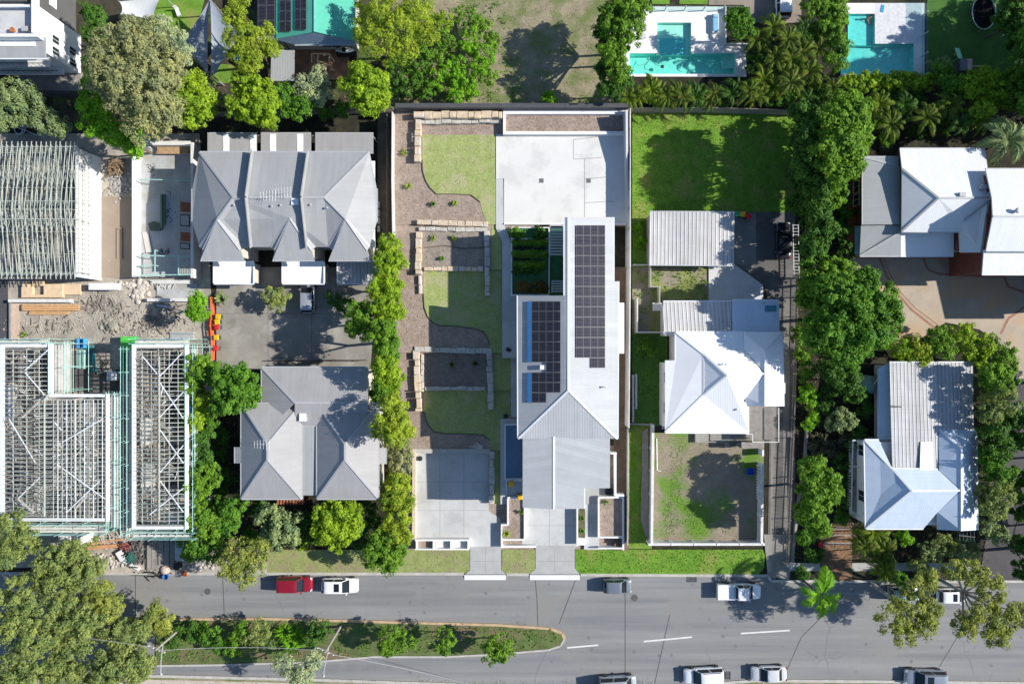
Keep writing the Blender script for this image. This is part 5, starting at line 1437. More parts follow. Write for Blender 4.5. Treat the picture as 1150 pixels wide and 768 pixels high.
t = root('framed_townhouse', P(60, 490, 0), 'large townhouse frame with open rafters, a stepped white fascia and no roofing yet', 'building')
zf = 5.9
f = MB(); f.pprism([(4,390),(56,390),(56,446),(120,446),(120,585),(4,585)], 2.9, 3.1); f.build('floor', PLY, t)
bl = MB(); bl.pprism([(6,392),(54,392),(54,449),(117,449),(117,582),(6,582)], 0, 2.9); bl.build('lower_wall', W_GREY, t)
dk = MB()
for q in ((7,395,20,430),(36,396,54,440),(24,440,44,500),(8,520,40,560),(70,470,96,520),(98,530,116,570),(60,560,80,582)): dk = MB(); dk.pbox(*q, 3.1, 3.14); dk.build('floor_sheet', plain('sheet_dark', (.09,.085,.08), .9, .3, 1., .2), t)
wm = MB()
for q in ((7,432,18,470),(60,455,78,480),(96,500,112,522),(20,565,50,582)): wm = MB(); wm.pbox(*q, 3.15, 3.5); wm.build('plaster_pack', plain('plaster', (.62,.61,.58), .8, .1), t)
for y in range(393, 584, 5):
    if random.random() < .09: continue
    y += random.uniform(-.5, .5)
    rise = .9*min(1, (y-388)/40, (586-y)/40+.1)
    if y < 447: truss(t, XY(4,y,zf), XY(55,y,zf), zf, rise, FRM, webs=5, over=.1)
    else: truss(t, XY(4,y,zf), XY(120,y,zf), zf, rise*1.5, FRM, peak=.40, webs=8, over=.1)
for x in (15, 30, 44): mb = MB(); mb.bar(P(x,393,zf+.35), P(x,575,zf+.35), .05, .07); mb.build('purlin', FRM, t)
for x in (70, 84, 98, 110): mb = MB(); mb.bar(P(x,449,zf+.5), P(x,582,zf+.4), .05, .07); mb.build('purlin', FRM, t)
rg = MB(); rg.bar(P(50,449,zf+1.55), P(50,580,zf+1.4), .09, .16); rg.bar(P(57,440,zf+1.2), P(50,449,zf+1.55), .09, .16); rg.build('ridge_beam', FRM, t)
fascia(t, [(3,388),(57.5,388),(57.5,444),(121,444),(121,583),(3,583),(3,388)], zf+.05)
braces(t, [((28,416),(55,392)), ((28,418),(54,448)), ((10,470),(40,520)), ((62,520),(118,560,.3)), ((64,500),(116,470,.2)), ((20,560),(46,535)), ((75,575),(112,540))], zf+1.0)
def clutter(parent, x0, y0, x1, y1, n, z):
    for m, q in ((FASC, .3), (FRM2, .4), (plain('board_dark', (.16,.14,.12), .9, .3), .3)):
        mb = MB()
        for k in range(int(n*q)):
            a = P(random.uniform(x0, x1), random.uniform(y0, y1), z+random.uniform(-.2, .5)); an = random.choice((0, 1.57, .8, 2.4)) + random.gauss(0, .15); l = random.uniform(.3, 1.2)
            d = Vector((math.cos(an)*l, math.sin(an)*l, random.uniform(-.1, .1))); mb.bar(a-d, a+d, random.uniform(.05, .13), .04)
        tag(mb.build('loose_board', m, parent), kind='stuff')
clutter(t, 12, 400, 46, 575, 50, 4.9); clutter(t, 62, 455, 112, 575, 64, 5.6)
for x in range(60, 118, 5): mb = MB(); z = zf + .25 + 1.25*(118-x)/68; mb.bar(P(x, 449, z), P(x, 582, z), .06, .05); mb.build('roof_batten', FASC if x % 2 else FRM, t)
ceil = MB()
for q in ((60,452,114,505),(60,512,114,548),(64,552,112,578)): ceil = MB(); ceil.pbox(*q, 5.0, 5.05); ceil.build('ceiling_sheet', plain('sheet_pale', (.40,.39,.37), .9, .25, 1.2, .2, col2=(.14,.13,.13), patch=.7, pth=(.47,.53)), t)
braces(t, [((25,469),(50,445)), ((20,560),(38,575)), ((84,572),(98,556))], zf+1.1, .2, FRM2)
for a, b in (((5,391),(55,391)),((5,391),(5,582)),((119,447),(119,582)),((5,582),(119,582)),((55,391),(55,447)),((30,392),(30,580)),((57,510),(118,510)),((5,480),(55,480)),((84,448),(84,580))):
    stud_wall(t, XY(*a,5.7), XY(*b,5.7), 3.14, 5.75, FRM2)

t = root('framed_townhouse', P(180, 490, 0), 'narrow long townhouse frame with a white fascia and crossed white braces', 'building')
f = MB(); f.pprism([(151,390),(209,390),(209,592),(151,592)], 2.9, 3.1); f.build('floor', PLY, t)
bl = MB(); bl.pprism([(153,392),(207,392),(207,589),(153,589)], 0, 2.9); bl.build('lower_wall', W_GREY, t)
dk = MB()
for q in ((182,395,205,440),(184,450,206,490),(182,500,205,545),(156,560,172,590),(158,396,172,420)): dk = MB(); dk.pbox(*q, 3.1, 3.14); dk.build('floor_sheet', MATS['sheet_dark'], t)
wm = MB()
for q in ((157,470,170,500),(158,520,172,552),(186,575,204,589)): wm = MB(); wm.pbox(*q, 3.1, 3.5); wm.build('plaster_pack', MATS['plaster'], t)
for y in [q + random.uniform(-.5, .5) for q in range(394, 590, 5) if random.random() > .08]: truss(t, XY(151,y,zf), XY(209,y,zf), zf, .9*min(1,(y-386)/30,(596-y)/30), FRM, webs=6, over=.1)
for x in (160, 170, 190, 200): mb = MB(); mb.bar(P(x,394,zf+.4), P(x,588,zf+.4), .05, .07); mb.build('purlin', FRM, t)
rg = MB(); rg.bar(P(179,400,zf+1.1), P(179,584,zf+1.1), .09, .14); rg.build('ridge_beam', FRM, t)
fascia(t, [(150.5,388.5),(210,388.5),(210,592),(150.5,592),(150.5,388.5)], zf+.05)
braces(t, [((178,424),(205,396)), ((160,400),(180,424)), ((180,430),(206,470)), ((206,440),(178,470)), ((178,480),(206,520)), ((206,500),(180,530)), ((180,540),(206,575)), ((168,578),(206,548))], zf+1.0)
for a, b in (((152,391),(208,391)),((152,391),(152,590)),((208,391),(208,590)),((152,590),(208,590)),((152,455),(208,455)),((152,520),(208,520)),((178,391),(178,590))):
    stud_wall(t, XY(*a,5.7), XY(*b,5.7), 3.1, 5.75, FRM2)
clutter(t, 158, 400, 202, 584, 44, 4.9)
mb = MB(); mb.pbox(211, 455, 214, 470, 5.4, 5.5); mb.build('tarpaulin', plain('tarp_blue', (.05,.20,.55), .5), t)

def scaffold(label, x0, y0, x1, y1, z=5.2, planks=3, top=6.4):
    """tube scaffold over a px rectangle: standards, ledgers, a plank deck and guard rails"""
    c = P((x0+x1)/2, (y0+y1)/2, z); t = root('scaffold', (c.x, c.y, 0), label, 'scaffold', 'scaffolds round the framed townhouses')
    a, b = P(x0, y0, z), P(x1, y1, z); L, W = abs(b.x-a.x), abs(b.y-a.y); al = 'x' if L > W else 'y'
    n = max(2, int(max(L, W)/2.3)+1); lo, hi = Vector((min(a.x,b.x), min(a.y,b.y), 0)), Vector((max(a.x,b.x), max(a.y,b.y), 0))
    for k in range(n):
        u = k/(n-1)
        for s in (0, 1):
            x, y = (lo.x+L*u, lo.y+W*s) if al == 'x' else (lo.x+L*s, lo.y+W*u)
            mb = MB(); mb.tube([(x,y,0),(x,y,top+random.uniform(0,.3))], .035, 5); mb.build('standard', MINT, t)
    for zz in (1.9, z-.12, z+.5, z+1.0):
        for s in (0, 1):
            mb = MB()
            if al == 'x': mb.tube([(lo.x-.3, lo.y+W*s, zz),(hi.x+.3, lo.y+W*s, zz)], .035, 5)
            else: mb.tube([(lo.x+L*s, lo.y-.3, zz),(lo.x+L*s, hi.y+.3, zz)], .035, 5)
            mb.build('guard_rail' if zz > z else 'ledger', MINT, t)
    for k in range(n):
        u = k/(n-1); mb = MB()
        if al == 'x': mb.tube([(lo.x+L*u, lo.y-.2, z-.06),(lo.x+L*u, hi.y+.2, z-.06)], .03, 5)
        else: mb.tube([(lo.x-.2, lo.y+W*u, z-.06),(hi.x+.2, lo.y+W*u, z-.06)], .03, 5)
        mb.build('transom', MINT, t)
    for k in range(planks):
        mb = MB(); g = .05
        u0, u1 = k/planks, (k+1)/planks
        m = max(1, int(max(L, W)/3.2))
        for j in range(m):
            v0, v1 = j/m, (j+1)/m - .008; dz = random.uniform(0, .03)
            if al == 'x': mb.box(lo.x+L*v0, lo.y+W*u0+g, z+dz, lo.x+L*v1, lo.y+W*u1-g, z+.05+dz)
            else: mb.box(lo.x+L*u0+g, lo.y+W*v0, z+dz, lo.x+L*u1-g, lo.y+W*v1, z+.05+dz)
        mb.build('plank', PLANK, t)
    return t
scaffold('wide pale plank deck scaffold in the step of the large frame', 61, 386, 79, 439, planks=5)
scaffold('tall scaffold down the right side of the large frame', 125, 442, 134, 592, planks=3)
scaffold('mint tube scaffold down the left side of the narrow frame', 141, 392, 148, 598, planks=2)
scaffold('mint scaffold down the right side of the narrow frame, beside the trees', 212.5, 390, 221, 592, planks=2)
scaffold('mint scaffold across the street end of the narrow frame', 150, 596, 222, 603, planks=2)
scaffold('pale scaffold across the street end of the large frame', -30, 588, 120, 598, planks=3)
scaffold('short scaffold across the top end of the narrow frame', 152, 381, 212, 386, planks=1)
scaffold('short scaffold across the top left end of the large frame', -20, 381, 55, 385, planks=1)
o = MB()
for k in range(9): o.bar(P(152+8*k,605,4.8), P(160+8*k,599,5.6), .05)
one(o, 'edge_netting', MINT, 'mint sloping edge rail hung under the scaffold at the street end of the narrow frame', 'netting')

# street side heap
prop('plank_stack', 'stack of long weathered grey planks lying out to the street below the narrow frame', 'planks', WOOD_G, lambda m: (stack(m, 165, 596, 196, 640, 6, 'y', 2, th=.2), stack(m, 178, 600, 190, 634, 2, 'y', 1, z0=.45, th=.15)))
prop('panel_stack', 'pale blue-grey sheet stack beside the weathered planks', 'panels', plain('panel_bluegrey', (.42,.46,.52), .6), lambda m: stack(m, 196, 603, 208, 629, 1, 'y', 4, th=.12))
prop('pallet', 'brown pallet at the right of the blue-grey sheets', 'pallet', WOOD_G, lambda m: [m.pbox(210, 604+4*k, 217, 606.5+4*k, .05, .22) for k in range(7)] + [m.pbox(x, 604, x+1, 631, .0, .05) for x in (210, 213, 216)])
prop('timber_beam', 'long orange timber beam across the front of the large frame', 'beam', plain('pine_red', (.55,.28,.14), .8, .15), lambda m: (m.bar(P(97,615,.4), P(136,612,.4), .45, .35), m.bar(P(100,611,.3), P(138,605,.3), .2, .2)))
prop('bent_duct', 'bent white sheet metal duct lying in the rubbish by the street', 'duct', plain('duct_white', (.70,.70,.70), .5), lambda m: (m.bar(P(133,619,.4), P(139,629,.35), .7, .3), m.bar(P(139,629,.35), P(157,639,.3), .42, .25)))
prop('rubbish_heap', 'dark mixed rubbish heap in front of the narrow frame', 'rubbish heap', plain('rubbish', (.13,.125,.12), .9, .5, 2., .3), lambda m: (pile(m, 152, 621, 12, 14, 90, 1.1, .14, hgt=.6), rocks(m, 152, 616, 10, 10, 60, .28)))
prop('brick_heap', 'heap of dark red bricks on top of the rubbish', 'bricks', plain('brick_heap', (.30,.09,.08), .9, .3), lambda m: pile(m, 146, 611, 6, 5, 40, .3, .13, z=.6, hgt=.4))
prop('netting_heap', 'crumpled dark green netting on the rubbish heap', 'netting', plain('net_green', (.04,.16,.13), .9), lambda m: pile(m, 151, 624, 5, 5, 40, .8, .08, z=.55, hgt=.3))
prop('steel_offcuts', 'thin dark steel lengths along the kerb by the rubbish heap', 'steel', DARKM, lambda m: pile(m, 172, 643, 16, 3, 34, 2.2, .07, hgt=.1, ang=0))
prop('bucket', 'blue bucket by the kerb below the weathered planks', 'bucket', plain('bucket_blue', (.05,.16,.42), .5), lambda m: m.lathe((*P(188,646,0)[:2],-.02), [(.3,0),(.36,.55),(.33,.55),(.29,.1)], 12))
prop('sand_bag', 'round pale pink bulk bag by the kerb', 'bag', plain('bag_pink', (.62,.47,.40), .9, .15), lambda m: m.lathe((*P(188,638,0)[:2],.1), [(.4,0),(.55,.25),(.5,.55),(.2,.7)], 12))
prop('orange_bag', 'crumpled orange bag by the kerb at the building site', 'bag', plain('bag_orange', (.60,.14,.05), .7), lambda m: rocks(m, 208, 643, 3, 2, 6, .28, .1))
prop('site_drum', 'dark steel drum next to the orange bag', 'drum', DARKM, lambda m: m.lathe((*P(202,634,0)[:2],.1), [(.4,0),(.4,.8),(.36,.82),(.34,.75)], 12))
prop('rubble', 'pale rubble and dust bags at the kerb beside the trees', 'rubble', plain('rubble_dust', (.50,.46,.41), 1., .2, 2., .2), lambda m: (rocks(m, 226, 632, 12, 8, 60, .3, .1), pile(m, 130, 606, 26, 6, 60, 1.6, .1, hgt=.3), rocks(m, 120, 630, 24, 10, 80, .22, .1)), kind='stuff')
prop('portable_toilet', 'white portable toilet cabin at the front of the large frame', 'toilet cabin', W_WHITE, lambda m: (m.pbox(66,602,78,613,0,2.1), m.pbox(65.5,601.5,78.5,613.5,2.1,2.2), m.pbox(84,602,93,613,0,2.1), m.pbox(83.5,601.5,93.5,613.5,2.1,2.2), m.pbox(78,604,84,611,0,.1)))
# ================================================================== vehicles
CG = glassmat('car_glass', (.012, .016, .02), .05)
LAMP = glassmat('headlamp', (.55, .57, .6), .15); TAIL = glassmat('tail_lamp', (.30, .01, .01), .2)
RIM = plain('rim_alloy', (.45, .46, .47), .35, .05, 1., .02, metal=.7)
TRIM = plain('car_trim', (.02, .02, .02), .6, .05, 1., .02)
def sring(x, w, z0, z1, n=16, e=.42):
    m, hh = (z0+z1)/2, (z1-z0)/2; out = []
    for k in range(n):
        a = 2*math.pi*(k+.5)/n; c, s = math.cos(a), math.sin(a)
        out.append((x, w*math.copysign(abs(c)**e, c), m + hh*math.copysign(abs(s)**e, s)))
    return out
KINDS_ = {
 # L, W, belt, roof, base rear, top rear, top front, base front, stations
 'suv':   (4.45, 1.84, 1.02, 1.66, -.475, -.43, .10, .25),
 'hatch': (3.75, 1.68, .98, 1.48, -.47, -.40, .10, .27),
 'wagon': (4.70, 1.80, .98, 1.50, -.46, -.38, .08, .24),
 'sedan': (4.55, 1.78, .96, 1.44, -.36, -.22, .08, .24),
 'van':   (4.6, 1.85, 1.10, 1.85, -.48, -.465, .20, .33),
 'ute':   (5.3, 1.85, 1.05, 1.76, -.08, -.06, .16, .27),
}
def vehicle(name, label, px, py, kind, mat, ang, cat='car', sun=False, rails=False, group='cars parked in the street', L=None, bonnet=None):
    l, W, zb, zr, r0, r1, f1, f0 = KINDS_[kind]
    if L: l = L
    p = P(px, py, 0); t = root(name, (0, 0, 0), label, cat, group)
    st = [(-.5,.80,.42,zb*.74),(-.49,.90,.34,zb*.9),(-.455,.96,.28,zb*.985),(-.38,.985,.25,zb),(-.15,1,.24,zb),(.12,1,.24,zb),(.22,.99,.24,zb*.985),(.32,.97,.25,zb*.94),(.41,.94,.27,zb*.87),(.462,.88,.30,zb*.80),(.49,.78,.36,zb*.70),(.5,.62,.42,zb*.6)]
    if kind == 'van': st[7:] = [(.36,.97,.25,zb*.93),(.43,.94,.27,zb*.85),(.47,.88,.3,zb*.76),(.495,.76,.36,zb*.66),(.5,.62,.42,zb*.58)]
    if kind == 'ute': st = [(-.10,.97,.26,zb)] + st[4:]
    mb = MB(); mb.loft([sring(x*l, w*W/2, a, b) for x, w, a, b in st])
    # greenhouse: pillars in body colour
    wb, wt = W*.455, W*.385
    B = [(r0*l,-wb,zb-.06),(f0*l,-wb,zb-.06),(f0*l,wb,zb-.06),(r0*l,wb,zb-.06)]; T = [(r1*l,-wt,zr-.06),(f1*l,-wt,zr-.06),(f1*l,wt,zr-.06),(r1*l,wt,zr-.06)]
    mb._add(B+T, [(0,3,2,1),(4,5,6,7),(0,1,5,4),(1,2,6,5),(2,3,7,6),(3,0,4,7)])
    mb.build('body', mat, t, smooth=True).data.set_sharp_from_angle(angle=.7)
    B = [Vector(b) for b in B]; T = [Vector(b) for b in T]
    def pane(nm, a, b, c, d, ins=.06, off=.012):
        cen = (a+b+c+d)/4; nrm = (b-a).cross(d-a).normalized(); q = []
        for v in (a, b, c, d): q.append(v + (cen-v)*ins + nrm*off)
        g = MB(); g.face(q); g.build(nm, CG, t)
    pane('windscreen', B[1], B[2], T[2], T[1], .09)
    pane('rear_window', B[3], B[0], T[0], T[3], .12)
    m1 = .52
    for s, (i, j) in ((0, (0, 1)), (1, (2, 3))):
        a, b, c, d = B[i], B[j], T[j], T[i]
        mid0, mid1 = a.lerp(b, m1), d.lerp(c, m1)
        pane('side_window', a, mid0, mid1, d, .1); pane('side_window', mid0, b, c, mid1, .1)
    g = MB(); g.bar((f0*l+.05, -wb*.92, zb+.005), (f0*l+.05, wb*.92, zb+.005), .12, .03, up=(0,0,1)); g.build('cowl', TRIM, t)
    # roof panel
    rb = MB(); rings = []
    for u, dz in ((0, -.05), (.03, 0), (.2, .035), (.5, .05), (.8, .035), (.97, 0), (1, -.05)):
        x = (r1-.012)*l + ((f1+.012)-(r1-.012))*l*u; rings.append([(x, -wt-.02, zr-.09), (x, wt+.02, zr-.09), (x, wt+.01, zr-.03+dz*.4), (x, wt*.7, zr+dz*.8), (x, 0, zr+dz), (x, -wt*.7, zr+dz*.8), (x, -wt-.01, zr-.03+dz*.4)])
    rb.loft(rings); rb.build('roof', mat, t, smooth=True).data.set_sharp_from_angle(angle=.6)
    if sun:
        g = MB(); x0, x1 = (f1-.20)*l, (f1-.06)*l; g.box(x0, -wt*.68, zr+.02, x1, wt*.68, zr+.062); g.build('sunroof', CG, t)
    if rails:
        for s in (-1, 1):
            g = MB(); g.tube([(r1*l+.15, s*(wt-.04), zr+.02),(r1*l+.3, s*(wt-.04), zr+.09),(f1*l-.3, s*(wt-.04), zr+.09),(f1*l-.15, s*(wt-.04), zr+.02)], .025, 5); g.build('roof_rail', TRIM, t)
    # wheels
    rad = .35 if kind in ('suv','ute','van') else .31
    wx = (.30, -.31) if kind != 'ute' else (.31, -.27)
    for x in wx:
        for s in (-1, 1):
            ty = MB(); y0 = s*(W/2-.20); y1 = s*(W/2+.012); n = 18
            prof = [(rad*.62, y0), (rad*.95, y0), (rad, y0+(y1-y0)*.2), (rad, y0+(y1-y0)*.8), (rad*.94, y1), (rad*.66, y1)]
            ty.loft([[(x*l+r_*math.cos(2*math.pi*k/n), yy, rad+r_*math.sin(2*math.pi*k/n)) for k in range(n)] for r_, yy in prof])
            wh = ty.build('wheel', RUBBER, t, smooth=True)
            rm = MB(); rm.loft([[(x*l+r_*math.cos(2*math.pi*k/n), yy, rad+r_*math.sin(2*math.pi*k/n)) for k in range(n)] for r_, yy in ((rad*.66, y1-s*.03), (rad*.62, y1+s*.004), (rad*.2, y1-s*.012))]); rm.build('rim', RIM, wh, smooth=True)
            ar = MB(); ar.loft([[(x*l+r_*math.cos(2*math.pi*k/n), yy, rad+.02+r_*math.sin(2*math.pi*k/n)) for k in range(n)] for r_, yy in ((rad*1.16, s*(W/2-.16)), (rad*1.16, s*(W/2+.004)))]); ar.build('wheel_arch', TRIM, t)
    for s in (-1, 1):
        g = MB(); z = zb*.72; g.loft([[(.44*l, s*W*.40, z-.08), (.44*l, s*W*.46, z-.08), (.44*l, s*W*.46, z+.09), (.44*l, s*W*.38, z+.11)], [(.487*l, s*W*.27, z-.08), (.487*l, s*W*.40, z-.07), (.480*l, s*W*.41, z+.05), (.480*l, s*W*.27, z+.06)]]); g.build('headlight', LAMP, t)
        if kind != 'ute':
            g = MB(); z = zb*.86; g.box(-.492*l, s*W*.33, z-.14, -.46*l, s*W*.455, z+.1); g.build('tail_light', TAIL, t)
        g = MB(); xm = (f0-.045)*l; g.loft([[(xm-.08, s*(W/2-.06), zb+.02), (xm+.1, s*(W/2-.06), zb+.02), (xm+.06, s*(W/2-.06), zb+.16), (xm-.08, s*(W/2-.06), zb+.16)], [(xm-.08, s*(W/2+.13), zb+.03), (xm+.03, s*(W/2+.13), zb+.03), (xm+.01, s*(W/2+.13), zb+.15), (xm-.08, s*(W/2+.13), zb+.15)]]); g.build('side_mirror', mat, t)
    g = MB(); g.box(.485*l, -W*.3, .36, .503*l, W*.3, .5); g.build('grille', TRIM, t)
    if kind != 'ute':
        g = MB(); g.box(-.503*l, -W*.42, .34, -.47*l, W*.42, .56); g.build('rear_bumper', TRIM, t)
    else:
        x0, x1, w2 = -.5*l, -.105*l, W*.49
        g = MB(); g.box(x0, -w2, .55, x1, w2, .66)
        for q in ((x0,-w2,x0+.06,w2),(x1-.06,-w2,x1,w2),(x0+.06,-w2,x1-.06,-w2+.06),(x0+.06,w2-.06,x1-.06,w2)): g.box(q[0], q[1], .66, q[2], q[3], 1.08)
        g.build('tray', mat, t, bevel=.02)
        g = MB(); g.box(x0+.05, -w2+.05, 1.082, x1-.04, w2-.05, 1.12); g.build('tray_cover', mat, t)
        for s in (-1, 1): g = MB(); g.box(x0-.02, s*W*.40, .72, x0+.03, s*W*.475, 1.0); g.build('tail_light', TAIL, t)
        g = MB(); g.box(x0+.3, -.4, .28, -.05*l, .4, .55); g.build('chassis', TRIM, t)
    t.location = (p.x, p.y, -.02); t.rotation_euler = (0, 0, R(ang))
    return t
def lift(t, z): t.location.z = z
RED = paint('paint_red', (.23, .008, .02)); WHT = paint('paint_white', (.78, .79, .80)); SIL = paint('paint_silver', (.42, .45, .48), .35)
GRY = paint('paint_grey', (.20, .23, .26), .3); BLK = paint('paint_black', (.02, .024, .03)); TEAL = paint('paint_teal', (.28, .38, .38), .3); STB = paint('paint_steel', (.30, .34, .38), .3)
vehicle('parked_car', 'dark red wagon parked at the kerb in front of the duplex', 333, 653.5, 'suv', RED, 0, L=4.3)
vehicle('parked_car', 'white car with a dark sunroof parked just ahead of the red wagon', 383.5, 655, 'wagon', WHT, 0, sun=True, L=4.4)
vehicle('parked_car', 'small blue-grey hatchback parked alone at the kerb near the pale driveway', 692.5, 655.5, 'hatch', GRY, 0, L=3.4)
vehicle('utility_truck', 'white ute with a covered tray parked in tree shade', 827.5, 661.5, 'ute', WHT, 0, cat='ute')
vehicle('parked_car', 'grey-green car mostly hidden under the gum tree at the kerb', 1011, 664, 'hatch', TEAL, 0)
vehicle('parked_car', 'white hatchback half under the gum tree branches at the kerb', 1065, 666, 'hatch', WHT, 0, sun=True, L=3.6)
vehicle('parked_van', 'silver-white people mover cut off by the bottom edge of the photo', 692.5, 764, 'van', SIL, 3, cat='van', L=4.5)
vehicle('parked_car', 'large white SUV parked on the near side of the street', 788.5, 755, 'suv', WHT, 183, L=4.75, rails=True)
vehicle('parked_car', 'silver-white sedan parked behind the large white SUV on the near side', 861, 753, 'sedan', paint('paint_pearl', (.62,.63,.64), .1), 181, L=4.2)
vehicle('parked_car', 'steel grey SUV with a black glass roof panel on the near side of the street', 1035, 757, 'suv', STB, 178.5, sun=True, rails=True, L=4.9)
lift(vehicle('parked_car', 'white four wheel drive parked in the yard above the palms', 877, 3, 'suv', WHT, 90, sun=False, group=None, L=4.4), 0.01)
lift(vehicle('parked_car', 'black car parked in the shade on the long driveway', 877, 271, 'sedan', BLK, 90, group=None, L=4.4), .02)
lift(vehicle('parked_car', 'silver car parked nose-in at the middle garage of the courtyard', 347.5, 334, 'hatch', SIL, 90, group=None, L=3.9), .01)
# ================================================================== bins, fences, walls and yard things
def bin_(label, x, y, lid, ang=0, z=0.02, body=None, group=None):
    p = P(x, y, 1.0); t = root('wheelie_bin', (0, 0, 0), label, 'bin', group)
    b = MB(); b.loft([[(-.22,-.24,.06),(.22,-.24,.06),(.22,.24,.06),(-.22,.24,.06)], [(-.28,-.29,.92),(.28,-.29,.92),(.28,.29,.92),(-.28,.29,.92)]]); b.build('body', body or plain('bin_green', (.04,.09,.06), .6), t, bevel=.02)
    l = MB(); l.loft([[(-.31,-.32,.925),(.31,-.32,.925),(.31,.32,.925),(-.31,.32,.925)], [(-.3,-.31,.97),(.3,-.31,.97),(.3,.31,.97),(-.3,.31,.97)], [(-.2,-.2,1.02),(.2,-.2,1.02),(.2,.2,1.02),(-.2,.2,1.02)]]); l.build('lid', lid, t, bevel=.01)
    h = MB(); h.tube([(-.22,.35,.9),(-.22,.4,.94),(.22,.4,.94),(.22,.35,.9)], .018, 5); h.build('handle', DARKM, t)
    for s in (-1, 1):
        w = MB(); n = 10; w.loft([[(s*.26+d, .25+.1*math.cos(2*math.pi*k/n), .1+.1*math.sin(2*math.pi*k/n)) for k in range(n)] for d in (-.03, .03)]); w.build('wheel', RUBBER, t)
    t.location = (p.x, p.y, z); t.rotation_euler = (0, 0, R(ang)); return t
YEL = plain('lid_yellow', (.80,.42,.01), .5, .06); REDL = plain('lid_red', (.62,.02,.03), .5, .06); GRL = plain('lid_green', (.03,.32,.12), .5, .06)
bin_('yellow-lidded bin furthest up the row by the orange barrier', 244.5, 355.5, YEL, 85); bin_('yellow-lidded bin second in the row by the orange barrier', 243.5, 361.5, YEL, 95)
bin_('red-lidded bin in the middle of the row by the orange barrier', 243.5, 367.5, REDL, 88); bin_('yellow-lidded bin below the middle red one by the orange barrier', 242.5, 379, YEL, 92); bin_('red-lidded bin lowest in the row by the orange barrier', 242, 391, REDL, 86)
bin_('green-lidded bin at the corner of the weathered carport', 828.5, 240, GRL, 3); bin_('yellow-lidded bin between the green and red ones behind the carport', 834.5, 240.5, YEL, -6); bin_('red-lidded bin at the shady end of the three behind the carport', 841, 243, REDL, 12)
bin_('yellow-lidded bin in the white bay at the side of the pale house', 574, 542.5, YEL, 0, .52); bin_('yellow-lidded bin against the pale house beside the front planter', 584, 557, YEL, 5, .52)
w = MB(); w.pbox(568, 539, 569.2, 551, .5, 1.2); w.pbox(569.2, 539, 586, 540.2, .5, 1.2); one(w, 'bin_screen', W_WHITE, 'low white screen wall round the bin bay of the pale house', 'wall')

def fence(name, label, pts, h, mat, z0=0.0, th=.06, post=2.4, slats=0, cap=None, group=None, postmat=None):
    """pts px at the fence top; panels between posts, each post its own part"""
    q = [P(x, y, z0+h) for x, y in pts]; c = sum(q, Vector())/len(q)
    t = root(name, (c.x, c.y, z0), label, 'fence', group)
    pn = MB()
    for i in range(len(q)-1):
        a, b = q[i].copy(), q[i+1].copy(); a.z = b.z = 0; d = (b-a)
        n = max(1, round(d.length/post))
        if slats:
            m = max(3, int(d.length/slats))
            for zz in (.3, h-.25): pn.bar(a+Vector((0,0,z0+zz)), b+Vector((0,0,z0+zz)), .05, .07)
            for k in range(m): w = a.lerp(b, (k+.5)/m); pn.bar(w+Vector((0,0,z0+.08)), w+Vector((0,0,z0+h)), slats*.55, .025, up=d)
        else: pn.bar(a+Vector((0,0,z0+.03+h/2)), b+Vector((0,0,z0+.03+h/2)), th, h-.06)
        for k in range(n+1):
            if i and k == 0: continue
            w = a.lerp(b, k/n); pm = MB(); pm.box(w.x-.05, w.y-.05, z0-.1, w.x+.05, w.y+.05, z0+h+.04); pm.build('post', postmat or mat, t)
    pn.build('panel', mat, t)
    return t
fence('back_fence', 'dark charcoal fence along the back of the terraced garden', [(444,118.5),(706,118.5)], 3.3, FENCE_D, th=.5)
fence('side_fence', 'pale thin fence down the left side of the terraced garden', [(440.5,126),(440,200),(441,262)], 2.9, FENCE_W, th=.12)
fence('side_fence', 'dark green fence hidden in the lime hedge beside the courtyard', [(440,264),(446,420),(452,500),(458,610)], 1.8, FENCE_D)
fence('side_fence', 'long pale fence between the pale house and the weedy yard', [(708,122),(708,300),(706.5,480)], 3.4, FENCE_W, th=.10)
fence('side_fence', 'thin pale rail fence beside the side lawn next to the pale house', [(706,482),(705,612)], 1.7, FENCE_W)
fence('back_fence', 'grey paling fence under the palms at the back of the deep green lawn', [(712,121),(800,121),(905,124)], 1.8, WOOD_G)
fence('rear_fence', 'dark paling fence behind the townhouse row', [(222,126),(330,124),(440,121)], 1.8, WOOD_G, slats=.14)
fence('courtyard_fence', 'low dark fence between the courtyard and the duplex', [(308,404.5),(410,404.5)], 1.2, FENCE_D)
fence('side_fence', 'narrow brown paling fence by the right passage of the townhouse row', [(434,126),(434,330)], 1.8, WOOD_G, slats=.14)
fence('boundary_fence', 'old grey timber fence beside the long driveway', [(897,312),(895,420),(893,470),(889,560),(886,632)], 1.2, WOOD_G, slats=.16)
fence('pool_fence', 'glass pool fence beside the blue-grey paving', [(1042,-10),(1042,82)], 1.3, CLEAR, th=.02, postmat=STEEL)
fence('pool_fence', 'glass fence along the upper edge of the white pool deck', [(727,7),(836,7)], 1.2, CLEAR, th=.02, postmat=STEEL)
fence('garden_gate', 'pale gate and rail at the corner of the weedy yard', [(712,297),(731,297),(731,322),(741,322),(741,340)], 1.3, FENCE_W, th=.06)
fence('yard_fence', 'pale fence around the small weedy court beside the white lean-to', [(716,335),(716,373),(746,373)], 2.2, FENCE_W, th=.12)
fence('cross_fence', 'pale metal fence between the dark weedy strip and the side lawn', [(706,476.5),(733,477.5)], 1.4, STEEL, slats=.18)

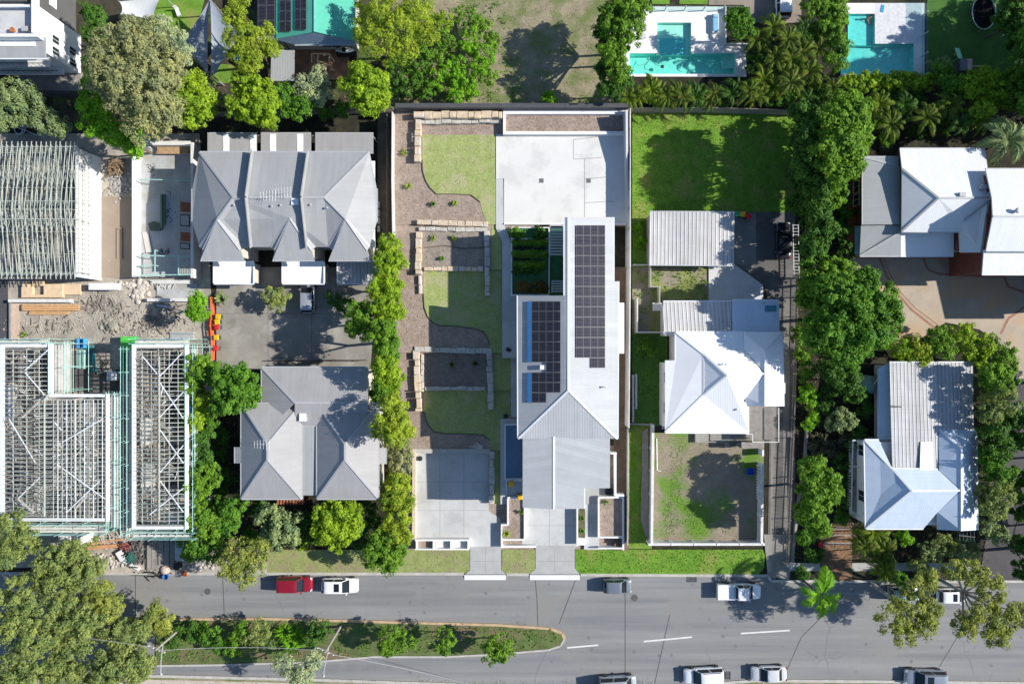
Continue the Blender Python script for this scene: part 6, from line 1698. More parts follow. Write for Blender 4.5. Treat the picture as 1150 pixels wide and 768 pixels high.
def wall_run(name, label, pts, w, z0, z1, mat, cat='wall', zend=None, parts=None):
    mb = MB(); q = [P(x, y, z1) for x, y in pts]
    for i in range(len(q)-1):
        a = Vector((q[i].x, q[i].y, (z0+z1)/2)); b = Vector((q[i+1].x, q[i+1].y, (z0+z1)/2)); d = (b-a).normalized()*w/2*(.98 if i else 0)
        mb.bar(a-d, b, w, z1-z0-.002*i)
    return one(mb, name, mat, label, cat)
# white front fence of the dirt yard
t = root('front_fence', P(795, 560, .1), 'white painted fence round three sides of the patchy dirt yard', 'fence')
for pts, nm in (([(733.5,478),(732,609)], 'panel'), ([(729.5,611),(857.5,611)], 'panel'), ([(855.5,609),(856.5,522)], 'panel')):
    mb = MB(); a, b = P(*pts[0], 1.5), P(*pts[1], 1.5); mb.bar((a.x,a.y,.75), (b.x,b.y,.75), .16, 1.4); mb.bar((a.x,a.y,1.49), (b.x,b.y,1.49), .30, .06); mb.build(nm, WHITE_D, t)
    d = b-a; n = int(d.length/2.4)
    for k in range(n+1): w = a.lerp(b, k/n); pm = MB(); pm.box(w.x-.13, w.y-.13, 0, w.x+.13, w.y+.13, 1.58); pm.build('post', WHITE, t)
bl = MB()
for k in range(13): bl.pbox(852.5, 523+3.1*k, 855, 524.5+3.1*k, .2, 1.2)
bl.build('batten', WHITE, t)
gt = MB(); gt.pbox(856,505,858,512,.1,1.4); gt.build('gate_post', WHITE, t)
mb = MB(); mb.tube([P(737.5,492,.15), P(738,528,.15), P(742,529,.15)], .06, 6); one(mb, 'white_pipe', WHITE, 'thin white pipe lying along the left of the dirt yard', 'pipe')
mb = MB(); mb.prism([P(*q,.3)[:2] for q in ((722,485),(728,480),(729,612),(720,585))], 0, .22); one(mb, 'timber_edge', WOOD_G, 'grey timber retaining boards beside the white fence of the dirt yard', 'boards')
mb = MB(); c = P(843, 529.5, .6); mb.loft([[(c.x-.34,c.y-.3,.1),(c.x+.34,c.y-.3,.1),(c.x+.34,c.y+.3,.1),(c.x-.34,c.y+.3,.1)], [(c.x-.42,c.y-.4,.6),(c.x+.42,c.y-.4,.6),(c.x+.42,c.y+.4,.6),(c.x-.42,c.y+.4,.6)], [(c.x-.38,c.y-.36,.6),(c.x+.38,c.y-.36,.6),(c.x+.38,c.y+.36,.6),(c.x-.38,c.y+.36,.6)], [(c.x-.32,c.y-.28,.2),(c.x+.32,c.y-.28,.2),(c.x+.32,c.y+.28,.2),(c.x-.32,c.y+.28,.2)]])
one(mb, 'storage_tub', plain('tub_blue', (.03,.10,.55), .5), 'bright blue plastic tub on the dirt yard', 'tub')
mb = MB(); mb.pbox(815,495,820,503,.1,.5); mb.pbox(816,497,819,501,.5,.6); one(mb, 'concrete_block', CONC_B, 'grey concrete block on the dirt yard near the deck', 'block')
for k, (x, y0, y1) in enumerate(((711,421,474),(714.5,420,459))):
    mb = MB(); mb.pbox(x-1.2, y0, x+1.2, y1, .0, .3); mb.pbox(x-.6, y0+4, x+.9, y1-3, .3, .42); one(mb, 'board_pile', FENCE_W, ('long' if k == 0 else 'short') + ' pale board pile along the fence in the dark weedy strip', 'boards')
t = root('gate_frame', P(893, 280, 0), 'pale steel ladder-like gate lying along the side of the long driveway', 'gate')
mb = MB()
for x in (890.5, 896.5): mb.bar(P(x,252,.9), P(x+1,312,.9), .08)
for k in range(17): mb.bar(P(890.6+.06*k,253+3.6*k,.9), P(896.6+.06*k,253+3.6*k,.9), .06)
mb.build('rail', STEEL, t)
for x, y in ((890.5,253),(896.5,253),(891.5,311),(897.5,311)): pm = MB(); q = P(x, y, .9); pm.bar((q.x,q.y,0), q, .07); pm.build('post', STEEL, t)

# terraced garden: sandstone walls
def blockwall(label, pts, w, z0, z1, mat=STONE, L=1.05, courses=1):
    q = [P(x, y, z1) for x, y in pts]; mb = MB()
    for i in range(len(q)-1):
        a, b = q[i].copy(), q[i+1].copy(); a.z = b.z = 0; d = b-a; ln = d.length; d.normalize(); s = Vector((-d.y, d.x, 0)); u = 0.0; k = 0
        while u < ln - .05:
            l = min(L*random.uniform(.6, 1.25), ln-u); ww = w*random.uniform(.82, 1.1); off = s*random.uniform(-.08, .08)*w
            za = z0-.1; zb = z1 + random.uniform(-.05, .05); p0 = a+d*(u+.015)+off; p1 = a+d*(u+l-.015)+off; e = .05
            lo = [p0-s*ww/2, p1-s*ww/2, p1+s*ww/2, p0+s*ww/2]
            hi = [p0-s*(ww/2-e)+d*e, p1-s*(ww/2-e)-d*e, p1+s*(ww/2-e)-d*e, p0+s*(ww/2-e)+d*e]
            j = lambda v, z: (v.x+random.uniform(-.03,.03), v.y+random.uniform(-.03,.03), z)
            mb.loft([[j(v, za) for v in lo], [j(v, zb-.07) for v in lo], [j(v, zb) for v in hi]])
            u += l
    return one(mb, 'stone_wall', mat, label, 'wall')
STONE_L = plain('sandstone_grey', (.54,.51,.46), .9, .2, 1.8, .14, .03, 8., col2=(.42,.40,.37), patch=.6)
blockwall('sandstone block wall along the top of the terraced garden', [(464,128.5),(564,128.5)], .8, 1.6, 2.6)
blockwall('lower grey course of the stone wall along the top of the terraced garden', [(470,136.5),(563,135.5)], .6, 1.6, 2.05, STONE_L)
blockwall('short sandstone wall at the top left of the upper lawn', [(469.5,134),(469,182)], .75, 1.6, 2.3)
blockwall('grey stone pair beside the short wall of the upper lawn', [(464,149),(464,159)], .4, 1.6, 2.1, STONE_L)
blockwall('sandstone wall along the upper edge of the first mulch bed', [(468,249),(548,252)], .6, 1.45, 2.1)
blockwall('grey lower course under the upper wall of the first mulch bed', [(470,257),(547,258)], .55, 1.45, 1.75, STONE_L)
blockwall('sandstone wall down the left of the first mulch bed', [(470,260),(469.5,308)], .75, 1.2, 2.0)
blockwall('thin stone edge running on beside the middle lawn', [(471.5,309),(471.5,330)], .4, 1.2, 1.6)
blockwall('pale stone wall down the right of the first mulch bed', [(546.5,259),(547,332)], .6, 1.2, 1.95, STONE_L)
blockwall('low sandstone row between the first mulch bed and the middle lawn', [(476,302),(543,302)], .5, 1.2, 1.65)
blockwall('stone wall along the upper edge of the dark mulch bed', [(465,392),(552,394.5)], .6, .75, 1.4, STONE_L)
blockwall('stone wall down the left of the dark mulch bed', [(467.5,393),(470,462)], .7, .5, 1.35)
blockwall('inner thin stone course on the left of the dark mulch bed', [(474,398),(474.5,440)], .35, .5, 1.0, STONE_L)
blockwall('pale stone wall down the right of the dark mulch bed', [(549.5,394),(551,460)], .75, .5, 1.3, STONE_L)
blockwall('low pale stone row between the dark mulch bed and the lower lawn', [(477,436.5),(545,436)], .45, .45, .95, STONE_L)
blockwall('grey stone wall down the right side of the shaded concrete pad', [(552,507),(552,566)], .6, 0, .85, STONE_L)
wall_run('retaining_wall', 'pale concrete retaining wall across the top of the shaded concrete pad', [(463,506.5),(550,506.5)], .5, 0, .62, CONC_K)
wall_run('retaining_wall', 'warm pale retaining wall down the left of the concrete pad', [(465,504),(464.5,606)], .4, 0, .7, plain('wall_warm', (.60,.50,.38), .85, .1))
mb = MB(); rocks(mb, 538, 501, 8, 3, 26, .22, .45); one(mb, 'rock_heap', STONE_L, 'small heap of pale rocks above the corner of the concrete pad', 'rocks')
mb = MB(); c = P(472, 514.5, .1); mb.lathe((c.x,c.y,.06), [(.28,0),(.3,.3),(.22,.5),(.1,.52)], 10); one(mb, 'black_bucket', DARKM, 'black bucket in the top left corner of the concrete pad', 'bucket')

# white walls of the new house lot
def wset(name, label, rects, z0, z1, mat=W_WHITE):
    mb = MB()
    for r in rects: mb.pbox(*r, z0, z1)
    return one(mb, name, mat, label, 'wall')
wset('planter_wall', 'white wall round the long soil bed behind the upper pad', [(565,123.5,705,128.3),(565,128.5,568,147.5),(565,147.6,703,151)], 1.5, 2.35)
sheet('garden_bed', [(567,127),(703,127),(703,148),(567,148)], 1.95, MULCH, th=.4)
mb = MB(); a = P(702.5,124,3.9); b = P(703.5,250,1.9); th = .25
mb.loft([[(a.x,a.y,1.5),(a.x+th,a.y,1.5),(a.x+th,a.y,4.0),(a.x,a.y,4.0)], [(b.x,b.y,1.5),(b.x+th,b.y,1.5),(b.x+th,b.y,2.0),(b.x,b.y,2.0)]])
one(mb, 'boundary_wall', W_RENDER, 'white side wall of the upper pad that drops in height towards the house', 'wall')
wset('pad_edge', 'thin white edge along the lower side of the upper concrete pad', [(566,250.5,634,252.3),(689,250.5,704,252.3)], 1.5, 1.78)
wset('side_wall', 'white stepped wall along the right passage of the pale house', [(686,508,692.5,510),(690,510,692.3,557),(692.3,555,701,557.2)], .5, 1.5)
wset('planter_wall', 'white wall round the mulch planter between the two driveways', [(570,558,586,560),(569.5,560,571.3,590),(562.5,588.5,569.4,590.3),(562.5,590.4,564.2,615),(564.3,605,590,606.8),(588.3,560,590,604.9)], 0, .9)
sheet('garden_bed', [(570,559),(589,559),(589,606),(563.5,606),(563.5,590),(570,590)], .6, MULCH, th=.5)
wset('front_wall', 'white low wall at the street below the mulch planter', [(562.5,612.5,602,614.8)], 0, .8)
wset('planter_wall', 'narrow white planter wall between the driveway and the front path', [(647.5,569,649.3,604),(649.4,569,657.5,570.6),(647.5,604.1,657.5,612)], 0, .95)
sheet('garden_bed', [(649.5,570),(657,570),(657,604),(649.5,604)], .6, plain('bed_green', (.14,.13,.07), 1., .4, 2.5, .3), th=.5)
wset('planter_wall', 'white wall round the square mulch garden at the right of the front path', [(672,557.5,701,559.3),(671.5,559.4,673.3,604),(673.4,602.3,701,604.2),(699,559.4,701,602.2),(699,604.3,701,617.5),(672,614.8,698.9,616.4)], 0, 1.05)
sheet('garden_bed', [(673,559),(699.5,559),(699.5,603),(673,603)], .7, MULCH, th=.6)
mb = MB(); c = P(684, 552, .9); mb.lathe((c.x,c.y,.4), [(.25,0),(.42,.15),(.5,.4),(.42,.42),(.3,.2)], 14); one(mb, 'fire_bowl', DARKM, 'round dark bowl on the front porch', 'bowl')
wset('front_wall', 'white pier wall along the street in front of the concrete pad', [(466,605.5,527,607.3),(466,616,527,617.4),(467,607.4,468.5,615.9),(486,607.4,488,615.9),(505.5,607.4,507.5,615.9),(525,607.4,526.5,615.9)], 0, .9)
sheet('garden_bed', [(467,606),(490,606),(490,616),(467,616)], .3, MULCH, th=.3)
sheet('white_pebbles', [(490,606),(526,606),(526,616),(490,616)], .32, WHITE_D, th=.3)
gl = MB(); a, b = P(534,226,2.7), P(545,200,2.7); gl.bar((a.x,a.y,2.1),(P(556,201,2.7).x,a.y,2.1),.02,1.0)
# plunge pool beside the house
t = root('plunge_pool', P(577, 507, .3), 'narrow deep blue plunge pool in the shade beside the pale house', 'pool')
mb = MB()
for r in ((566.5,476,587,477.6),(566.5,537,587,538.4),(566.5,477.7,568,536.9)): mb.pbox(*r, .4, .85)
mb.build('coping', W_WHITE, t)
mb = MB(); mb.pbox(568, 477.6, 587, 537, .4, .72); mb.build('water', plain('cover_blue', (.12,.21,.33), .5, .12), t)
for x in (576.5,): pass
# AC, pots near house
mb = MB(); c = P(568, 467, .9); mb.lathe((c.x,c.y,.8), [(.2,0),(.3,.35),(.25,.35),(.2,.3)], 10); one(mb, 'plant_pot', DARKM, 'dark pot on the shady side path above the plunge pool', 'pot')
mb = MB(); c = P(571, 393, 1.8); rocks(mb, 571, 393, 2, 2, 6, .25, 1.6); one(mb, 'dark_bag', DARKM, 'small dark bag at the bend of the shady side path', 'bag')

# orange barrier mesh
t = root('barrier_mesh', P(237, 365, 0), 'orange safety mesh barrier between the building site and the bins', 'barrier')
ORG = plain('mesh_orange', (.85,.18,.07), .6, .08)
mb = MB(); pts = [P(x, y, 1.0) for x, y in ((236,334),(237,350),(235.5,366),(237.5,384),(237,404))]
for i in range(len(pts)-1):
    for z in (.15, .4, .65, .9): mb.bar((pts[i].x,pts[i].y,z), (pts[i+1].x,pts[i+1].y,z), .035, .12)
    n = 8
    for k in range(n): w = pts[i].lerp(pts[i+1], k/n); mb.bar((w.x-.1,w.y,.1), (w.x+.1,w.y+.05,.95), .08, .03)
mb.build('mesh', ORG, t)
for p in pts: pm = MB(); pm.bar((p.x,p.y,0),(p.x,p.y,1.15),.06); pm.build('post', ORG, t)
mb = MB()
for k in range(3): mb.pbox(233+.4*k, 350+9*k, 240, 358.5+9*k, .01, .05)
one(mb, 'orange_sheet', ORG, 'orange mesh laid flat on the ground along the row of bins', 'mesh')

# pool furniture
def lounger(label, x, y, ang):
    p = P(x, y, .4); t = root('sun_lounger', (0,0,0), label, 'sun lounger', 'loungers on the white pool deck')
    f = MB(); 
    for s in (-.3, .3): f.bar((-.9,s,.28),(.9,s,.28),.05,.06)
    f.build('frame', WHITE, t)
    for x0 in (-.8, .8):
        for s in (-.28, .28): l = MB(); l.bar((x0,s,0),(x0,s,.26),.05); l.build('leg', WHITE, t)
    c = MB(); c.box(-.92,-.31,.31,.3,.31,.39); c.loft([[(.3,-.31,.31),(.3,.31,.31),(.3,.31,.39),(.3,-.31,.39)],[(.95,-.31,.62),(.95,.31,.62),(.92,.31,.70),(.92,-.31,.70)]]); c.build('cushion', plain('cushion_lilac', (.60,.57,.62), .9), t)
    t.location = (p.x, p.y, .05); t.rotation_euler = (0,0,R(ang)); return t
lounger('pale lounger nearer the top of the white pool deck', 718, 31, 178); lounger('pale lounger just below the other one on the white pool deck', 717, 40, 180)
t = root('daybed', P(803.5, 26, 0), 'blue cushioned daybed with a white rim on the white pool deck', 'daybed')
a, b = P(800, 15, .5), P(807.5, 36.5, .5); mb = MB(); mb.box(a.x,b.y,.2,b.x,a.y,.42); mb.build('base', WHITE, t, bevel=.03)
mb = MB(); mb.box(a.x+.08,b.y+.12,.42,b.x-.08,a.y-.12,.55); mb.build('cushion', plain('cushion_blue', (.20,.45,.68), .8, .08), t, bevel=.04)
mb = MB(); mb.box(a.x+.1,a.y-.55,.55,b.x-.1,a.y-.2,.66); mb.build('pillow', plain('cushion_blue2', (.30,.52,.70), .8), t, bevel=.03)
for sx in (a.x+.08, b.x-.08):
    for sy in (a.y-.08, b.y+.08): l = MB(); l.bar((sx,sy,.05),(sx,sy,.2),.08); l.build('leg', WHITE, t)
t = root('planter', P(825, 42, 0), 'square dark edged planter bed under the round tree at the pool', 'planter')
mb = MB()
for r in ((814.5,8,816,50),(816,48.6,842,50)): mb.pbox(*r, .05, .55)
mb.build('rim', CONC_G, t); mb = MB(); mb.pbox(816,8,842,48.5,.05,.4); mb.build('soil', SOIL, t)
t = root('pool_towel', P(991, 9.5, .05), 'bright blue towel on the pale pool coping', 'towel')
mb = MB(); c = [(988.5,13.5),(990,5.5),(993.5,6.5),(992,14.5)]; mb.pprism(c, .052, .085); mb.build('cloth', plain('towel_blue', (.03,.30,.55), .9), t)
# bather sitting on the ledge
def person_sitting(label, px, py, z, ang):
    me = bpy.data.meshes.new('person')
    J = [((0,0,.10),.15),((0,.0,.30),.14),((0,.0,.48),.15),((0,0,.58),.07),((0,.02,.72),.105),((0,.03,.82),.085),
         ((.19,0,.50),.055),((.27,.10,.28),.045),((.22,.28,.15),.038),((-.19,0,.50),.055),((-.27,.10,.28),.045),((-.22,.28,.15),.038),
         ((.11,.06,.08),.09),((.13,.42,.10),.07),((.13,.80,.02),.045),((.13,.90,.03),.03),((-.11,.06,.08),.09),((-.13,.42,.10),.07),((-.13,.80,.02),.045),((-.13,.90,.03),.03)]
    E = [(0,1),(1,2),(2,3),(3,4),(4,5),(2,6),(6,7),(7,8),(2,9),(9,10),(10,11),(0,12),(12,13),(13,14),(14,15),(0,16),(16,17),(17,18),(18,19)]
    me.from_pydata([j[0] for j in J], E, [])
    o = bpy.data.objects.new('person', me); C.objects.link(o)
    sk = o.modifiers.new('skin', 'SKIN'); lay = me.skin_vertices[0] if me.skin_vertices else None
    if lay is None: me.attributes; bpy.context.view_layer.update()
    if me.skin_vertices:
        for i, (c, r) in enumerate(J): me.skin_vertices[0].data[i].radius = (r, r); me.skin_vertices[0].data[i].use_root = (i == 0)
    o.modifiers.new('sub', 'SUBSURF').render_levels = 2
    me.materials.append(plain('skin', (.42,.22,.15), .6, .08))
    p = P(px, py, z+.5); o.location = (p.x, p.y, z); o.rotation_euler = (0,0,R(ang))
    tag(o, label, 'person', None, 'thing')
    h = MB(); h.lathe((0,.01,.74), [(.10,-.02),(.125,.04),(.115,.12),(.05,.165)], 10); hh = h.build('hair', plain('hair_dark', (.03,.02,.015), .8), None); hh.location = (0,0,.74); hh.parent = o
    return o
person_sitting('person with dark hair sitting in the shallow ledge of the teal pool', 977, 19, -.38, 200)
# play things in the shaded back yard
t = root('slide', P(1076, 60, 0), 'pale green toddler slide on the shaded lawn', 'slide')
SG = plain('slide_green', (.30,.62,.42), .5); mb = MB()
a, b = P(1074,54.5,.2), P(1078,66,1.1); mb.bar(a, b, .42, .05)
s = (b-a).normalized().cross(Vector((0,0,1))).normalized()*.22
mb.bar(a+s+Vector((0,0,.07)), b+s+Vector((0,0,.07)), .05, .14); mb.bar(a-s+Vector((0,0,.07)), b-s+Vector((0,0,.07)), .05, .14); mb.build('chute', SG, t)
for sg in (-1, 1): l = MB(); q = b + s*sg; l.bar((q.x,q.y,0),(q.x,q.y,1.1),.06); l.build('leg', SG, t)
t = root('cubby_house', P(1087, 73, 0), 'small cubby house with a pale pink panel roof by the hedge', 'cubby house')
mb = MB(); mb.pbox(1078,66.5,1091,79,0,1.3); mb.build('wall', plain('cubby_dark', (.08,.10,.09), .8), t)
mb = MB(); mb.loft([[P(1086.5,66,1.75),P(1086.5,79.5,1.75),P(1086.5,79.5,1.81),P(1086.5,66,1.81)],[P(1092,66,1.45),P(1092,79.5,1.45),P(1092,79.5,1.51),P(1092,66,1.51)]]); mb.build('roof', plain('cubby_pink', (.58,.44,.46), .7), t)
mb = MB(); mb.loft([[P(1086.3,66,1.75),P(1086.3,79.5,1.75),P(1086.3,79.5,1.81),P(1086.3,66,1.81)],[P(1078,66,1.35),P(1078,79.5,1.35),P(1078,79.5,1.41),P(1078,66,1.41)]]); mb.build('roof', plain('cubby_grey', (.16,.17,.18), .7), t)
t = root('trampoline', P(1105, 14, 0), 'large black oval trampoline with a pale rim on the shaded lawn', 'trampoline')
c = P(1105, 14, .8); n = 36; mt = MB(); mt.face([(c.x+1.25*math.cos(2*math.pi*k/n), c.y+1.9*math.sin(2*math.pi*k/n), .8) for k in range(n)]); mt.build('mat', plain('mat_black', (.008,.008,.009), 1., .1, spec=.1), t)
rm = MB(); rm.tube([(c.x+1.4*math.cos(2*math.pi*k/n), c.y+2.05*math.sin(2*math.pi*k/n), .82) for k in range(n+1)], .05, 6); rm.build('rim', STEEL, t)
for k in range(6): a = 2*math.pi*k/6+.4; l = MB(); l.bar((c.x+1.38*math.cos(a), c.y+2.0*math.sin(a), 0),(c.x+1.4*math.cos(a), c.y+2.05*math.sin(a), .8),.06); l.build('leg', STEEL, t)
mb = MB(); mb.bar(P(1093,74.5,.3), P(1112,74.5,.3), .1, .12); one(mb, 'garden_beam', WOOD_P, 'thin pale timber beam beside the cubby house', 'beam')
mb = MB(); mb.tube([P(1127,10,.5),P(1127,40,.5),P(1140,40,.5)], .04, 5); mb.tube([P(1127,10,.5),P(1140,10,.5)], .04, 5)
for q in ((1127,10),(1127,40),(1140,40)): p = P(*q,.5); mb.bar((p.x,p.y,0),(p.x,p.y,.5),.06)
one(mb, 'goal_frame', WHITE_D, 'thin pale goal frame at the edge of the shaded lawn', 'goal')

# shade sails
def sail(label, quad, z, mat, sag=.5, n=14):
    """quad: four (px, py, z) corners"""
    c = [P(*q) for q in quad]; cen = sum(c, Vector())/4; t = root('shade_sail', (cen.x, cen.y, 0), label, 'shade sail')
    mb = MB(); g = {}
    for i in range(n+1):
        for j in range(n+1):
            u, v = i/n, j/n
            p = (c[0]*(1-u)+c[1]*u)*(1-v) + (c[3]*(1-u)+c[2]*u)*v
            e = 4*u*(1-u); f = 4*v*(1-v); p = p + (cen-p)*.12*max(0, (e*(1-f)+f*(1-e)) - .0)*.9; p.z -= sag*e*f
            g[i, j] = p
    for i in range(n):
        for j in range(n): mb.face([g[i,j],g[i+1,j],g[i+1,j+1],g[i,j+1]])
    mb.build('cloth', mat, t)
    for q in c: pm = MB(); pm.tube([(q.x,q.y,0),(q.x,q.y,q.z+.1)], .06, 6); pm.build('post', STEEL, t)
SAILG = plain('sail_grey', (.24,.275,.33), .8, .08)
sail('grey triangular shade sail on the left, its tip near the top edge', [(235.5,0,3.6),(234.8,0.5,3.6),(233.5,84,2.8),(202,50,2.6)], 3, SAILG, .35)
sail('grey triangular shade sail on the right, next to the feathery tree', [(236,0,3.6),(272,38,2.6),(240,86,2.8),(236.6,84,2.8)], 3, SAILG, .35)
sail('white shade sail at the top edge above the olive gum', [(134,2,3.2),(182,-6,3.0),(172,24,2.8),(136,16,2.9)], 3, plain('sail_white', (.60,.62,.64), .8, .05), .3)
t = root('garden_chair', P(199, 12, 0), 'white garden chair on the small bright lawn', 'chair')
mb = MB(); mb.prism([P(*q,.45)[:2] for q in ((196,10),(199.5,8.5),(203,17),(199,18.5))], .38, .44); mb.build('seat', WHITE, t)
a, b = P(196,10,.5), P(199.5,8.5,.5); mb = MB(); mb.bar((a.x,a.y,.72),(b.x,b.y,.72),.05,.6); mb.build('backrest', WHITE, t)
for q in ((196.5,10.3),(199.2,9),(202.3,16.8),(199.2,18)): p = P(*q,.3); l = MB(); l.bar((p.x,p.y,0),(p.x,p.y,.38),.04); l.build('leg', WHITE, t)
mb = MB(); mb.bar(P(263.5,64,.5), P(275,76,.3), .5, .06); mb.bar(P(264.5,62.5,.6), P(276,74.5,.4), .06, .16); mb.bar(P(262.5,65.5,.6), P(274,77.5,.4), .06, .16); one(mb, 'play_slide', plain('slide_blue', (.04,.16,.62), .5), 'blue play slide on the bright grass by the feathery tree', 'slide')
t = root('kayak', P(387, 55.5, 2.0), 'white kayak on a raised rack at the green-roofed house', 'kayak')
rings = []
for k in range(11):
    u = k/10; x = 376+22*u; wd = .33*math.sin(math.pi*min(.98, max(.03, u)))**.6; p = P(x, 56, 2.4); rings.append([(p.x, p.y+wd*math.cos(2*math.pi*j/10), 2.25+wd*.55*math.sin(2*math.pi*j/10)) for j in range(10)])
mb = MB(); mb.loft(rings); mb.build('hull', plain('kayak_white', (.66,.64,.60), .4), t, smooth=True)
p = P(386, 56, 2.45); mb = MB(); mb.lathe((p.x,p.y,2.36), [(.24,0),(.26,.08),(.2,.1)], 12); mb.build('cockpit', RUBBER, t)
rk = MB()
for x in (379, 394): q = P(x, 56, 2.0); rk.bar((q.x,q.y-.3,.4),(q.x,q.y-.3,2.0),.08); rk.bar((q.x,q.y+.3,.4),(q.x,q.y+.3,2.0),.08); rk.bar((q.x,q.y-.4,2.0),(q.x,q.y+.4,2.0),.08)
rk.build('rack', DARKM, t)
mb = MB(); mb.pbox(378,57.5,400,62.5,.4,.95); one(mb, 'dark_bench', DARKM, 'dark bench under the white kayak', 'bench')
# water tank
t = root('water_tank', P(980, 432, 0), 'pale green round rainwater tank beside the blue-white house', 'water tank')
TG = plain('tank_green', (.22,.36,.30), .6, .1); p = P(979, 432, 2.0); mb = MB(); mb.lathe((p.x,p.y,0), [(1.05,0),(1.08,.6),(1.05,.7),(1.08,1.3),(1.05,1.4),(1.06,1.9),(.7,2.12),(.1,2.2)], 24); mb.build('body', TG, t, smooth=True)
mb = MB(); mb.lathe((p.x+.2,p.y,2.13), [(.28,0),(.28,.1),(.22,.13)], 14); mb.build('lid', TG, t)
mb = MB(); mb.tube([(p.x+.1,p.y+.1,2.3), P(989,420,3.0), P(991,418,3.3)], .06, 6); mb.build('inlet_pipe', CAP_W, t)
# pool-like garden hose top left
mb = MB(); c = P(21, 143, .5); pts = [(c.x+.8*math.cos(a*.4)*(1-.01*a), c.y+.8*math.sin(a*.4), .15+.012*a) for a in range(40)]; pts += [P(32,148,.3), P(40,152,.2), P(52,154,.1)]; mb.tube(pts, .05, 5); one(mb, 'garden_hose', plain('hose_white', (.60,.65,.72), .5), 'coiled pale hose in the shade behind the bare roof trusses', 'hose')
mb = MB(); mb.pbox(145,158,168,166,.05,.7); mb.pbox(150,151,166,157,.05,.5); one(mb, 'site_packs', WHITE_D, 'pale wrapped packs behind the building site under the olive gum', 'packs')
# stepping stones, steps in the right-hand garden
for k, y in enumerate((592, 600, 609)): 
    sheet('garden_step', [(925,y),(955,y),(955,y+2),(925,y+2)], .18, WOOD_G, th=.2)
mb = MB(); c = P(922, 612, .5); mb.lathe((c.x,c.y,.02), [(.2,0),(.34,.3),(.3,.45),(.1,.5)], 10); one(mb, 'red_bucket', plain('bucket_red', (.62,.02,.05), .5), 'small bright red bucket in the garden by the leaf-covered driveway', 'bucket')
wall_run('garden_wall', 'long low grey kerb wall along the garden left of the blue-white house', [(908,470),(904,520),(897,565),(890,632)], .25, 0, .45, CONC_B)
# low concrete blocks along the townhouse passage
for k, y in enumerate((230, 239, 248, 257)):
    mb = MB(); mb.pbox(423.5, y-3.5, 426.5, y+3.5, 0, .35); one(mb, 'paver_block', WHITE_D, 'white block in the passage right of the townhouses, one of a short line', 'block', 'white blocks in the townhouse passage')

# power poles and lines
POLE = plain('pole_timber', (.36,.33,.29), .9, .2, 2., .12)
def power_pole(label, bx, by, h, lampto):
    p = P(bx, by, 0); t = root('power_pole', (p.x, p.y, 0), label, 'power pole')
    mb = MB(); mb.tube([(p.x,p.y,-.2),(p.x,p.y,h*.5),(p.x,p.y,h)], [.15,.13,.10], 8); mb.build('pole', POLE, t)
    c = MB(); c.bar((p.x-.95,p.y+.42,h-.3),(p.x+.95,p.y-.42,h-.3),.1,.12); ca = c.build('crossarm', POLE, t)
    for u in (-.9,-.35,.35,.9):
        i = MB(); i.lathe((p.x+u*.95,p.y-u*.42,h-.24),[(.05,0),(.06,.1),(.03,.18)],8); i.build('insulator', CAP_W, ca)
    q = P(*lampto, h-1.2); l = MB(); l.tube([(p.x,p.y,h-1.6),((p.x+q.x)/2,(p.y+q.y)/2,h-1.2),q],.045,6); lm = l.build('lamp_arm', STEEL, t)
    b = MB(); b.lathe((q.x,q.y,h-1.35),[(.08,0),(.16,.05),(.14,.14),(.05,.2)],10); b.build('street_lamp', CAP_G, lm)
    return Vector((p.x,p.y,h-.1))
pa = power_pole('pale power pole with a street lamp arm rising from the middle of the median strip', 383, 702.5, 7.0, (363, 759))
pb = power_pole('pale power pole with a street lamp arm at the tree end of the median strip', 209, 700, 7.0, (180.5, 757))
def wire(label, a, b, sag):
    mb = MB(); pts = []
    for k in range(15): u = k/14; q = a.lerp(b, u); q.z -= sag*4*u*(1-u); pts.append(q)
    mb.tube(pts, .022, 4); one(mb, 'overhead_wire', plain('wire', (.5,.5,.5), .5), label, 'wire')
wire('thin overhead line between the two power poles', pa+Vector((-.3,.13,0)), pb+Vector((.3,-.13,0)), .8)
pc_ = P(640, 800, 6)
wire('thin overhead line from the lamp pole across the lower street to the bottom edge', pa+Vector((.8,-.3,0)), pc_, .9)
wire('thin overhead line running left from the pole at the tree end', pb+Vector((-.8,.3,0)), P(-200, 690, 6.5), .9)
# ================================================================== trees, palms, hedges and shrubs
L_OLIVE = leafmat('leaf_olive', (.17,.16,.12), (.27,.25,.19), .25)
L_GUM = leafmat('leaf_gum', (.13,.155,.08), (.22,.235,.12), .3)
L_GUMY = leafmat('leaf_gum_yellow', (.15,.165,.06), (.25,.25,.09), .3, dead=(.22,.18,.13))
L_GREEN = leafmat('leaf_green', (.055,.125,.022), (.10,.19,.035), .3)
L_DEEP = leafmat('leaf_deep', (.035,.085,.022), (.065,.125,.03), .25)
L_MID = leafmat('leaf_mid', (.085,.16,.025), (.14,.225,.04), .33)
L_LIME = leafmat('leaf_lime', (.15,.215,.02), (.25,.32,.045), .4)
L_YEL = leafmat('leaf_yellow', (.185,.225,.03), (.28,.31,.06), .4)
L_BRIGHT = leafmat('leaf_bright', (.11,.23,.02), (.18,.32,.035), .4)
L_GREY = leafmat('leaf_grey', (.12,.15,.10), (.20,.225,.16), .22)
L_SILV = leafmat('leaf_silver', (.20,.21,.19), (.30,.31,.28), .2)
L_PALM = leafmat('leaf_palm', (.045,.080,.018), (.11,.135,.028), .3, dead=(.24,.18,.05))
L_PALMD = leafmat('leaf_palm_dark', (.03,.07,.02), (.06,.11,.03), .25)
L_PALMB = leafmat('leaf_palm_bright', (.075,.115,.02), (.15,.18,.03), .3)
T_ = tree
BACK = 'trees and shrubs behind the townhouses'
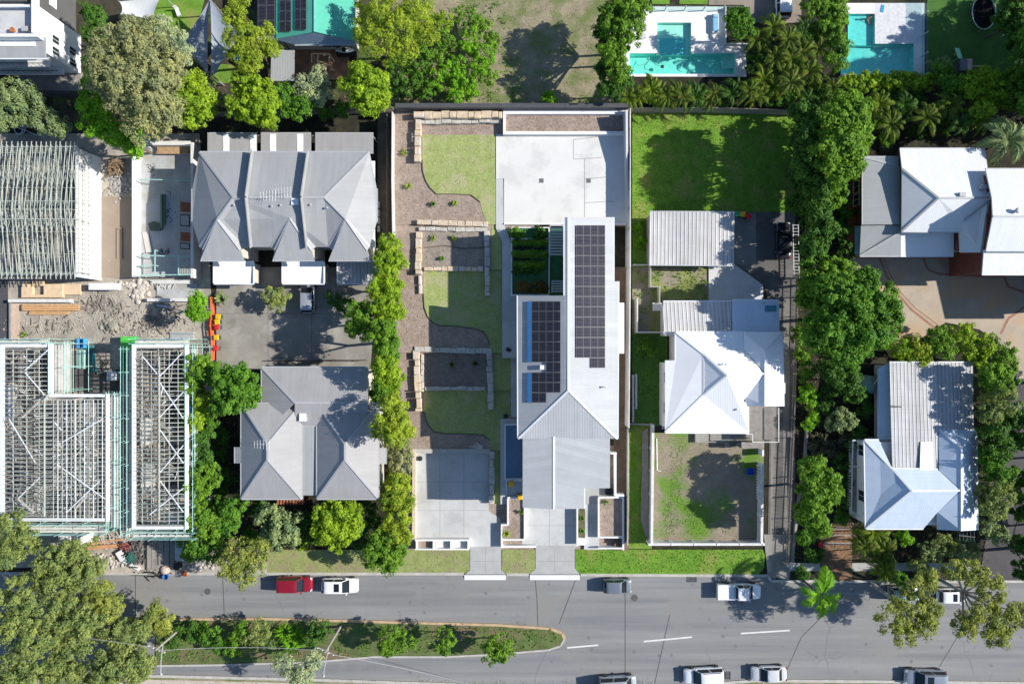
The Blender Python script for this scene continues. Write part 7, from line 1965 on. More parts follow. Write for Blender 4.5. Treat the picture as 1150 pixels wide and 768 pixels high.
# ---- top left
T_('eucalyptus_tree', 'very large olive-grey gum tree beside the apartment block', 'tree', [(128,55,32),(160,62,38),(142,100,40),(172,112,36),(148,38,22),(188,78,28),(120,85,26),(185,130,22),(160,140,24)], 10.5, 'gum', L_OLIVE, BARK_G, limbs=3, dens=1.15)
T_('broadleaf_tree', 'bright green tree tucked under the left side of the large olive gum', 'tree', [(101,118,17),(112,140,20),(108,75,15),(104,95,13)], 6.5, 'broad', L_BRIGHT, BARK)
T_('broadleaf_tree', 'small bright green tree at the foot of the olive gum above the white wall', 'tree', [(140,153,16),(150,165,11),(128,150,12)], 6.0, 'broad', L_BRIGHT, BARK)
T_('broadleaf_tree', 'rounded yellow-green tree between the olive gum and the shade sails', 'tree', [(216,96,18),(214,122,24),(226,110,15)], 6.0, 'broad', L_LIME, BARK)
T_('grey_shrub', 'silver-grey bushy tree leaning from the olive gum towards the shade sails', 'tree', [(192,42,15),(204,50,13),(180,30,13),(207,62,10)], 7.5, 'gum', L_SILV, BARK_G)
T_('wattle_tree', 'feathery pale green tree beside the right shade sail', 'tree', [(265,18,15),(277,38,17),(288,55,19),(272,60,16),(300,35,9),(283,72,14),(258,40,9),(268,3,12),(305,55,10)], 7.5, 'sparse', L_YEL, BARK, limbs=2, dens=1.9)
T_('broadleaf_tree', 'yellow-green tree in front of the grey awning', 'tree', [(275,95,17),(292,105,20),(272,120,18),(295,128,17),(303,115,12)], 6.0, 'broad', L_LIME, BARK)
T_('broadleaf_tree', 'dark green tree between the yellow-green tree and the silvery shrub', 'tree', [(320,108,14),(326,122,13),(340,122,14)], 4.5, 'broad', L_GREEN, BARK)
T_('silver_shrub', 'silver-grey open shrub in front of the timber deck', 'shrub', [(343,97,15),(358,88,14),(350,110,14),(362,105,12)], 4.2, 'sparse', L_SILV, BARK_G, dens=1.6)
T_('broadleaf_tree', 'round bright green tree standing alone at the right end of the deck', 'tree', [(411,99,26),(405,85,18),(418,112,18),(424,95,16)], 6.5, 'broad', L_LIME, BARK, dens=1.2)
T_('broadleaf_tree', 'large loose yellow-green tree on the edge of the vacant lot', 'tree', [(425,12,26),(445,30,28),(428,50,24),(465,15,22),(455,60,20),(408,35,18),(480,40,16)], 7.0, 'sparse', L_YEL, BARK, limbs=2, dens=1.9)
for i, (b, lb, m) in enumerate((
  ([(470,68,20),(452,75,16)], 'dark green bush at the lower left of the vacant lot', L_GREEN), ([(500,88,18),(520,92,16),(512,75,14)], 'bright green bush lowest on the vacant lot', L_BRIGHT),
  ([(528,50,17),(545,60,15),(538,78,14)], 'bright green bush at the right of the vacant lot weeds', L_BRIGHT), ([(525,20,14),(540,30,12)], 'loose green bush at the top of the vacant lot weeds', L_MID),
  ([(490,62,15),(500,48,13)], 'mid green bush in the middle of the vacant lot weeds', L_MID), ([(512,108,12),(530,104,10)], 'green weedy bush by the sandstone wall corner fence', L_BRIGHT), ([(478,20,16),(500,25,14)], 'pale weedy bush at the top left of the vacant lot', L_LIME), ([(548,85,10),(552,45,10)], 'small straggling bush at the edge of the dry grass', L_MID), ([(480,102,13),(470,90,10)], 'deep green bush low in the vacant lot weeds', L_GREEN), ([(620,112,7),(614,108,5)], 'small green bush by the fence at the foot of the vacant lot', L_BRIGHT),
  ([(460,100,14),(448,92,12)], 'dull dark bush against the fence corner of the vacant lot', L_DEEP))):
    T_('wild_shrub', lb, 'bush', b, 1.9, 'shrub', m, BARK, group='bushes on the vacant lot', dens=.9)
T_('dark_tree', 'dark grey-green tree in the shade left of the olive gum', 'tree', [(12,108,22),(32,118,22),(52,135,18),(10,132,18),(66,142,13)], 5.5, 'gum', L_GREY, BARK)
T_('dark_tree', 'dark tree at the top edge beside the white sail', 'tree', [(105,18,12),(112,35,10),(100,40,8)], 5.0, 'broad', L_DEEP, BARK)
for x, y, r, m, lb in ((236,100,10,L_GREY,'small grey shrub at the foot of the shade sails'),(250,112,9,L_GREY,'small dull shrub left of the yellow-green awning tree'),(385,122,10,L_GREEN,'low green shrub behind the townhouse row'),(366,128,9,L_GREEN,'low dark shrub along the fence behind the townhouse row'),(436,105,9,L_GREEN,'small green shrub at the fence corner by the terraced garden')):
    T_('garden_shrub', lb, 'shrub', [(x,y,r)], 1.4, 'shrub', m, BARK, group=BACK)
# ---- pool gardens
T_('hedge_tree', 'tall leafy green tree screen at the top left of the white pool deck', 'tree', [(695,8,20),(712,18,18),(700,38,20),(688,60,18),(695,78,16),(716,2,14),(684,30,14)], 6.5, 'hedge', L_MID, BARK)
T_('hedge_tree', 'shaded dark green tree below the leafy screen at the pool', 'tree', [(690,100,13),(682,85,10),(702,92,9)], 4.5, 'hedge', L_DEEP, BARK)
T_('dark_tree', 'shaded dark tree mass on the right edge of the vacant lot', 'tree', [(682,20,12),(680,50,10),(681,100,9),(678,75,10),(676,35,10)], 5.2, 'hedge', L_DEEP, BARK)
T_('round_tree', 'round dense green tree in the square planter by the white pool deck', 'tree', [(830,27,18),(824,22,13),(837,33,13)], 4.2, 'hedge', L_GREEN, BARK, dens=1.1)
PG = 'palms below the white pool deck'
for i, (x, y, r, m, lb) in enumerate(((712,104,14,L_PALMB,'leftmost golden palm below the white pool deck'),(727,100,16,L_PALMB,'tall golden palm second from the left below the white pool deck'),(746,106,15,L_PALM,'yellowing palm third from the left below the white pool deck'),(764,102,16,L_PALM,'golden palm under the middle of the white pool deck'),(783,104,15,L_PALMD,'darker palm right of the middle below the white pool deck'),(803,103,15,L_PALM,'golden palm below the right part of the white pool deck'),(822,100,14,L_PALMD,'dark palm at the right corner below the white pool deck'))):
    palm('golden_palm', lb, x, y, 3.6, r, 11, m, BARK, group=PG, stems=2, wid=.5)
JG = 'palms in the jungle between the two pools'
for i, (x, y, r, m, lb) in enumerate(((868,30,17,L_PALMB,'golden palm just below the white four wheel drive'),(852,45,16,L_PALM,'palm right of the square planter tree'),(885,44,18,L_PALM,'palm in the middle of the palm jungle, nearest the cars'),(905,32,15,L_PALMD,'dark palm at the top of the palm jungle'),(870,66,17,L_PALM,'palm on the left side of the palm jungle'),(897,66,19,L_PALM,'large arching palm in the heart of the palm jungle'),(920,56,17,L_PALMB,'golden palm beside the clipped hedge by the teal pool'),(916,82,17,L_PALM,'palm at the lower right of the palm jungle'),(888,92,18,L_PALM,'palm at the lower middle of the palm jungle'),(862,95,17,L_PALMB,'feathery palm at the lower left of the palm jungle'),(935,98,15,L_PALM,'palm at the corner of the teal pool'),(845,108,15,L_PALM,'olive palm above the deep green lawn'),(906,112,15,L_PALMD,'dark palm by the corner of the deep green lawn'))):
    palm('jungle_palm', lb, x, y, 3.6 + .35*(i % 3), r, 11, m, BARK, group=JG, stems=2 if i % 2 else 1, wid=.5)
T_('hedge', 'tall clipped hedge along the left side of the teal pool', 'hedge', [(938,8,13),(941,24,13),(938,40,13),(942,55,13),(937,70,13),(930,14,12),(928,30,10),(940,-6,12),(912,8,12),(920,3,10)], 4.0, 'hedge', L_MID, BARK)
T_('hedge', 'long leafy hedge along the lower side of the teal pool', 'hedge', [(954,93,11),(968,92,12),(983,92,12),(998,92,12),(1013,92,12),(1028,92,12),(1042,93,11)], 2.6, 'hedge', L_LIME, BARK)
T_('broadleaf_tree', 'tall bright green tree at the corner of the deep green lawn', 'tree', [(948,118,20),(938,140,22),(962,132,20),(950,160,24),(930,170,20),(958,182,18),(940,195,18),(950,160,26,-4.5),(942,186,24,-4.5),(955,128,22,-4.5),(935,150,22,-5),(925,215,24,-5),(930,185,24,-6)], 10.0, 'broad', L_MID, BARK, dens=1.2)
T_('dark_tree', 'dark shaded tree right of the deep green lawn', 'tree', [(912,150,20),(908,185,18),(920,210,18),(902,125,14),(915,170,22,-4),(912,205,20,-4),(915,140,20,-4),(905,160,20,-5.5),(903,195,20,-5.5),(905,225,18,-5)], 8.5, 'broad', L_DEEP, BARK)
T_('dark_tree', 'dark shaded tree beside the red brick house', 'tree', [(920,236,17),(928,258,14),(916,272,17),(918,248,17,-3),(914,276,16,-3)], 7.5, 'broad', L_DEEP, BARK)
T_('dark_tree', 'dark green tree by the ladder-like driveway gate', 'tree', [(912,238,14),(910,290,15)], 4.5, 'broad', L_GREEN, BARK)
strap_clump('bromeliad', 'yellow-green bromeliad in the dark garden by the brick house', 919, 244, 9, 34, L_YEL, .9)
for i, (x, y, r, m, lb) in enumerate(((988,118,17,L_PALMB,'palm under the hedge nearest the bright corner tree'),(1000,140,19,L_PALM,'arching palm between the bright corner tree and the brick house'),(1018,122,15,L_PALMD,'dark palm in the middle row behind the brick house'),(1040,132,19,L_PALM,'large palm behind the ridge of the brick house'),(1062,118,17,L_PALM,'palm right of the large palm behind the brick house'),(1078,140,16,L_PALMD,'dark blue-green palm close to the brick house roof'),(1100,128,17,L_PALMB,'golden palm right of the lime tree behind the brick house'))):
    palm('garden_palm', lb, x, y, 4.4 + .4*(i % 2), r, 12, m, BARK, group='palms behind the brick house', stems=2 if i % 2 == 0 else 1, wid=.5)
T_('broadleaf_tree', 'lime green tree over the cubby house', 'tree', [(1105,88,17),(1092,98,15),(1115,105,17),(1104,122,14)], 5.0, 'broad', L_LIME, BARK)
T_('broadleaf_tree', 'dark glossy tree between the long hedge and the cubby house', 'tree', [(1060,90,14),(1072,98,14),(1058,76,9)], 4.0, 'broad', L_GREEN, BARK)
T_('broadleaf_tree', 'green tree at the right edge below the shaded lawn', 'tree', [(1135,92,15),(1148,84,14),(1130,108,13),(1150,110,16)], 5.0, 'broad', L_MID, BARK)
palm('fan_palm', 'big grey-green spiky palm at the right end of the brick house', 1132, 158, 6.0, 27, 18, L_GREY, BARK, wid=.55, droop=.5)
T_('dark_tree', 'dark tree in the top right corner', 'tree', [(1142,18,20),(1150,2,18),(1146,38,14)], 5.5, 'broad', L_DEEP, BARK)
T_('garden_shrub', 'olive shrub beside the slide', 'shrub', [(1060,72,9),(1050,76,8)], 1.5, 'shrub', L_GREY, BARK)
# the off-frame trees whose crowns stand beside the right edge
T_('dark_tree', 'dark tree on the right edge above the shaded lane', 'tree', [(1168,40,24),(1175,80,24),(1165,110,18)], 8.5, 'broad', L_GREEN, BARK)
JS = 'shrubs under the jungle palms'
for i, (bl, h, m, lb) in enumerate((([(855,60,13),(848,72,12)], 2.4, L_DEEP, 'dark shrub left under the jungle palms'), ([(880,78,14),(895,82,12)], 2.4, L_GREEN, 'dark green shrub in the middle under the jungle palms'), ([(905,50,13),(915,40,10)], 2.6, L_MID, 'mid green shrub high under the jungle palms'), ([(910,98,14),(925,108,11)], 2.4, L_DEEP, 'dark shrub low under the jungle palms'), ([(870,108,13),(885,112,11)], 2.2, L_GREEN, 'green shrub along the lawn fence under the palms'), ([(740,112,9),(755,114,8)], 1.6, L_GREEN, 'low shrub at the fence under the left pool palms'), ([(792,113,9),(812,113,9)], 1.6, L_DEEP, 'low dark shrub at the fence under the right pool palms'), ([(1010,108,12),(1028,112,11)], 2.0, L_DEEP, 'dark shrub between the long hedge and the palms'), ([(1060,140,12),(1030,148,10)], 2.0, L_DEEP, 'dark shrub at the brick house eaves under the palms'), ([(985,140,11),(995,155,10)], 2.0, L_GREEN, 'green shrub left of the brick house eaves'))):
    T_('garden_shrub', lb, 'shrub', bl, h, 'shrub', m, BARK, group=JS, trunk=False)
T_('dark_tree', 'low dark bushes along the west wall of the red brick house', 'bush', [(948,235,14),(942,258,14),(950,280,13),(945,215,11)], 2.4, 'shrub', L_DEEP, BARK, trunk=False)
GS = 'low bushes in the dark garden by the driveway'
for i, (bl, h, m, lb) in enumerate((([(905,215,12),(903,235,11)], 2.2, L_DEEP, 'dark bush at the lawn end of the driveway'), ([(905,315,10),(902,335,10)], 1.8, L_GREEN, 'low bush beside the foot of the ladder-like gate'), ([(925,415,13),(935,400,12)], 2.2, L_DEEP, 'dark bush under the round tree towards the driveway'), ([(925,455,13),(930,440,11)], 1.5, L_DEEP, 'dark low bush left of the grey-green round shrub'), ([(965,485,10),(960,500,10)], 1.4, L_DEEP, 'dark low bush at the north end of the verandah'), ([(945,520,11),(950,540,11)], 1.2, L_DEEP, 'dark low bush between the bright upright tree and the verandah'), ([(948,560,11),(945,580,10)], 1.2, L_GREEN, 'low green bush at the lower end of the verandah'), ([(972,460,10),(968,445,9)], 1.6, L_DEEP, 'dark bush below the water tank'))):
    T_('garden_shrub', lb, 'shrub', bl, h, 'shrub', m, BARK, group=GS, trunk=False)
GD = 'low bushes in the shade round the duplex'
for i, (bl, h, m, lb) in enumerate((([(248,490,12),(245,510,11)], 1.8, L_DEEP, 'dark bush in the gap left of the duplex bay'), ([(255,535,12),(248,552,11)], 1.8, L_DEEP, 'dark bush left of the lower duplex wall'), ([(282,600,11),(294,606,9)], 1.5, L_GREEN, 'green bush at the footpath below the dark corner tree'), ([(345,590,10),(352,602,9)], 1.5, L_DEEP, 'dark bush between the two front trees of the duplex'), ([(238,470,13),(232,485,11)], 3.2, L_GREEN, 'green tree-like bush behind the large duplex corner tree'), ([(415,570,10),(420,585,10)], 2.4, L_DEEP, 'dark bush at the right front corner of the duplex'), ([(210,605,12),(212,622,10)], 2.4, L_MID, 'leafy bush at the front right corner of the narrow frame'))):
    T_('garden_shrub', lb, 'shrub', bl, h, 'shrub', m, BARK, group=GD, trunk=False)
# ---- right of the long driveway
T_('round_tree', 'very large round green tree between the long driveway and the paved court', 'tree', [(948,345,34),(972,335,30),(985,360,28),(960,375,34),(930,375,28),(935,330,26),(990,348,24),(955,395,22),(972,312,14)], 9.5, 'broad', L_GREEN, BARK, limbs=2, dens=1.2)
T_('broadleaf_tree', 'paler green tree behind the very large round tree', 'tree', [(930,308,18),(915,318,16),(945,302,13),(912,335,14)], 5.5, 'broad', L_MID, BARK)
FG = 'shrubs along the old driveway fence'
for i, (x, y, r, m, lb) in enumerate(((900,372,11,L_MID,'shrub highest on the driveway fence, under the round tree'),(903,394,12,L_MID,'leafy shrub on the driveway fence below the round tree'),(907,415,10,L_GREEN,'dark shrub on the driveway fence level with the ribbed roof'),(906,438,9,L_BRIGHT,'bright shrub on the driveway fence left of the water tank'),(913,447,7,L_BRIGHT,'small bright shrub beside the driveway fence'),(912,470,9,L_BRIGHT,'round bright shrub at the lower end of the driveway fence'))):
    T_('fence_shrub', lb, 'shrub', [(x,y,r),(x-3,y+8,r*.7)], 1.5, 'shrub', m, BARK, group=FG)
T_('garden_shrub', 'grey-green round shrub in the dark garden left of the blue-white house', 'shrub', [(945,468,14),(954,474,11),(938,476,10)], 2.4, 'shrub', L_GREY, BARK)
T_('dark_tree', 'dark leafy tree beside the round water tank', 'tree', [(950,425,16),(935,418,13),(958,440,12)], 3.5, 'broad', L_DEEP, BARK)
T_('garden_shrub', 'low purple-grey groundcover bush in the dark garden', 'shrub', [(920,498,14),(935,505,12),(948,495,10)], .9, 'shrub', leafmat('leaf_purple', (.06,.055,.05), (.10,.09,.085), .2), BARK)
T_('broadleaf_tree', 'bright green upright tree beside the verandah of the blue-white house', 'tree', [(912,528,19),(928,540,18),(918,558,20),(910,578,16),(922,592,13),(934,556,12)], 6.5, 'broad', L_MID, BARK, dens=1.1)
HG = 'hedge trees round the blue-white house'
for i, (bl, m, lb) in enumerate((([(1008,388,15),(1018,396,12)], L_LIME, 'yellow-green hedge tree at the left end of the ribbed roof'), ([(1030,388,14),(1036,398,11)], L_YEL, 'yellowish hedge tree second along the ribbed roof'), ([(1054,380,17),(1060,392,14)], L_MID, 'green hedge tree behind the middle of the ribbed roof'), ([(1080,378,17),(1088,392,15)], L_LIME, 'lime hedge tree behind the right half of the ribbed roof'), ([(1104,390,16),(1100,402,12)], L_LIME, 'yellow-green hedge tree at the right corner of the ribbed roof'), ([(1124,398,16),(1130,412,13)], L_MID, 'green hedge tree at the bend of the paved court'), ([(1122,428,18),(1114,418,12)], L_MID, 'bushy tree at the top right side of the blue-white house'), ([(1124,452,19),(1112,466,13)], L_GUM, 'olive hedge tree right of the ribbed roof'), ([(1118,488,18),(1126,504,14)], L_DEEP, 'dark hedge tree level with the gable of the blue-white house'), ([(1114,515,14),(1122,530,16)], L_GREEN, 'mid green hedge tree beside the gable of the blue-white house'), ([(1122,552,19),(1116,570,15)], L_GUM, 'pale olive hedge tree lowest on the right of the blue-white house'), ([(1110,592,13),(1122,600,12)], L_GREY, 'grey-green bush at the lower right corner of the blue-white house'))):
    T_('hedge_tree', lb, 'tree', bl, (3.6 + .3*(i % 3)) if i < 6 or i > 10 else 6.8, 'hedge', m, BARK, group=HG)
FGN = 'front garden plants of the blue-white house'
for i, (x, y, r, m, lb) in enumerate(((985,606,19,L_PALMB,'golden palm at the front left corner of the blue-white house'),(972,618,14,L_PALM,'smaller palm left of the golden front corner palm'),(996,625,17,L_PALM,'palm in the middle of the front garden'),(990,643,16,L_PALMB,'palm in the front garden nearest the street'))):
    palm('garden_palm', lb, x, y, 4.0, r, 12, m, BARK, group=FGN, stems=2, wid=.5)
for i, (x, y, r, h, m, lb) in enumerate(((1014,602,9,2.,L_BRIGHT,'small bright shrub against the front wall of the blue-white house'),(1042,618,14,2.4,L_GREY,'grey-green shrub in the middle of the front garden'),(1060,612,14,2.6,L_GUM,'olive shrub right of the grey-green one in the front garden'),(1082,615,15,2.6,L_GREY,'grey-green shrub at the right end of the front garden'),(1030,634,12,1.6,L_GUM,'low olive shrub by the front footpath'),(1010,650,10,1.4,L_GREEN,'dark low shrub on the verge in front of the palms'),(1040,646,10,1.3,L_GREEN,'low green shrub on the verge under the gum'),(903,604,9,1.2,L_GREEN,'green shrub beside the red bucket'),(912,622,11,1.0,L_DEEP,'dark low hedge by the footpath left of the leafy driveway'),(900,643,7,.7,L_GREEN,'tiny green plant on the verge left of the palm'))):
    T_('garden_shrub', lb, 'shrub', [(x,y,r),(x+r*.6,y+r*.3,r*.6)], h, 'shrub', m, BARK, group=FGN)
T_('eucalyptus_tree', 'spreading yellow-green gum reaching over the street, left of the white hatchback', 'tree', [(1003,690,24),(1025,685,25),(1043,688,17),(1015,708,17),(1035,702,16),(1028,660,14),(1042,650,11)], 8.5, 'gum', L_GUMY, BARK_G, limbs=2, dens=.85)
T_('eucalyptus_tree', 'spreading yellow-green gum reaching over the street, right of the white hatchback', 'tree', [(1072,640,13),(1090,642,17),(1104,650,19),(1114,665,18),(1092,690,19),(1082,704,16),(1108,700,20),(1128,692,20),(1122,714,14),(1146,690,15)], 8.5, 'gum', L_GUMY, BARK_G, limbs=2, dens=.85)
palm('street_palm', 'single feather palm leaning over the kerb beside the gum tree', 922, 668, 5.4, 25, 8, L_BRIGHT, BARK, wid=.75, droop=.5)
T_('dark_tree', 'dark tree over the lane right of the ribbed roof', 'tree', [(1140,470,13),(1146,495,13)], 5.0, 'broad', L_DEEP, BARK)
T_('dark_tree', 'dark tree over the lane right of the bluish gable', 'tree', [(1142,535,12),(1140,556,11)], 4.5, 'broad', L_GREEN, BARK)
T_('dark_tree', 'dark green tree on the right edge beside the lane', 'tree', [(1148,610,14),(1152,640,16),(1146,575,10)], 4.0, 'broad', L_DEEP, BARK)
# trees out of the frame to the east whose long shadows fall on the court, lane and street
for x, y, r, h in ((1225,640,42,9),(1215,560,42,8),(1215,480,42,7),(1222,430,38,6),(1195,600,30,5),(1190,520,28,4.5),(1255,0,62,7),(1260,45,62,10),(1255,90,56,7.5),(1268,20,50,13),(1268,75,45,12),(1224,30,52,4.5),(1224,80,50,4.5)):
    T_('street_tree', 'tall tree standing beyond the right edge of the photo', 'tree', [(x,y,r*.7),(x+r*.5,y-r*.3,r*.5),(x-r*.3,y+r*.4,r*.5)], h, 'broad', L_GREEN, BARK, group='trees beyond the right edge', dens=.6)
# ---- lime hedge line between the duplex side and the terraced garden
LG = 'lime trees between the courtyard and the terraced garden'
for i, (bl, h, m, lb) in enumerate((([(436,278,15),(442,292,14),(430,292,12)], 5.4, L_LIME, 'lime tree at the top end of the long lime row'), ([(432,312,17),(441,325,14),(425,325,12)], 6.0, L_LIME, 'lime tree second from the top of the long lime row'), ([(428,345,17),(440,350,14)], 7.0, L_LIME, 'lime tree level with the parked silver car'), ([(404,352,16),(412,368,17),(398,368,12)], 6.2, L_MID, 'darker green tree leaning out over the courtyard'), ([(428,375,19),(436,392,17)], 8.2, L_MID, 'mid green tree in the lime row beside the courtyard'), ([(432,412,17),(440,425,15)], 9.0, L_LIME, 'lime tree beside the top roof corner of the duplex'), ([(428,435,14),(424,448,10)], 4.6, L_GREEN, 'dark tree touching the duplex roof'), ([(440,462,22),(446,482,20),(432,480,16)], 9.5, L_YEL, 'large bright yellow-green tree beside the duplex'), ([(447,508,18),(450,525,16)], 3.6, L_OLIVE, 'thin straw-coloured shrub in the lime row'), ([(444,548,19),(450,565,17),(438,562,14)], 5.0, L_YEL, 'yellow-green tree lower in the row beside the concrete pad'), ([(444,588,20),(450,600,15)], 4.8, L_YEL, 'golden green tree at the lower end of the lime row'), ([(428,612,20),(436,630,18),(420,626,15),(444,618,13)], 5.0, L_MID, 'duller green tree standing at the kerb end of the lime row'))):
    T_('lime_tree', lb, 'tree', bl, h, 'lime', m, BARK, group=LG)
# ---- courtyard, duplex garden
T_('garden_shrub', 'round olive shrub in front of the middle townhouse garage', 'shrub', [(305,334,12),(316,332,10),(311,341,10)], 2.2, 'shrub', L_GUM, BARK)
T_('garden_shrub', 'dark shrub in front of the right townhouse garage', 'shrub', [(378,336,12),(390,344,12)], 1.6, 'shrub', L_DEEP, BARK)
strap_clump('spiky_plant', 'pale spiky plant at the left garage of the townhouses', 247, 336, 10, 30, L_GREY, 1.0)
T_('broadleaf_tree', 'small vivid lime tree beside the orange barrier', 'tree', [(222,338,11),(225,350,12),(217,349,9)], 4.2, 'lime', L_BRIGHT, BARK)
T_('broadleaf_tree', 'large dark green tree at the top left corner of the duplex', 'tree', [(268,430,22),(256,448,20),(276,445,17),(250,425,16)], 6.5, 'broad', L_GREEN, BARK, dens=1.15)
SG_ = 'trees between the narrow frame and the duplex'
for i, (bl, h, m, lb) in enumerate((([(222,412,16),(234,420,15),(216,432,13)], 5.5, L_MID, 'green tree at the top right corner of the narrow frame'), ([(222,452,16),(216,472,13)], 5.0, L_LIME, 'yellow-green tree beside the upper part of the narrow frame'), ([(222,498,14),(230,515,13)], 4.5, L_DEEP, 'dark tree in the gap left of the duplex'), ([(232,535,18),(222,548,15)], 5.0, L_MID, 'leafy tree left of the lower duplex corner'), ([(226,580,18),(236,595,17)], 5.0, L_MID, 'olive green tree near the front corner of the narrow frame'), ([(262,570,18),(255,588,15)], 4.6, L_GREEN, 'dark green tree at the lower left corner of the duplex'), ([(224,612,16),(240,618,15)], 4.2, L_GREEN, 'dark tree nearest the street left of the pale gum'))):
    T_('garden_tree', lb, 'tree', bl, h, 'broad', m, BARK, group=SG_)
T_('broadleaf_tree', 'grey-green tree in front of the duplex porch', 'tree', [(302,580,17),(318,590,19),(308,604,16),(328,602,12)], 4.8, 'broad', L_GREY, BARK)
T_('broadleaf_tree', 'bright green tree in front of the right half of the duplex', 'tree', [(370,578,18),(388,582,20),(378,600,19),(362,596,14),(396,596,12)], 5.0, 'broad', L_LIME, BARK, dens=1.1)
T_('garden_shrub', 'small lime bush by the path to the duplex', 'shrub', [(341,610,8)], 1.4, 'shrub', L_LIME, BARK)
T_('garden_shrub', 'dark shrub between the bright duplex tree and the lime row', 'shrub', [(408,590,12),(404,606,12)], 2.4, 'shrub', L_DEEP, BARK)
T_('garden_shrub', 'dark shrub under the duplex eaves', 'shrub', [(290,572,10),(342,580,8)], 1.8, 'shrub', L_DEEP, BARK)
T_('eucalyptus_tree', 'pale yellowish gum over the kerb behind the red wagon', 'tree', [(268,622,18),(284,632,18),(272,645,16),(255,635,14),(292,616,13)], 6.5, 'sparse', L_GUMY, BARK_G, limbs=3, dens=2.2)
# ---- median
MG = 'bushes on the median strip'
for i, (bl, h, m, lb) in enumerate((([(200,715,15),(215,708,13)], 1.9, L_DEEP, 'dark bush at the left end of the median strip'), ([(235,712,15),(248,722,12)], 2.0, L_GREEN, 'green bush second from the left on the median strip'), ([(268,714,15),(262,727,11)], 2.2, L_MID, 'yellow-green bush near the left of the median strip'), ([(290,712,16),(283,722,12)], 2.2, L_GUM, 'dull olive bush left of the strap-leaved clump'), ([(360,706,14),(350,716,11)], 1.6, L_DEEP, 'dark bush beside the power pole'), ([(440,716,17),(452,720,15),(436,728,11)], 3.2, L_MID, 'round bright green bush in the middle of the median strip'), ([(502,716,13),(499,726,10)], 3.0, L_MID, 'small round bush right of the middle on the median strip'), ([(560,724,17),(553,733,14),(566,734,12)], 3.4, L_MID, 'round green bush near the right end of the median strip'))):
    T_('median_bush', lb, 'bush', bl, h, 'shrub', m, BARK, group=MG)
for i, (x, y, lb) in enumerate(((318,711,'strap-leaved clump in the middle of the planted median'),(333,716,'strap-leaved clump right of its neighbour on the median'),(326,722,'lowest strap-leaved clump on the median'))): strap_clump('strap_leaf_plant', lb, x, y, 13, 60, L_BRIGHT, .9, group='strap-leaved clumps on the median', z0=.14)
T_('eucalyptus_tree', 'thin grey almost leafless gum over the lower street by the lamp', 'tree', [(322,748,14),(340,755,15),(352,742,12),(335,768,13)], 6.0, 'sparse', L_SILV, BARK_G, limbs=8, dens=.9)
# ---- gum grove at lower left
EG = 'gum trees in the lower left grove'
for i, (bl, h, m, lb) in enumerate((([(10,590,20),(22,612,20),(4,620,20)], 6.5, L_GUM, 'gum at the left edge in front of the large frame'), ([(60,630,22),(85,622,20),(72,655,22),(98,640,18),(50,652,16)], 6.0, L_GUM, 'broad olive gum in front of the large frame'), ([(12,668,22),(30,690,24),(6,705,22),(36,720,20)], 8.0, L_GUM, 'tall gum on the left edge in the middle of the grove'), ([(72,690,22),(95,700,22),(82,722,22),(60,715,18)], 6.8, L_GUM, 'gum in the centre of the lower left grove'), ([(108,668,17),(122,682,15)], 5.2, L_GUMY, 'thin gum at the upper right of the grove'), ([(128,708,18),(148,716,18),(138,730,15),(160,704,14)], 5.2, L_GUM, 'gum over the median at the right of the grove'), ([(172,690,13),(184,700,11)], 4.6, L_GUMY, 'small twiggy gum nearest the lamp pole'), ([(20,750,26),(45,762,22),(4,770,22)], 8.0, L_GUM, 'gum in the bottom left corner'), ([(118,752,24),(142,758,24),(100,768,20),(158,748,15)], 6.0, L_GUM, 'large gum at the bottom of the grove'), ([(75,758,18),(64,748,15)], 6.5, L_GUM, 'gum between the two lowest trees of the grove'))):
    T_('eucalyptus_tree', lb, 'tree', bl, h, 'gum', m, BARK_G, group=EG, limbs=2, dens=.8, lean=.8)
# ---- small plants in the new gardens
for i, (x, y, z, m, lb) in enumerate(((457,175,1.6,L_YEL,'yellow spiky plant highest in the left mulch bed'),(460.5,212,1.6,L_YEL,'yellow spiky plant lower in the left mulch bed'),(488,269,1.47,L_LIME,'small green tuft at the left of the first mulch bed'),(511,269,1.47,L_LIME,'small green tuft in the middle of the first mulch bed'),(498,292,1.47,L_GREEN,'small dark tuft low in the first mulch bed'),(512,231,1.6,L_LIME,'green tuft in the mulch below the upper lawn'),(488,232,1.6,L_GREEN,'faint green tuft in the mulch left of its neighbour'),(568,598,.6,L_YEL,'yellow spiky plant at the bottom corner of the driveway planter'),(585,574,.6,L_MID,'green spiky plant at the top of the driveway planter'),(653,580,.6,L_MID,'green tuft in the narrow planter'),(653,595,.6,L_GREEN,'dark tuft in the narrow planter'),(680,563,.7,L_GREEN,'dark tuft in the square mulch garden'),(508,409,.78,L_DEEP,'dark tuft left in the dark mulch bed'),(534,408,.78,L_DEEP,'dark tuft right in the dark mulch bed'),(26,376,.05,L_LIME,'pale weed clump by the far left of the gravel yard'))):
    strap_clump('tuft_plant', lb, x, y, 5.5 if m is L_YEL else 4, 22, m, .45, z0=z, W=.05)
for i, (x, y, m, lb) in enumerate(((578,262,L_GREEN,'green bush at the left end of the walled courtyard bed'),(604,262,L_DEEP,'dark bush at the right end of the walled courtyard bed'),(586,322,leafmat('leaf_rust',(.10,.06,.03),(.16,.09,.04),.2),'rusty low bush at the left of the lower courtyard bed'),(604,322,MATS['leaf_rust'],'rusty low bush at the right of the lower courtyard bed'))):
    T_('courtyard_bush', lb, 'bush', [(x,y,6),(x+6,y,5)], 2.3, 'shrub', m, BARK, z0=1.9, trunk=False)
T_('weed_shrub', 'leafy weeds in the corner of the dark strip by the white house', 'bush', [(722,388,8),(732,395,7)], .8, 'shrub', L_GREEN, BARK, trunk=False)
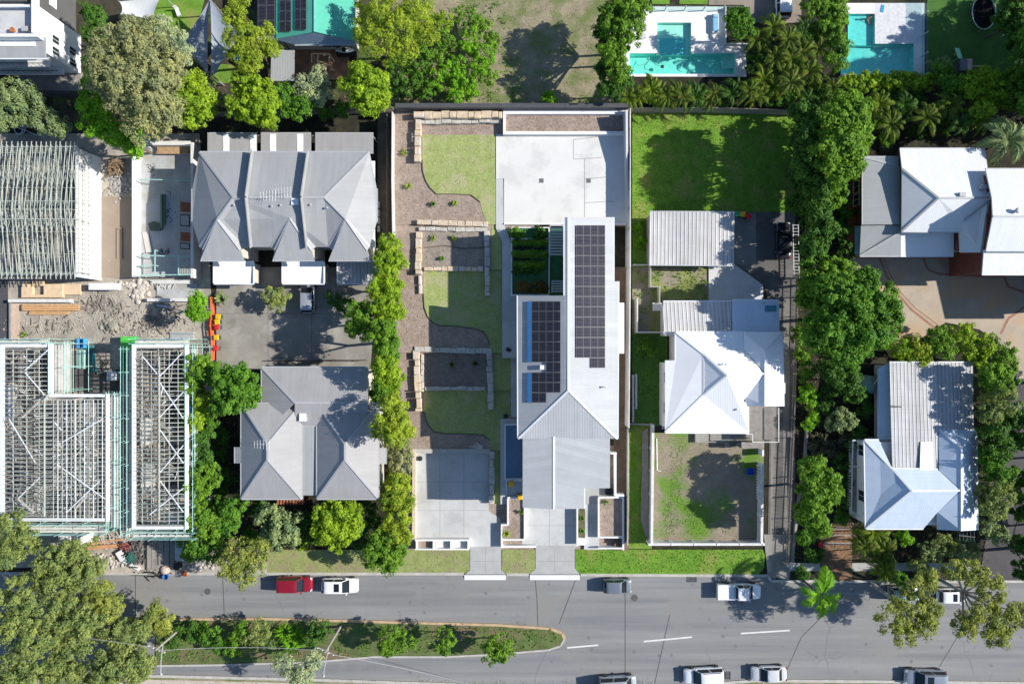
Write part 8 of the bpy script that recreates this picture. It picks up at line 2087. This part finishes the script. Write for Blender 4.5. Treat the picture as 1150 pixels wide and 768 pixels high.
T_('weed_shrub', 'bright weeds growing at the side of the carport', 'bush', [(718,255,7),(720,272,6)], .6, 'shrub', L_BRIGHT, BARK, trunk=False)
for i, (x, lb) in enumerate(((580,'leftmost round dark plant in the courtyard turf'),(586,'second round dark plant in the courtyard turf'),(593,'third round dark plant in the courtyard turf'),(602,'rightmost round dark plant in the courtyard turf'))):
    T_('courtyard_bush', lb, 'bush', [(x,304,2.6)], 2.2, 'shrub', L_DEEP, BARK, z0=1.9, trunk=False)
for i, (y, lb) in enumerate(((272.5,'upper row of bright leafy plants in the courtyard turf'),(285.5,'middle row of bright leafy plants in the courtyard turf'),(297.5,'lower row of bright leafy plants in the courtyard turf'))):
    T_('plant_row', lb, 'plants', [(x,y,2.4) for x in range(579,615,4)], 2.15, 'shrub', L_MID, BARK, z0=1.9, trunk=False)
# ---- ground cover
B_GR = leafmat('blade_green', (.10,.20,.03), (.18,.28,.05), .3); B_DK = leafmat('blade_dark', (.06,.15,.025), (.11,.20,.04), .3); B_DRY = leafmat('blade_dry', (.30,.28,.14), (.48,.43,.26), .2, raw=True); B_NEW = leafmat('blade_new', (.28,.36,.12), (.46,.50,.20), .25, raw=True); LITTER = leafmat('litter', (.10,.07,.045), (.30,.20,.12), .1, raw=True)
scatter('grass', 'tufted green grass of the back lawns and verges', 'grass', [([(710,124),(905,124),(896,240),(826,240),(729,236),(729,298),(710,298)],0),([(706,478),(732,478),(730,612),(706,612)],.01),([(646,617),(857,617),(857,642),(652,643)],.125)], 26, .22, .07, B_GR, 1.0, .05)
scatter('weeds', 'rank weeds in the dark strip and yards beside the white house', 'weeds', [([(710,375),(748,375),(746,476),(710,476)],0),([(712,302),(795,302),(795,337),(745,337),(712,372)],0),([(440,20),(560,0),(590,117),(446,117)],0),([(178,697),(620,706),(628,716),(615,727),(420,735),(180,744)],.15)], 22, .30, .12, B_DK, .8, .12, clump=.25)
scatter('dry_grass_blades', 'dry pale grass over the vacant lot and verges', 'grass', [([(445,0),(676,0),(688,117),(446,117)],0),([(300,617),(527,617),(527,642),(300,642)],.13),([(564,617),(601,617),(600,643),(565,643)],.13),([(735,490),(853,490),(853,607),(735,607)],.1),([(180,761),(1150,769),(1150,776),(180,776)],.12)], 14, .20, .05, B_DRY, 1.0, .04, clump=-.4)
scatter('lawn_blades', 'short even blades of the new terrace lawns', 'grass', [([(476,153),(555,153),(555,222),(540,224),(508,216),(486,214),(478,200)],1.63),([(477,305),(562,305),(562,394),(552,394),(545,376),(500,364),(482,352)],1.23),([(479,439),(572,439),(572,465),(552,490),(500,485),(480,470)],.48)], 30, .12, .04, B_NEW, 1.1, .02)
scatter('yard_grass', 'green grass patches on the dirt yard', 'grass', [([(752,500),(768,500),(766,560),(790,568),(826,570),(824,598),(748,600),(744,575),(752,560)],.1)], 30, .2, .07, B_GR, 1.0, .05, clump=-.5)
scatter('leaf_litter', 'brown fallen leaves over the gardens and the leafy driveway', 'leaf litter', [([(893,130),(965,130),(965,640),(893,640)],0),([(921,590),(957,590),(957,652),(921,652)],.13),([(965,590),(1110,590),(1110,650),(965,650)],.1),([(230,410),(275,410),(265,640),(215,640)],0),([(275,562),(425,562),(425,616),(275,616)],.0),([(60,60),(445,60),(445,124),(60,124)],0)], 8, .22, .12, LITTER, .4, .02)
scatter('mulch_chips', 'bark chips over the terraced garden beds', 'mulch', [([(442,124),(556,124),(556,150),(474,150),(474,200),(486,215),(540,228),(548,250),(442,250)],1.6),([(477,262),(544,262),(544,299),(477,299)],1.48),([(442,304),(470,304),(474,340),(484,365),(545,377),(550,394),(442,394)],1.2),([(477,398),(546,398),(546,433),(477,433)],.78),([(442,438),(475,438),(484,484),(545,490),(550,503),(442,503)],.45),([(570,560),(588,560),(588,604),(565,604)],.6),([(674,560),(698,560),(698,602),(674,602)],.7),([(568,128),(702,128),(702,147),(568,147)],1.95)], 26, .16, .06, leafmat('chips', (.22,.165,.13), (.52,.41,.33), .05, raw=True), .5, .02)
# ================================================================== camera and light
sc = bpy.context.scene
cam = bpy.data.cameras.new('camera'); co = bpy.data.objects.new('camera', cam); C.objects.link(co)
co.location = (0, 0, H); co.rotation_euler = (0, 0, 0)
cam.sensor_width = 36; cam.lens = 18*H/(1150*S/2); cam.clip_start = 1; cam.clip_end = 3000
sc.camera = co
SUN_EL, SUN_AZ = R(33.5), R(4.0)     # azimuth: from east towards north
sv = Vector((math.cos(SUN_EL)*math.cos(SUN_AZ), math.cos(SUN_EL)*math.sin(SUN_AZ), math.sin(SUN_EL)))
sl = bpy.data.lights.new('sun', 'SUN'); sl.energy = 4.6; sl.angle = R(.5); sl.color = (1.0, .95, .87)
so = bpy.data.objects.new('sun', sl); C.objects.link(so); so.rotation_euler = sv.to_track_quat('Z', 'Y').to_euler(); so.location = sv*200
w = bpy.data.worlds.new('World'); sc.world = w; w.use_nodes = True
nt = w.node_tree; sky = nt.nodes.new('ShaderNodeTexSky'); sky.sky_type = 'NISHITA'; sky.sun_disc = False
sky.ozone_density = 3.6; sky.air_density = 1.0; sky.dust_density = .3; sky.sun_elevation = SUN_EL; sky.sun_rotation = math.pi/2 - SUN_AZ
nt.links.new(sky.outputs[0], nt.nodes['Background'].inputs[0]); nt.nodes['Background'].inputs[1].default_value = .098
sc.view_settings.view_transform = 'Standard'; sc.view_settings.look = 'None'; sc.view_settings.gamma = 1; sc.view_settings.exposure = .6
sc.cycles.max_bounces = 6; sc.cycles.transparent_max_bounces = 12
